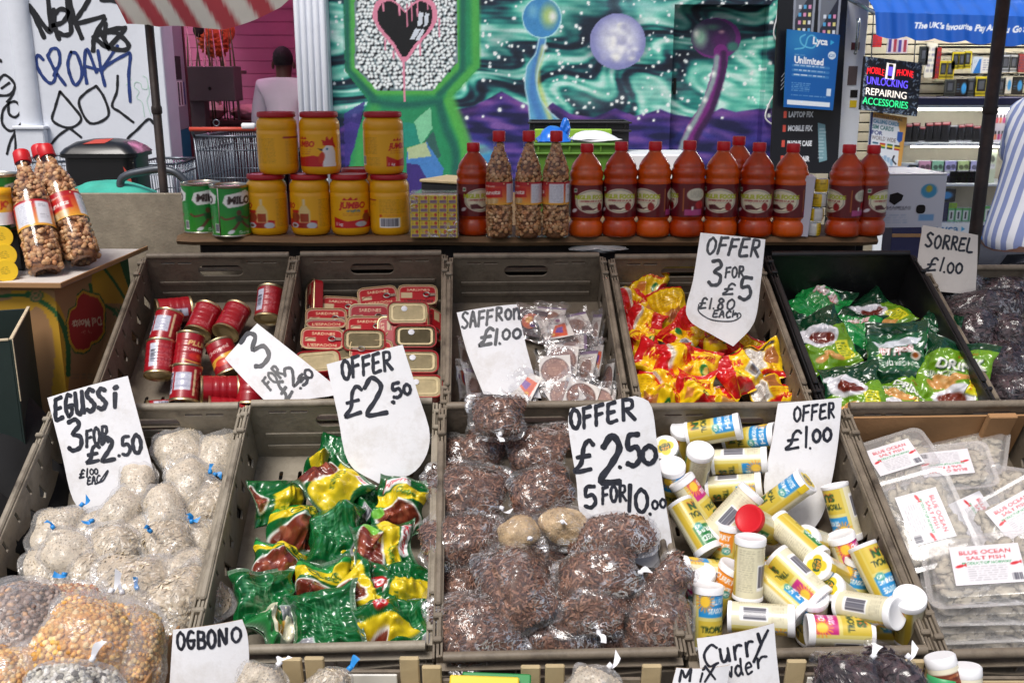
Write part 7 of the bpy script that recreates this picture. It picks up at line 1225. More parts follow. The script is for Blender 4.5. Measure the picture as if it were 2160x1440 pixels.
# ---------------------------------------------------------------- mural wall
mx0, mx1 = B.x + .002, X_(1668, 200)
c = Cv(1000, 480, 1000, 480, (30, 60, 66), k=1); OX, OY = 675, -40; X, Y = c.X + OX, c.Y + OY
w1, w2, w3 = Wob(11, 6, .004, 2), Wob(12, 7, .009, 2), Wob(13, 9, .03, 2); Q = np.stack([X, Y], -1)
ph = (Y * 1.0 + .42 * X) * .055 + 1.6 * w1(Q) + .7 * w2(Q) + .012 * (X - 1300) * np.sin(Y / 60); f = .5 + .5 * np.sin(ph) + .22 * np.sin(ph * 2.7 + w2(Q) * 2) + .1 * w3(Q * [.5, 2])
def mixc(f, stops):
    xs = [s[0] for s in stops]; return np.stack([np.interp(f, xs, [s[1][i] for s in stops]) for i in range(3)], -1)
c.a = mixc(f, [(-.3, (10, 18, 34)), (.15, (22, 40, 60)), (.5, (36, 136, 128)), (.8, (104, 200, 178)), (1.2, (204, 240, 230))])
for cx, cy, rx, ry, cc_, al in ((1500, 60, 120, 90, (18, 34, 44), .5), (1240, 60, 90, 80, (24, 40, 56), .5), (1380, 190, 120, 40, (210, 226, 220), .35), (1240, 210, 90, 30, (190, 214, 200), .3), (1060, 120, 60, 90, (30, 60, 70), .4), (1340, 10, 120, 30, (150, 200, 205), .5)): c.ell(cx - OX, cy - OY, rx, ry, cc_, soft=.9, al=al)
# hills
def hills(pts, c1, c2):
    pts = [(x - OX, y - OY) for x, y in pts]; top = np.interp(c.X[0], [p[0] for p in pts], [p[1] for p in pts]); m = np.clip((c.Y - top[None]) / 3, 0, 1); h = .5 + .5 * w2(Q * 1.6) + .35 * w3(Q * [.4, 1.2]); cc = mixc(h, [(0, c1), (.6, c2), (1.3, (120, 84, 160))]); rim = np.exp(-np.abs(c.Y - top[None] - 10) / 10)[..., None]; cc = cc + rim * (np.array((130, 70, 150)) - cc) * .5; c.a += m[..., None] * (cc - c.a)
hills([(675, 290), (740, 255), (760, 262), (950, 232), (1000, 222), (1058, 192), (1111, 220), (1140, 236), (1166, 216), (1206, 240), (1252, 247), (1298, 227), (1340, 244), (1393, 229), (1428, 242), (1480, 250), (1530, 228), (1560, 236), (1632, 226), (1700, 230)], (20, 24, 66), (56, 44, 124))
c.ell(1010 - OX, 330 - OY, 60, 34, (70, 150, 200), soft=.5).ell(1000 - OX, 316 - OY, 50, 14, (120, 190, 160), soft=.6)
for k in range(14): c.line([(960 + 50 * k - OX, 300 + 24 * math.sin(k * 2.2) - OY), (1010 + 50 * k - OX, 290 + 20 * math.sin(k * 1.3) - OY), (1060 + 50 * k - OX, 310 + 18 * math.cos(k) - OY)], 12, [(40, 60, 150), (90, 60, 150), (30, 36, 100)][k % 3], .4, soft=6)
# stars
rr = random.Random(8)
for k in range(420):
    x, y = rr.uniform(690, 1640), rr.uniform(-30, 255)
    if 735 < x < 1012 and y < 240: continue
    s = rr.choice((1.8, 2.2, 2.6, 3.2, 4)); c.ell(x - OX, y - OY, s * 2.2, s * 2.2, (200, 224, 220), soft=.9, al=.45).ell(x - OX, y - OY, s, s, (240, 246, 244))
# moon
c.ell(1303 - OX, 88 - OY, 74, 74, (20, 26, 50), soft=.5, al=.8).ell(1303 - OX, 88 - OY, 59, 59, (140, 144, 196)).ell(1305 - OX, 84 - OY, 54, 54, (232, 234, 242), soft=.6)
for k in range(34): a, q = rr.uniform(0, 6.28), rr.uniform(0, 48); c.ell(1303 + q * math.cos(a) - OX, 88 + q * math.sin(a) - OY, rr.uniform(6, 16), rr.uniform(6, 14), rr.choice([(250, 250, 250), (176, 178, 206), (248, 248, 236), (164, 166, 206)]), soft=.9, al=.7)
# blue spoon-headed plant
def stem(L, R_, cA, cB, cC):
    pts = [(x - OX, y - OY) for x, y in smooth_path(L, 6)] + [(x - OX, y - OY) for x, y in smooth_path(R_, 6)[::-1]]; c.poly(pts, cA); return pts
p_ = stem([(1138, 78), (1130, 112), (1112, 140), (1107, 180), (1114, 220), (1118, 262)], [(1152, 78), (1146, 112), (1134, 150), (1134, 190), (1150, 226), (1190, 262)], (96, 168, 206), 0, 0)
c.line([(1142 - OX, 90 - OY), (1128 - OX, 150 - OY), (1124 - OX, 200 - OY), (1140 - OX, 250 - OY)], 16, (60, 110, 190), .6, soft=10).line([(1146 - OX, 100 - OY), (1134 - OX, 160 - OY), (1146 - OX, 210 - OY), (1160 - OX, 250 - OY)], 9, (226, 226, 120), .7, soft=8)
for L in ([(1138, 78), (1130, 112), (1112, 140), (1107, 180), (1114, 220), (1118, 262)], [(1152, 78), (1146, 112), (1134, 150), (1134, 190), (1150, 226), (1190, 262)]): c.line([(x - OX, y - OY) for x, y in L], 3, (190, 226, 232), .8, soft=2)
c.ell(1143 - OX, 38 - OY, 42, 44, (170, 222, 226)).ell(1143 - OX, 38 - OY, 39, 41, (66, 140, 196)).ell(1158 - OX, 34 - OY, 24, 34, (196, 216, 110), soft=.7, al=.8).ell(1166 - OX, 36 - OY, 12, 16, (238, 242, 236), soft=.8).ell(1124 - OX, 24 - OY, 16, 20, (130, 196, 220), soft=.8, al=.7).ell(1150 - OX, 100 - OY, 8, 8, (236, 242, 240), soft=.8)
# violet plant on the door
c.ell(1518 - OX, 80 - OY, 53, 44, (110, 40, 118)).ell(1512 - OX, 78 - OY, 48, 39, (64, 46, 84)).ell(1484 - OX, 76 - OY, 22, 32, (150, 196, 170), soft=.7).ell(1476 - OX, 70 - OY, 10, 14, (232, 238, 226), soft=.8).ell(1510 - OX, 56 - OY, 24, 10, (90, 150, 120), soft=.8, al=.7).ell(1528 - OX, 84 - OY, 24, 26, (84, 34, 96), soft=.6).ell(1530 - OX, 66 - OY, 10, 6, (206, 160, 170), soft=.9).ell(1554 - OX, 98 - OY, 16, 14, (60, 120, 110), soft=.5)
c.line([(1528 - OX, 108 - OY), (1528 - OX, 134 - OY), (1516 - OX, 180 - OY), (1498 - OX, 230 - OY), (1466 - OX, 280 - OY), (1450 - OX, 330 - OY)], 30, (120, 40, 124)).line([(1534 - OX, 112 - OY), (1534 - OX, 140 - OY), (1526 - OX, 180 - OY), (1508 - OX, 236 - OY), (1480 - OX, 284 - OY), (1466 - OX, 330 - OY)], 12, (50, 22, 64), .85, soft=6).line([(1520 - OX, 120 - OY), (1514 - OX, 160 - OY), (1500 - OX, 200 - OY), (1478 - OX, 246 - OY), (1448 - OX, 300 - OY), (1440 - OX, 330 - OY)], 11, (150, 186, 176), .85, soft=6)
for x, y in ((1512, 156), (1460, 272), (1494, 212)): c.ell(x - OX, y - OY, 8, 10, (240, 244, 240), soft=.8)
c.rect(1418 - OX, 168 - OY, 1425 - OX, 196 - OY, (14, 20, 26))
# green jewel frame
GR, GR2, GR3 = (36, 140, 92), (86, 178, 76), (20, 92, 84)
def pp(pts): return [(x - OX, y - OY) for x, y in pts]
c.poly(pp([(724, -40), (1010, -40), (1011, 142), (950, 208), (992, 320), (985, 420), (725, 420), (742, 320), (776, 212), (728, 150)]), GR)
c.line(pp([(735, -40), (738, 140), (786, 200)]), 20, GR3, .8, soft=10, smooth=False).line(pp([(744, -40), (746, 142), (795, 194), (915, 194), (962, 148), (965, -40)]), 14, GR2, .9, soft=8, smooth=False).line(pp([(1002, -40), (1004, 138), (950, 196)]), 18, GR2, .8, soft=10, smooth=False).line(pp([(976, -40), (976, 146), (926, 200)]), 12, GR3, .7, soft=8, smooth=False).line(pp([(786, 214), (850, 222), (930, 214)]), 14, GR3, .8, soft=10)
c.line(pp([(948, 214), (966, 260), (984, 320), (975, 420)]), 26, GR2, .9, soft=12).line(pp([(928, 224), (940, 270), (962, 330), (950, 420)]), 16, GR3, .8, soft=10).line(pp([(790, 230), (760, 310), (752, 420)]), 22, GR2, .5, soft=14)
c.poly(pp([(748, -40), (965, -40), (965, 132), (913, 191), (797, 191), (748, 143)]), (120, 140, 146))
poly = [(748, -40), (965, -40), (965, 132), (913, 191), (797, 191), (748, 143)]
def inside(x, y): return 752 < x < 961 and y < 188 and y < 143 + (x - 748) * .98 - 2 and y < 132 + (965 - x) * 1.13 - 2
for k in range(28 * 30):
    x, y = 748 + (k % 28) * 7.8 + rr.uniform(-2.6, 2.6) + 3.9 * (k // 28 % 2), -40 + k // 28 * 7.8 + rr.uniform(-2.6, 2.6)
    if inside(x + 3, y + 4): c.ell(x + 4 - OX, y + 4.5 - OY, 3.2, 3.2, (12, 14, 20))
    if inside(x, y): c.ell(x - OX, y - OY, 4.4, 4.4, (244, 250, 250), soft=.45)
hp = smooth_path([(852, 132), (826, 96), (795, 58), (786, 30), (796, 2), (822, -4), (844, 12), (856, 24), (868, 10), (890, -4), (914, 4), (923, 32), (912, 62), (880, 98)], 6, True); hc = np.array([854, 54])
c.poly(pp(hp), (226, 140, 166)).poly(pp((hp - hc) * .86 + hc), (8, 9, 14))
for x, y0, y1 in ((852, 130, 214), (858, 10, 56), (868, 6, 44), (808, 6, 24), (842, 10, 32), (880, 4, 34), (902, 4, 20), (912, 6, 46), (926, 40, 78), (812, 84, 106), (830, 108, 124), (886, 92, 116), (850, 126, 160)): c.line(pp([(x, y0), (x + 1, y1)]), 3.2 if y1 - y0 < 50 else 4, (226, 140, 166), smooth=False)
for q in ([(884, 26), (893, 28), (890, 54), (880, 56)], [(897, 28), (905, 30), (902, 52), (894, 58)], [(876, 60), (888, 62), (874, 84), (864, 84)], [(890, 62), (897, 63), (884, 86), (876, 86)]): c.poly(pp(q), (214, 222, 232))
# facets and glow below the frame
c.poly(pp([(872, 258), (908, 226), (912, 272), (886, 308), (876, 262)]), (130, 206, 160)).poly(pp([(800, 256), (874, 260), (888, 308), (800, 310)]), (30, 140, 120)).poly(pp([(888, 308), (914, 276), (930, 330), (910, 350)]), (50, 96, 90)).poly(pp([(858, 314), (900, 300), (936, 356), (930, 384), (880, 384), (858, 350)]), (70, 130, 196)).poly(pp([(858, 312), (898, 300), (910, 330), (862, 336)]), (206, 214, 140), .8).poly(pp([(858, 344), (884, 348), (905, 384), (860, 420), (856, 380)]), (60, 44, 120)).poly(pp([(725, 240), (770, 214), (748, 310), (728, 360)]), (62, 50, 136), .8)
c.a += (np.random.RandomState(3).normal(size=c.a.shape[:2]) * 3)[..., None]
# wall sheet with the recessed door
dx0, dx1 = X_(1418, 150), X_(1615, 150); dz = atY(1515, 10, WY).z
xs = np.unique(np.concatenate([np.linspace(mx0, mx1, 470), [dx0 - .001, dx0 + .001, dx1 - .001, dx1 + .001]])); zs = np.unique(np.concatenate([np.linspace(0, .6, 6), np.linspace(.62, 2.2, 225), np.linspace(2.25, 3.3, 8), [dz - .001, dz + .001]]))[::-1]
XX, ZZ = np.meshgrid(xs, zs); flatP = np.stack([XX, np.full(XX.shape, WY), ZZ], -1); rec = (XX > dx0) & (XX < dx1) & (ZZ < dz); P = flatP.copy(); P[..., 1] += rec * .13
pq = proj(flatP.reshape(-1, 3)); C = paint_px(flatP.reshape(-1, 3), c, OX, OY)
mat('mural_paint', None, .6, var=.1, vscale=14, bump=.25, bscale=70)
t = thing('mural_wall', 'wall painted with a starry mural, pink heart and pale moon', 'mural', Matrix.Identity(4)); ob('painted_face', (P.reshape(-1, 3), gfaces(len(zs), len(xs))[:, ::-1], C), 'mural_paint', t, colour=True, smooth=False)
ob('wall_core', box2((mx0, WY + .15, 0), (mx1, WY + .3, 3.3)), 'concrete', t, smooth=False); ob('door_handle', box2((dx0 + .03, WY + .1, atY(1420, 200, WY).z), (dx0 + .05, WY + .125, atY(1420, 165, WY).z), .004), 'hole', t, smooth=False)
# thin cable down the wall
pts = [atY(x, y, WY - .02) for x, y in [(1645, -20), (1640, 30), (1632, 70), (1640, 90), (1648, 110), (1640, 180), (1622, 220), (1615, 250), (1640, 270)]]
tag(ob('cable', tube(smooth_path([tuple(p) for p in pts], 5), .006, 6), 'white_cap'), 'thin white cable looping down between mural and black board', 'cable')
# crates and boxes in front of the mural
mat('lime', (150, 196, 60), .45, var=.08); mat('crate_green', (84, 128, 40), .45, var=.1); mat('bag_blue', (30, 110, 210), .3, coat=.3)
def tote(label, P, w_, d_, h_, mt, M=Matrix.Identity(4)):
    t = thing('plastic_tote', label, 'crate', Matrix.Translation(P) @ M, 'plastic totes behind the bottles')
    for a, b in (((-w_ / 2, 0, 0), (w_ / 2, .008, h_)), ((-w_ / 2, d_ - .008, 0), (w_ / 2, d_, h_)), ((-w_ / 2, .009, 0), (-w_ / 2 + .008, d_ - .009, h_)), ((w_ / 2 - .008, .009, 0), (w_ / 2, d_ - .009, h_))): ob('wall', box2(a, b, .002), mt, t, smooth=False)
    ob('floor', box2((-w_ / 2 + .009, .009, 0), (w_ / 2 - .009, d_ - .009, .008), .001), mt, t, smooth=False)
    for z in (h_ - .012, h_ - .05): ob('rim', box2((-w_ / 2 - .012, -.012, z), (w_ / 2 + .012, -.001, z + .01), .003), mt, t, smooth=False)
    for X in np.linspace(-w_ / 2 + .02, w_ / 2 - .02, 6): ob('rib', box2((X - .004, -.009, h_ - .05 + .0101), (X + .004, -.001, h_ - .0121), .001), mt, t, smooth=False)
    return t
A, B = atY(1126, 300, 4.4), atY(1310, 300, 4.4); tw = B.x - A.x; zt = atY(1200, 302, 4.4).z
tote('green plastic tote full of bags behind the peanut bottles', ((A.x + B.x) / 2, 4.4, zt - .3), tw, .34, .3, 'crate_green')
A2, B2 = atY(1118, 256, 4.86), atY(1325, 340, 4.86); t = tote('black slotted tote standing up behind the green one', ((A2.x + B2.x) / 2, 4.86, B2.z - .1), B2.x - A2.x, .2, A2.z - B2.z + .1, 'crate_black')
tag(ob('tote_liner', box2((A.x + .01, 4.72, zt - .02), (B.x - .01, 4.73, atY(1200, 272, 4.73).z), .004), 'lime', smooth=False), 'lime green flap standing up in the green tote', 'flap')
lumpy('carrier_bag', 'knotted blue carrier bag in the green tote', 'bag', Vector((atY(1168, 288, 4.5).x, 4.52, zt + .005)), (.075, .07, .05), 3, 'bag_blue', 1.0); lumpy('carrier_bag', 'blue bag knot rising from the green tote', 'bag', atY(1192, 270, 4.5), (.022, .02, .04), 5, 'bag_blue', 1.0)
lumpy('white_bag', 'white folded bag in the green tote', 'bag', Vector((atY(1245, 292, 4.5).x, 4.54, zt + .01)), (.1, .08, .04), 7, 'tie_white', .8)
A, B = atY(1316, 326, 4.7), atY(1460, 330, 4.7); tag(ob('polystyrene_box', box2((A.x, 4.7, A.z - .3), (B.x, 5.0, A.z), .006), 'tie_white', smooth=False), 'white polystyrene box behind the oil bottles', 'box')
A, B = atY(925, 372, 3.9), atY(985, 392, 3.9); t = thing('card_box', 'pale card box with dark side beside the lone oil bottle', 'box', Matrix.Translation((A + B) / 2) @ RZ(-28)); ob('top', box2((-.09, -.1, -.0), (.09, .1, .012), .003), 'ply', t, smooth=False); ob('side', box2((-.085, -.095, -.14), (.085, .095, -.001), .003), 'crate_black', t, smooth=False)
# low counter that these boxes stand on
tag(ob('packing_table', box2((-.35, 3.75, zt - .36), (1.15, 5.2, zt - .302), .004), 'wood', smooth=False), 'packing table behind the stall under the totes', 'table')
# ---------------------------------------------------------------- phone shop
def quad_print(name, corners, Y, cv, mt, parent=None, dy=0):
    """a flat print whose corners (tl, tr, br, bl in picture px) lie on the upright plane Y"""
    tl, tr, br, bl = [np.array(atY(*p, Y)) for p in corners]; s, t_ = np.meshgrid(np.linspace(0, 1, cv.nu), np.linspace(0, 1, cv.nv)); s, t_ = s[..., None], t_[..., None]
    P = (tl * (1 - s) + tr * s) * (1 - t_) + (bl * (1 - s) + br * s) * t_; P[..., 1] += dy; return ob(name, sheet(P, cv), mt, parent, colour=True)
def slab(corners, Y, th, mt, name, parent):
    """thin upright panel behind a print"""
    q = [atY(*p, Y) for p in corners]; V = np.array([(*p,) for p in q] + [(p.x, p.y + th, p.z) for p in q]); F = np.array([[0, 1, 2, 3], [7, 6, 5, 4], [0, 4, 5, 1], [1, 5, 6, 2], [2, 6, 7, 3], [3, 7, 4, 0]]); return ob(name, (V, F), mt, parent, smooth=False)
# black repair board
c = Cv(170, 400, 190, 440, (20, 22, 30), k=2); ox, oy = 1620, -30
def T2(s, x, y, h, cc=(232, 236, 240), **k): c.text(s, x - ox, y - oy, h, cc, **k)
for x, y in ((1690, 30), (1752, 50)):
    c.poly([(x - 34 - ox, y - 70 - oy), (x + 22 - ox, y - 64 - oy), (x + 18 - ox, y + 66 - oy), (x - 32 - ox, y + 60 - oy)], (150, 156, 170)).poly([(x - 28 - ox, y - 60 - oy), (x + 16 - ox, y - 56 - oy), (x + 12 - ox, y + 60 - oy), (x - 27 - ox, y + 56 - oy)], (52, 54, 66)).poly([(x - 28 - ox, y - 60 - oy), (x + 16 - ox, y - 56 - oy), (x - 27 - ox, y + 10 - oy)], (140, 146, 156), .7)
    for i in range(3):
        for j in range(4): c.rect(x - 20 + i * 12 - ox, y - 20 + j * 16 - oy, x - 13 + i * 12 - ox, y - 12 + j * 16 - oy, [(220, 226, 236), (90, 170, 220), (226, 150, 190), (230, 220, 140)][(i + j) % 4])
for y, s in ((205, 'SCREEN FIX'), (240, 'LAPTOP FIX'), (270, 'MOBILE FIX'), (303, 'PHONE CASE'), (337, 'PC REPAIR')):
    c.rect(1647 - (y - 205) * .02 - ox, y - 7 - oy, 1655 - (y - 205) * .02 - ox, y + 8 - oy, (214, 84, 70)); T2(s, 1690, y, 11, bold=.05, wd=62 if s != 'PC REPAIR' else 56)
T2('LE', 1764, 186, 9, bold=.03); c.poly([(1733 - ox, 258 - oy), (1752 - ox, 262 - oy), (1762 - ox, 340 - oy), (1742 - ox, 345 - oy)], (120, 160, 170)).small(1738 - ox, 270 - oy, 1756 - ox, 336 - oy, (200, 220, 226), 7, .7)
for k in range(4): c.line([(1636 - ox, 160 + k * 9 - oy), (1646 - ox, 150 + k * 9 - oy), (1654 - ox, 158 + k * 9 - oy)], 1.4, (190, 196, 206))
t = thing('repair_board', 'tall black phone repair board with white lettering and phone pictures', 'sign', Matrix.Identity(4)); qc = [(1645, -30), (1790, -30), (1766, 366), (1625, 366)]; quad_print('print', qc, 7.3, c, 'print_gloss', t); slab(qc, 7.303, .04, 'hole', 'panel', t)
for X in (1640, 1755): P = atY(X, 366, 7.32); ob('foot', box2((P.x - .02, 7.31, 0), (P.x + .02, 7.345, P.z + .02), .002), 'hole', t, smooth=False)
c = Cv(115, 165, 100, 140, (20, 92, 168), k=1); c.grad(lambda X, Y: .35 * np.exp(-((X - 30) ** 2 + (Y - 20) ** 2) / 1500), (80, 190, 220)).line([(40, 8), (30, 16), (36, 30), (58, 34), (66, 18), (56, 8), (46, 14), (40, 34), (20, 40)], 3, (110, 200, 230), .8).text('Lyca', 74, 18, 14, (236, 240, 246), .04, wd=32).poly([(96, 14), (104, 18), (96, 24)], (60, 170, 220)).text('Unlimited', 52, 62, 14, (238, 242, 248), .03, wd=64).small(20, 50, 44, 54, (190, 214, 236), 5).ell(101, 46, 8.5, 8.5, (214, 228, 240)).text('£20', 101, 46, 6, (60, 120, 180), .02)
for y in (74, 84, 94): c.line([(18, y), (96, y)], 6, (90, 150, 204), .5, smooth=False).small(20, y - 2, 90, y + 1, (220, 232, 244), 5, .9)
c.small(16, 110, 60, 130, (150, 190, 226), 4, .7).rect(8, 148, 106, 158, (226, 234, 242)).rect(96, 118, 106, 134, (210, 224, 240)).small(16, 136, 100, 139, (190, 214, 236), 4)
t = thing('network_poster', 'blue phone network poster fixed to the black repair board', 'poster', Matrix.Identity(4)); qc = [(1660, 62), (1772, 74), (1757, 233), (1653, 226)]; quad_print('print', qc, 7.2, c, 'print_gloss', t); slab(qc, 7.203, .012, 'blue_panel', 'backing', t)
P = atY(1705, 226, 7.22); ob('bracket', box2((P.x - .02, 7.216, P.z + .05), (P.x + .02, 7.298, P.z + .2), .003), 'steel', t, smooth=False)
# white door post with pull handle
A, B = atY(1776, 150, 7.45), atY(1822, 150, 7.45); t = thing('door_post', 'white shop door post with a long pull handle', 'door frame', Matrix.Identity(4)); ob('post', box2((A.x, 7.45, 0), (B.x, 7.55, 3.2), .006), 'white_paint', t, smooth=False); P, Q2 = atY(1812, 40, 7.36), atY(1806, 114, 7.36); ob('handle', tube([(P.x, 7.38, Q2.z), (P.x, 7.36, Q2.z + .03), (P.x, 7.36, P.z - .03), (P.x, 7.38, P.z)], .012, 8), 'steel', t)
for x0, y0, x1, y1, mt in ((1793, 212, 1806, 227, 'yellow_box'), (1794, 190, 1808, 206, 'hole'), (1790, 140, 1806, 180, 'grey_steel'), (1796, 90, 1812, 106, 'dark_red')): a, b = atY(x0, y0, 7.449), atY(x1, y1, 7.449); ob('sticker', box2((a.x, 7.4465, b.z), (b.x, 7.4485, a.z), .0005), mt, t, smooth=False)
# interior shell
mat('slat_beige', (206, 198, 178), .6, var=.05); mat('navy', (34, 34, 74), .5); mat('shelf_white', (222, 228, 232), .4); film('cab_glass', milk=0, gloss=.02, rough=.03, bump=0, glint=0)
sx0, sx1 = B.x + .002, 4.9; t = thing('phone_shop', 'phone shop interior with a beige slatted display wall', 'shop', Matrix.Identity(4)); ob('floor', box2((sx0, 7.6, 0), (sx1, 9.1, .02)), 'concrete', t, smooth=False); ob('ceiling', box2((sx0, 7.45, 2.85), (sx1, 9.1, 2.9)), 'shelf_white', t, smooth=False); ob('wall', box2((sx1, 7.45, 0), (sx1 + .05, 9.1, 2.85)), 'slat_beige', t, smooth=False); ob('wall', box2((sx0, 9.06, 0), (sx1, 9.12, 2.85)), 'hole', t, smooth=False)
for k in range(34): ob('slat', box2((sx0, 9.03, .03 + k * .083), (sx1, 9.058, .03 + k * .083 + .072), .004), 'slat_beige', t, smooth=False)
mat('shop_glow', (255, 250, 240), .5, emit=44); t = thing('strip_light', 'white strip light in the phone shop ceiling', 'lamp', T(3.9, 8.2, 2.78)); ob('tube', tube([(-.8, 0, 0), (.8, 0, 0)], .03, 10), 'shop_glow', t); ob('fitting', box(1.7, .1, .03, (0, 0, .05), .004), 'shelf_white', t, smooth=False)
# glass display cabinet
mat('cab_glow', (255, 250, 240), .5, emit=11)
CY = 7.95; L0, L1 = atY(1900, 300, CY).x, atY(2230, 300, CY).x; t = thing('display_cabinet', 'glass display cabinet with white shelves inside the phone shop', 'cabinet', Matrix.Identity(4)); Zs = {}
for y in (222, 302, 388, 470):
    z = atY(2000, y, CY).z; Zs[y] = z; ob('shelf', box2((L0, CY, z - .02), (L1, CY + .42, z), .003), 'shelf_white', t, smooth=False)
ob('top', box2((L0, CY - .01, Zs[222] + .001), (L1, CY + .43, Zs[222] + .055), .003), 'navy', t, smooth=False); ob('back', box2((L0, CY + .425, Zs[470]), (L1, CY + .435, Zs[222] - .022)), 'slat_beige', t, smooth=False); ob('glass', box2((L0, CY - .008, Zs[470]), (L1, CY - .005, Zs[222] - .022), .0005), 'cab_glass', t, smooth=False)
ob('fill_strip', tube([(L0 + .1, CY + .06, Zs[222] - .035), (L1 - .1, CY + .06, Zs[222] - .035)], .008, 8), 'cab_glow', t); ob('fill_strip', tube([(L0 + .1, CY + .04, Zs[302] - .03), (L1 - .1, CY + .04, Zs[302] - .03)], .006, 8), 'cab_glow', t)  # unseen strip lamps added to brighten the cabinet shelves
c = Cv(110, 22, 80, 18, (228, 232, 236)); c.text('Lyca', 56, 12, 15, (50, 110, 160), .02, wd=48).poly([(86, 8), (94, 13), (86, 18)], (60, 160, 210)); qc = [(1944, 470), (2052, 470), (2050, 492), (1944, 492)]; quad_print('fascia', qc, CY - .012, c, 'print_gloss', t); z2 = atY(2000, 492, CY).z
ob('plinth', box2((L0, CY - .008, 0), (L1, CY + .4, Zs[470] - .0205), .003), 'navy', t, smooth=False); ob('trim', box2((L0, CY - .016, z2 - .03), (L1, CY - .0085, z2 - .001), .002), 'cardboard', t, smooth=False)
A, B = atY(2030, 498, 6.4), atY(2150, 540, 6.4); tag(ob('blue_cloth', box2((A.x, 6.4, B.z - .3), (B.x + .3, 6.44, A.z), .01), 'bag_blue', smooth=False), 'bright blue cloth hanging below the display cabinet', 'cloth')
# goods
def goods(name, label, cat, group, rect, Y, dep, cv, z=None, edge='shelf_white'):
    x0, y0, x1, y1 = rect; a, b = atY(x0, y0, Y), atY(x1, y1, Y); w_, h_ = b.x - a.x, a.z - b.z; zb_ = b.z if z is None else z
    V, F, C = flat(w_, h_, cv, 0); t = thing(name, label, cat, T((a.x + b.x) / 2, Y, zb_), group); ob('front', (V, F, C), 'print_gloss', t, T(0, -.0012, h_ / 2) @ RX(90), colour=True); ob('body', box2((-w_ / 2, 0, 0), (w_ / 2, dep, h_), .002), edge, t, smooth=False); return t
def phone_cv(frame, red):
    c = Cv(16, 38, 12, 24, frame); c.rect(1.5, 4, 14.5, 34, (18, 18, 24)); c.poly([(10, 4), (14.5, 4), (14.5, 26)], (60, 64, 74))
    if red: c.rect(2, 0, 14, 6, (190, 40, 50)).rect(3, 1.5, 13, 4, (226, 200, 200))
    return c
ordn = ['first', 'second', 'third', 'fourth', 'fifth', 'sixth', 'seventh', 'eighth', 'ninth', 'tenth']
for i, (x0, x1, y0, fr, rd) in enumerate([(1911, 1924, 262, (24, 24, 28), 1), (1925, 1938, 260, (24, 24, 28), 1), (1939, 1951, 268, (222, 222, 226), 1), (1953, 1967, 260, (30, 30, 34), 1), (1969, 1984, 259, (30, 30, 34), 1), (1986, 2002, 258, (28, 28, 32), 1), (2004, 2019, 265, (226, 226, 230), 0), (2021, 2034, 264, (216, 216, 222), 1), (2036, 2050, 262, (210, 210, 216), 1), (2052, 2067, 266, (26, 26, 30), 1)]):
    goods('mobile_phone', f'{"white" if fr[0] > 200 else "black"} framed phone, {ordn[i]} along the upper cabinet shelf', 'phone', 'phones on the cabinet shelf', (x0, y0, x1, 300), CY + .12, .02, phone_cv(fr, rd), Zs[302] + .001, 'hole')
def box_cv(bg, kind):
    c = Cv(30, 40, 24, 30, bg)
    d = tuple(int(v * .55) for v in bg)
    if kind == 0: c.ell(11, 12, 5, 4, d, 20).ell(21, 11, 5, 4, d, 20).rect(2, 17, 28, 23, (226, 228, 232)).small(3, 18, 27, 22, d, 3).ell(9, 33, 5, 4, d)
    if kind == 1: c.rect(6, 6, 24, 34, (26, 28, 40)).rect(8, 26, 22, 34, (210, 214, 222))
    if kind == 2: c.poly([(4, 40), (20, 6), (26, 6), (26, 40)], (40, 110, 190)).small(4, 8, 14, 16, (90, 100, 120), 3)
    if kind == 3: c.rect(0, 0, 8, 40, (60, 140, 210)).rect(22, 0, 30, 40, (60, 140, 210)).ell(14, 20, 5, 9, (40, 40, 50))
    if kind == 4: c.ell(15, 20, 11, 12, (40, 40, 60)).ell(15, 20, 7, 6, (150, 60, 70))
    if kind == 5: c.ell(20, 20, 8, 14, (60, 150, 220), soft=.4).small(3, 10, 12, 30, (90, 150, 210), 5)
    if kind == 6: c.rect(6, 8, 24, 36, (222, 228, 226)).rect(12, 12, 18, 32, (60, 66, 70)).rect(0, 0, 30, 6, (110, 190, 110))
    if kind == 7: c.small(4, 6, 26, 34, (70, 76, 130), 6, .7)
    if kind == 8: c.rect(5, 5, 25, 30, (30, 32, 40)).rect(9, 9, 21, 26, (80, 84, 96)).rect(2, 32, 28, 37, d)
    if kind == 9: c.rect(4, 4, 12, 36, (70, 60, 140)).rect(18, 4, 26, 36, (150, 50, 70))
    return c
gbx = 'boxed goods in the display cabinet'
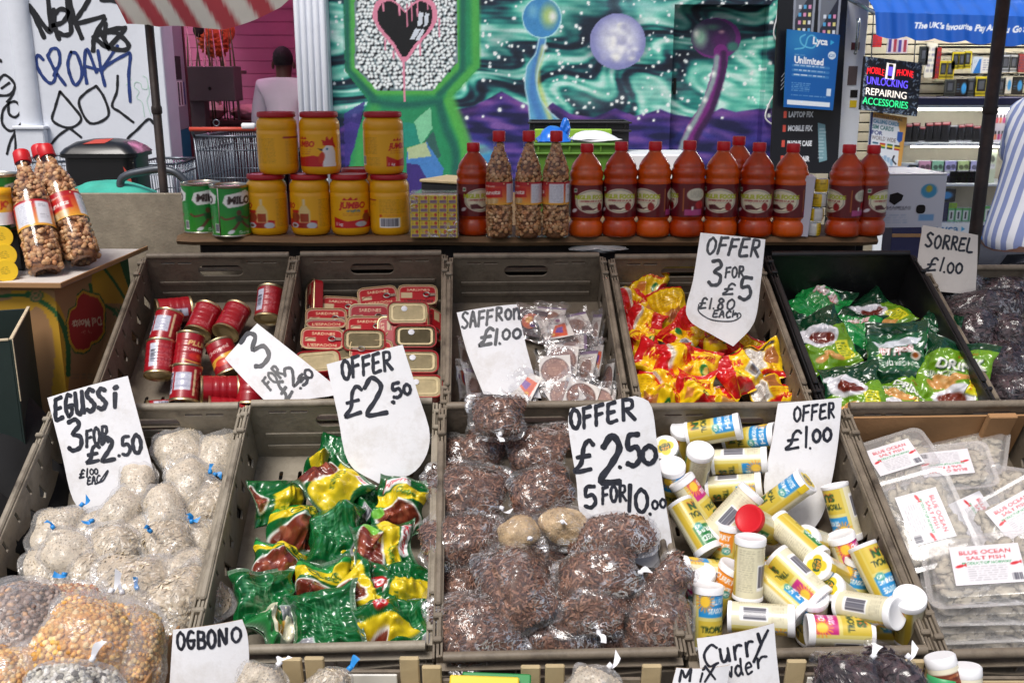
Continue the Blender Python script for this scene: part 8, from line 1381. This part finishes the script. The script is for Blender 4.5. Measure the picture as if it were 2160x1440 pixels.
for rect, bg, k, sh, lb in [((1902, 312, 1920, 344), (206, 210, 220), 1, 388, 'white phone box upper left in the cabinet middle shelf'), ((1921, 306, 1936, 344), (214, 218, 226), 1, 388, 'tall phone box with a dark screen picture'), ((1902, 346, 1917, 387), (216, 222, 230), 2, 388, 'white and blue box at the cabinet end, lower row'), ((1920, 346, 1935, 387), (210, 216, 226), 2, 388, 'blue fronted phone box beside the pink one'), ((1940, 304, 1984, 323), (226, 230, 236), 3, 388, 'white and blue camera box on top of the stack'), ((1936, 324, 2006, 340), (232, 234, 238), 4, 388, 'long white box with a round dark logo'), ((1937, 341, 1962, 387), (214, 160, 190), 0, 388, 'pink earphone box in the coloured row'), ((1964, 341, 1989, 387), (150, 206, 176), 0, 388, 'mint green earphone box in the coloured row'), ((1991, 341, 2016, 387), (170, 168, 220), 0, 388, 'violet earphone box in the coloured row'), ((2018, 341, 2043, 387), (190, 214, 150), 0, 388, 'lime earphone box in the coloured row'), ((2045, 341, 2070, 387), (176, 176, 222), 0, 388, 'lilac earphone box beside the pole'), ((2009, 316, 2023, 340), (170, 180, 214), 0, 388, 'grey blue earphone box above the violet one'), ((2025, 316, 2039, 340), (196, 166, 214), 0, 388, 'mauve earphone box, first above the lime one'), ((2041, 316, 2055, 340), (200, 160, 206), 0, 388, 'mauve earphone box, second above the lilac one'), ((2057, 316, 2070, 340), (196, 160, 210), 0, 388, 'mauve earphone box touching the pole'), ((2074, 318, 2096, 387), (206, 216, 190), 0, 388, 'pale green box right of the pole'),
    ((1956, 398, 2014, 426), (28, 30, 36), 5, None, 'black router box with a blue picture on the bottom shelf'), ((1948, 428, 1963, 468), (220, 226, 234), 2, 470, 'white and blue box at the bottom shelf end'), ((1965, 428, 1998, 468), (40, 44, 84), 7, 470, 'dark blue box on the bottom shelf'), ((2000, 440, 2013, 468), (130, 200, 150), 6, 470, 'green sim pack, first on the bottom shelf'), ((2015, 440, 2028, 468), (130, 200, 150), 6, 470, 'green sim pack, second on the bottom shelf'), ((2030, 440, 2043, 468), (130, 200, 150), 6, 470, 'green sim pack, third on the bottom shelf'), ((2045, 440, 2058, 468), (130, 200, 150), 6, 470, 'green sim pack, fourth on the bottom shelf'), ((2076, 436, 2092, 468), (120, 190, 130), 6, 470, 'green sim pack just right of the pole'), ((2094, 436, 2110, 468), (140, 200, 150), 6, 470, 'green sim pack beside the striped shirt'), ((2002, 428, 2018, 439), (150, 200, 50), 7, None, 'lime packet lying on the sim packs')]:
    goods('goods_box', lb, 'box', gbx, rect, CY + .08, .06, box_cv(bg, k), Zs[sh] + .001 if sh else None)
c = Cv(40, 70, 30, 50, (214, 206, 214))
for j in range(2):
    for i in range(6): c.rect(3 + i * 6, 12 + j * 34, 6 + i * 6, 19 + j * 34, (40, 36, 44)).rect(2.5 + i * 6, 19 + j * 34, 7 + i * 6, 30 + j * 34, [(190, 60, 120), (206, 80, 90), (220, 130, 90)][(i + j) % 3])
goods('polish_stand', 'stand of pink nail polish bottles in the phone shop', 'stand', None, (2094, 230, 2132, 300), CY + .1, .05, c, Zs[302] + .001)
gh = 'packets hanging in the phone shop'
for i, (rect, bg, k, lb) in enumerate([((1840, 74, 1859, 100), (190, 40, 40), 7, 'red packet hanging beside the door post'), ((1873, 80, 1892, 113), (206, 200, 214), 9, 'white packet with blue and violet stripes, first under the awning'), ((1894, 82, 1913, 113), (206, 196, 210), 9, 'white packet with blue and violet stripes, second under the awning'), ((1941, 98, 1956, 138), (60, 64, 66), 8, 'dark phone case hanging right of the lit sign'), ((1956, 92, 1971, 164), (226, 222, 210), 7, 'tall white packet hanging right of the lit sign'), ((1973, 100, 1980, 166), (150, 40, 40), 7, 'red earphone packet on the slatted wall'), ((1983, 129, 1996, 167), (206, 186, 40), 8, 'yellow cased phone cover, first of the lower pair'), ((1998, 129, 2011, 167), (200, 180, 40), 8, 'yellow cased phone cover, second of the lower pair'), ((2010, 110, 2021, 147), (206, 190, 30), 8, 'yellow phone cover, first of three near the pole'), ((2023, 110, 2034, 146), (206, 190, 30), 8, 'yellow phone cover, second of three near the pole'), ((2036, 108, 2047, 145), (210, 194, 36), 8, 'yellow phone cover, third of three near the pole'), ((2053, 120, 2069, 155), (196, 206, 220), 2, 'white and blue packet left of the pole'), ((2073, 122, 2090, 154), (216, 214, 210), 7, 'white packet half behind the pole'), ((2113, 116, 2129, 153), (190, 194, 206), 8, 'grey packet right of the pole, upper row'), ((2131, 116, 2146, 153), (196, 198, 200), 8, 'grey packet in the upper row near the picture edge'), ((2148, 114, 2162, 153), (150, 60, 60), 7, 'red packet in the upper row at the picture edge'),
    ((1994, 168, 2014, 203), (66, 68, 66), 8, 'dark case packet, first of the lower hanging row'), ((2018, 167, 2039, 207), (34, 26, 24), 5, 'black packet with orange picture left of the pole'), ((2041, 166, 2056, 203), (76, 80, 84), 8, 'dark case packet next to the yellow one, lower row'), ((2058, 162, 2081, 203), (214, 196, 40), 8, 'large yellow phone cover in the lower row'), ((2083, 166, 2094, 200), (196, 204, 214), 7, 'pale packet behind the pole, lower row'), ((2106, 165, 2118, 201), (80, 84, 88), 8, 'dark packet right of the pole, lower row'), ((2120, 162, 2132, 198), (206, 200, 190), 5, 'white and orange packet right of the pole, lower row'), ((2138, 162, 2156, 200), (30, 26, 26), 5, 'black packet at the picture edge, lower row')]):
    t_ = goods('hanging_packet', lb, 'packet', gh, rect, 8.86, .015, box_cv(bg, k), None, 'shelf_white' if sum(bg) > 500 else 'hole'); x0, y0, x1, y1 = rect; hgt = atY(x0, y0, 8.86).z - atY(x1, y1, 8.86).z; ob('hook', tube([(0, -.01, hgt + .012), (0, .17, hgt + .02)], .003, 5), 'steel', t_)
# rails of the slatted wall
for y in (158, 100, 205): z = atY(2050, y, 8.98).z; tag(ob('display_rail', tube([(atY(1975, y, 8.98).x, 8.98, z), (sx1, 8.98, z)], .01, 6), 'hole'), {158: 'middle', 100: 'upper', 205: 'lowest'}[y] + ' dark rail carrying the hanging packets', 'rail', 'rails in the phone shop')
# blue awning with scalloped edge
na, nb = 340, 60; x = np.linspace(1846, 2300, na); top = 26 + (x - 1846) * .03; bot = 78 + (x - 1846) * .062 + 7 * np.abs(np.sin((x - 1846) / 62 * math.pi)) - 4
c = Cv(454, 100, na, nb, (20, 92, 190), k=2); c.grad(lambda X, Y: .25 * np.sin(X / 24) ** 2, (14, 70, 160)).text("The UK's favourite Pay As You Go SIM !", 214, 44, 21, (238, 240, 246), .045, shear=.18, wd=262)
P = np.empty((nb, na, 3))
for i in range(na):
    a, b = atY(x[i], top[i], 6.75), atY(x[i], bot[i], 6.75)
    for j in range(nb): s = j / (nb - 1); q = a * (1 - s) + b * s; P[j, i] = (q.x, 6.75 - .02 * s + .012 * math.sin(i * .22), q.z)
t = thing('shop_awning', 'bright blue awning with white lettering over the phone shop', 'awning', Matrix.Identity(4)); mat('awning_cloth', None, .6, bump=.2, bscale=12); ob('valance', sheet(P, c), 'awning_cloth', t, colour=True); nT = 24; wv = Wob(6, 6, 1.2, 2); P2 = np.empty((nT, na, 3))
for j in range(nT):
    s = j / (nT - 1); P2[j] = P[0]; P2[j, :, 1] += s * .75; P2[j, :, 2] += s * .45 + .02 * wv(np.stack([P[0, :, 0] * 1.5, np.full(na, s * 2)], -1)) * (s * (1 - s) * 4)
ob('roof', (P2.reshape(-1, 3), gfaces(nT, na), np.broadcast_to(lin((20, 92, 190)), (nT * na, 3))), 'awning_cloth', t, colour=True)
a, b = P[0, 0], P2[-1, 0]; ob('arm', tube([a + [.02, .02, -.01], b + [.02, 0, -.3]], .014, 8), 'steel', t)
# lit sign
qc = [(1826, 119), (1946, 134), (1934, 246), (1816, 232)]; c = Cv(120, 112, 90, 84, (28, 34, 48)); rr = random.Random(2)
for k in range(260):
    e = rr.choice('lrtb'); x, y = {'l': (rr.uniform(0, 7), rr.uniform(0, 112)), 'r': (rr.uniform(96, 120), rr.uniform(0, 112)), 't': (rr.uniform(0, 120), rr.uniform(0, 12)), 'b': (rr.uniform(0, 120), rr.uniform(102, 112))}[e]; c.line([(x, y), (x + rr.uniform(-5, 5), y + rr.uniform(-5, 5))], 1.6, rr.choice([(150, 176, 206), (90, 110, 140), (200, 214, 226), (60, 80, 110)]), smooth=False)
t = thing('lit_sign', 'glowing sign lettered mobile phone unlocking repairing accessories', 'sign', Matrix.Identity(4)); quad_print('face', qc, 7.0, c, 'print_gloss', t); slab(qc, 7.003, .05, 'hole', 'case', t)
for nm, cc, e_ in (('led_red', (255, 40, 50), .6), ('led_violet', (110, 90, 255), .6), ('led_white', (255, 244, 232), .5), ('led_green', (60, 240, 150), .45)): mat(nm, cc, .5, emit=e_)
def sign_text(s, mt, u0, u1, v, h, arc=0):
    cu = bpy.data.curves.new('t', 'FONT'); cu.body = s; cu.extrude = .004; cu.offset = .0; V, Fs = from_curve(cu); lo, hi = V[:, :2].min(0), V[:, :2].max(0); un = (V[:, 0] - lo[0]) / (hi[0] - lo[0]); vn = (V[:, 1] - 0) / .69
    tl, tr, br, bl = [np.array(atY(*p, 6.994)) for p in qc]; uu = (u0 + un * (u1 - u0))[:, None]; q = (v - vn * h + arc * (un - .5) ** 2)[:, None]; P = (tl * (1 - uu) + tr * uu) * (1 - q) + (bl * (1 - uu) + br * uu) * q; P[:, 1] -= V[:, 2] * .5; ob('lettering', (P, Fs), mt, t, smooth=False)
sign_text('MOBILE', 'led_red', .05, .35, .3, .12, .1); sign_text('PHONE', 'led_red', .57, .86, .27, .12, .1); sign_text('UNLOCKING', 'led_violet', .06, .78, .5, .14); sign_text('REPAIRING', 'led_white', .06, .78, .7, .13); sign_text('ACCESSORIES', 'led_green', .02, .82, .88, .13)
tl, tr, br, bl = [np.array(atY(*p, 6.994)) for p in qc]
def on(u_, v_): return (tl * (1 - u_) + tr * u_) * (1 - v_) + (bl * (1 - u_) + br * u_) * v_
ob('phone_outline', tube([on(.4, .08), on(.52, .08), on(.51, .36), on(.39, .36)], .008, 6, closed=True), 'led_white', t); ob('phone_screen', (np.array([on(.42, .14), on(.5, .14), on(.49, .3), on(.41, .3)]) - [0, .002, 0], np.array([[0, 1, 2, 3]])), 'led_violet', t)
for u_ in (.1, .85): a = on(u_, 0); ob('chain', tube([a, a + [0, .1, .9]], .004, 5), 'steel', t)
# calling card poster
c = Cv(82, 140, 70, 120, (226, 230, 236)); c.rect(0, 0, 82, 12, (206, 150, 70)).poly([(56, 0), (82, 0), (82, 140), (74, 140), (70, 40)], (214, 160, 80)).rect(0, 0, 5, 140, (30, 44, 100)).text('INTERNATIONAL', 40, 8, 7, (90, 70, 60), .02, wd=64).text('CALLING CARDS', 36, 20, 8, (60, 130, 170), .03, wd=58).text('SIM CARDS', 30, 33, 9, (50, 110, 110), .03, wd=48).text('FOR', 18, 46, 9, (60, 70, 130), .03).text('WORLD WIDE', 34, 58, 9, (130, 120, 120), .02, wd=56).poly([(64, 36), (76, 36), (76, 56), (70, 62), (64, 56)], (50, 90, 170))
for i, cols in enumerate([((30, 90, 120), (230, 230, 230), (30, 90, 120)), ((190, 40, 40), (226, 190, 50), (40, 120, 60)), ((40, 110, 60), (226, 200, 60), (30, 30, 30)), ((40, 40, 40), (226, 190, 60), (180, 40, 40))]):
    for j, q in enumerate(cols): c.rect(9 + i * 17, 68 + j * 4, 22 + i * 17, 72 + j * 4, q)
for k in range(5): c.rect(22 + k * 8, 96 + abs(k - 2) * 3, 29 + k * 8, 112 + abs(k - 2) * 3, (150, 180, 206))
c.ell(38, 122, 20, 14, (206, 216, 226)).line([(62, 94), (60, 104), (68, 112)], 4, (40, 40, 50)).line([(8, 96), (14, 104)], 4, (40, 40, 50))
t = thing('card_poster', 'white calling card poster with flags below the lit sign', 'poster', Matrix.Identity(4)); qc = [(1838, 236), (1914, 248), (1898, 372), (1828, 362)]; quad_print('print', qc, 7.06, c, 'print', t); slab(qc, 7.063, .02, 'shelf_white', 'board', t); P = atY(1865, 366, 7.09); ob('leg', box2((P.x - .03, 7.085, 0), (P.x + .03, 7.11, P.z + .1), .003), 'shelf_white', t, smooth=False)
# ---------------------------------------------------------------- people
mat('skin_dark', (84, 56, 44), .55, sss=.05); mat('hair', (16, 14, 16), .8, var=.3, vscale=90, bump=.8, bscale=120); mat('shirt_white', (206, 196, 208), .8, var=.05, bump=.2, bscale=20); mat('trousers', (40, 42, 52), .85)
m = mat('shirt_stripe', (216, 218, 226), .8, bump=1, bscale=9); N, L = m.node_tree.nodes, m.node_tree.links; wv_ = N.new('ShaderNodeTexWave'); wv_.inputs['Scale'].default_value = 6; wv_.inputs['Distortion'].default_value = .6; wv_.inputs['Detail'].default_value = 1; rp = N.new('ShaderNodeValToRGB'); rp.color_ramp.interpolation = 'EASE'; rp.color_ramp.elements[0].position = .44; rp.color_ramp.elements[1].position = .56; rp.color_ramp.elements[0].color = s4((128, 140, 184)); rp.color_ramp.elements[1].color = s4((216, 218, 226)); tc_ = [n for n in N if n.type == 'TEX_COORD'][0]; L.new(tc_.outputs['Object'], wv_.inputs['Vector']); L.new(wv_.outputs['Fac'], rp.inputs[0]); L.new(rp.outputs[0], N['Principled BSDF'].inputs['Base Color'])
def skinned(name, J, E, mt, parent, sub=2):
    me = bpy.data.meshes.new(name); me.from_pydata([j[:3] for j in J], E, []); o = bpy.data.objects.new(name, me); col.objects.link(o); o.parent = parent; me.materials.append(MAT[mt])
    sk = o.modifiers.new('skin', 'SKIN'); sk.use_smooth_shade = True
    for i, j in enumerate(J): v = me.skin_vertices[0].data[i]; v.radius = (j[3], j[4] if len(j) > 4 else j[3]); v.use_root = i == 0
    s = o.modifiers.new('sub', 'SUBSURF'); s.levels = s.render_levels = sub; return o
def person(label, M, shirt, bow=0, sleeve=.5):
    """standing figure about 1.74 m tall, facing +y, bent forward by bow metres at the shoulders"""
    t = thing('person', label, 'person', M); b = bow
    J = [(0, 0, .95, .13, .1), (0, b * .3, 1.15, .125, .09), (0, b * .8, 1.38, .14, .095), (0, b, 1.47, .068, .068), (0, b * 1.15, 1.53, .06, .062), (0, b * 1.25 + .015, 1.605, .078, .092), (0, b * 1.3 + .01, 1.69, .07, .085)]; E = [(0, 1), (1, 2), (2, 3), (3, 4), (4, 5), (5, 6)]
    for s in (-1, 1):
        k = len(J); J += [(s * .17, b * .9, 1.41, .055), (s * .235, b * .8 + .0, 1.15, .044), (s * .25, b * .8 + .1, .93, .03), (s * .25, b * .8 + .14, .84, .034, .02)]; E += [(2, k), (k, k + 1), (k + 1, k + 2), (k + 2, k + 3)]
        h = len(J); 
        for f in range(4): J += [(s * (.25 + .012 * (f - 1.5)), b * .8 + .165, .79 - .005 * abs(f - 1.3), .0095), (s * (.25 + .013 * (f - 1.5)), b * .8 + .18, .75 + .004 * abs(f - 1.3), .008)]; E += [(k + 3, h + 2 * f), (h + 2 * f, h + 2 * f + 1)]
        th = len(J); J += [(s * .22, b * .8 + .15, .82, .01), (s * .21, b * .8 + .17, .785, .009)]; E += [(k + 3, th), (th, th + 1)]
        q = len(J); J += [(s * .09, 0, .88, .09), (s * .1, .01, .5, .06), (s * .1, -.01, .1, .04), (s * .1, .03, .04, .045, .035), (s * .1, .14, .03, .04, .025)]; E += [(0, q), (q, q + 1), (q + 1, q + 2), (q + 2, q + 3), (q + 3, q + 4)]
    ob_b = skinned('body', J, E, 'skin_dark', t)
    hd = np.array([0, b * 1.28, 1.645]); V = ICO4[0]; w1 = Wob(5, 9, 4); keep = V * [.08, .1, .1] * (1 + .02 * w1(V))[:, None]; keep[:, 1] = np.where(keep[:, 1] > .06, .06 + (keep[:, 1] - .06) * .2, keep[:, 1]); keep[:, 2] = np.where((keep[:, 2] < -.05), -.05 + (keep[:, 2] + .05) * .2, keep[:, 2]); ob('hair', (keep + hd + [0, -.008, .018], ICO4[1]), 'hair', t)
    for s in (-1, 1): ob('ear', (ICO2[0] * [.012, .02, .032] + hd + [s * .09, .0, -.035], ICO2[1]), 'skin_dark', t)
    ob('nose', (ICO2[0] * [.014, .022, .022] + hd + [0, .115, -.04], ICO2[1]), 'skin_dark', t)
    for s in (-1, 1): ob('eye', (ICO2[0] * .012 + hd + [s * .034, .09, -.005], ICO2[1]), 'white_cap', t)
    S = [(0, 0, .86, .175, .125), (0, b * .2, 1.02, .16, .12), (0, b * .5, 1.22, .16, .115), (0, b * .85, 1.43, .165, .11), (0, b, 1.515, .08, .08)]; E = [(0, 1), (1, 2), (2, 3), (3, 4)]
    for s in (-1, 1): k = len(S); S += [(s * .18, b * .9, 1.44, .085), (s * (.18 + .05 * sleeve), b * .85, 1.42 - .26 * sleeve * 1.0, .078)] + ([(s * .25, b * .8 + .04, 1.05, .06)] if sleeve > .8 else []); E += [(3, k), (k, k + 1)] + ([(k + 1, k + 2)] if sleeve > .8 else [])
    ob_s = skinned('shirt', S, E, shirt, t)
    Tt = [(0, 0, .93, .15, .11)]; E = []
    for s in (-1, 1): k = len(Tt); Tt += [(s * .09, 0, .86, .105), (s * .1, .01, .5, .085), (s * .1, 0, .1, .075)]; E += [(0, k), (k, k + 1), (k + 1, k + 2)]
    skinned('trousers', Tt, E, 'trousers', t); return t
P = atY(612, 100, 9.0); person("person in a pale shirt standing with back turned in the butcher's doorway", T(P.x + .02, 9.0 - .45, P.z - 1.765) @ RZ(-6), 'shirt_white', .03, 1)
P = atY(2162, 300, 3.95); person('person in a blue and white striped shirt at the picture edge', T(P.x, 3.95, 0) @ RZ(-78), 'shirt_stripe', .16, .75)
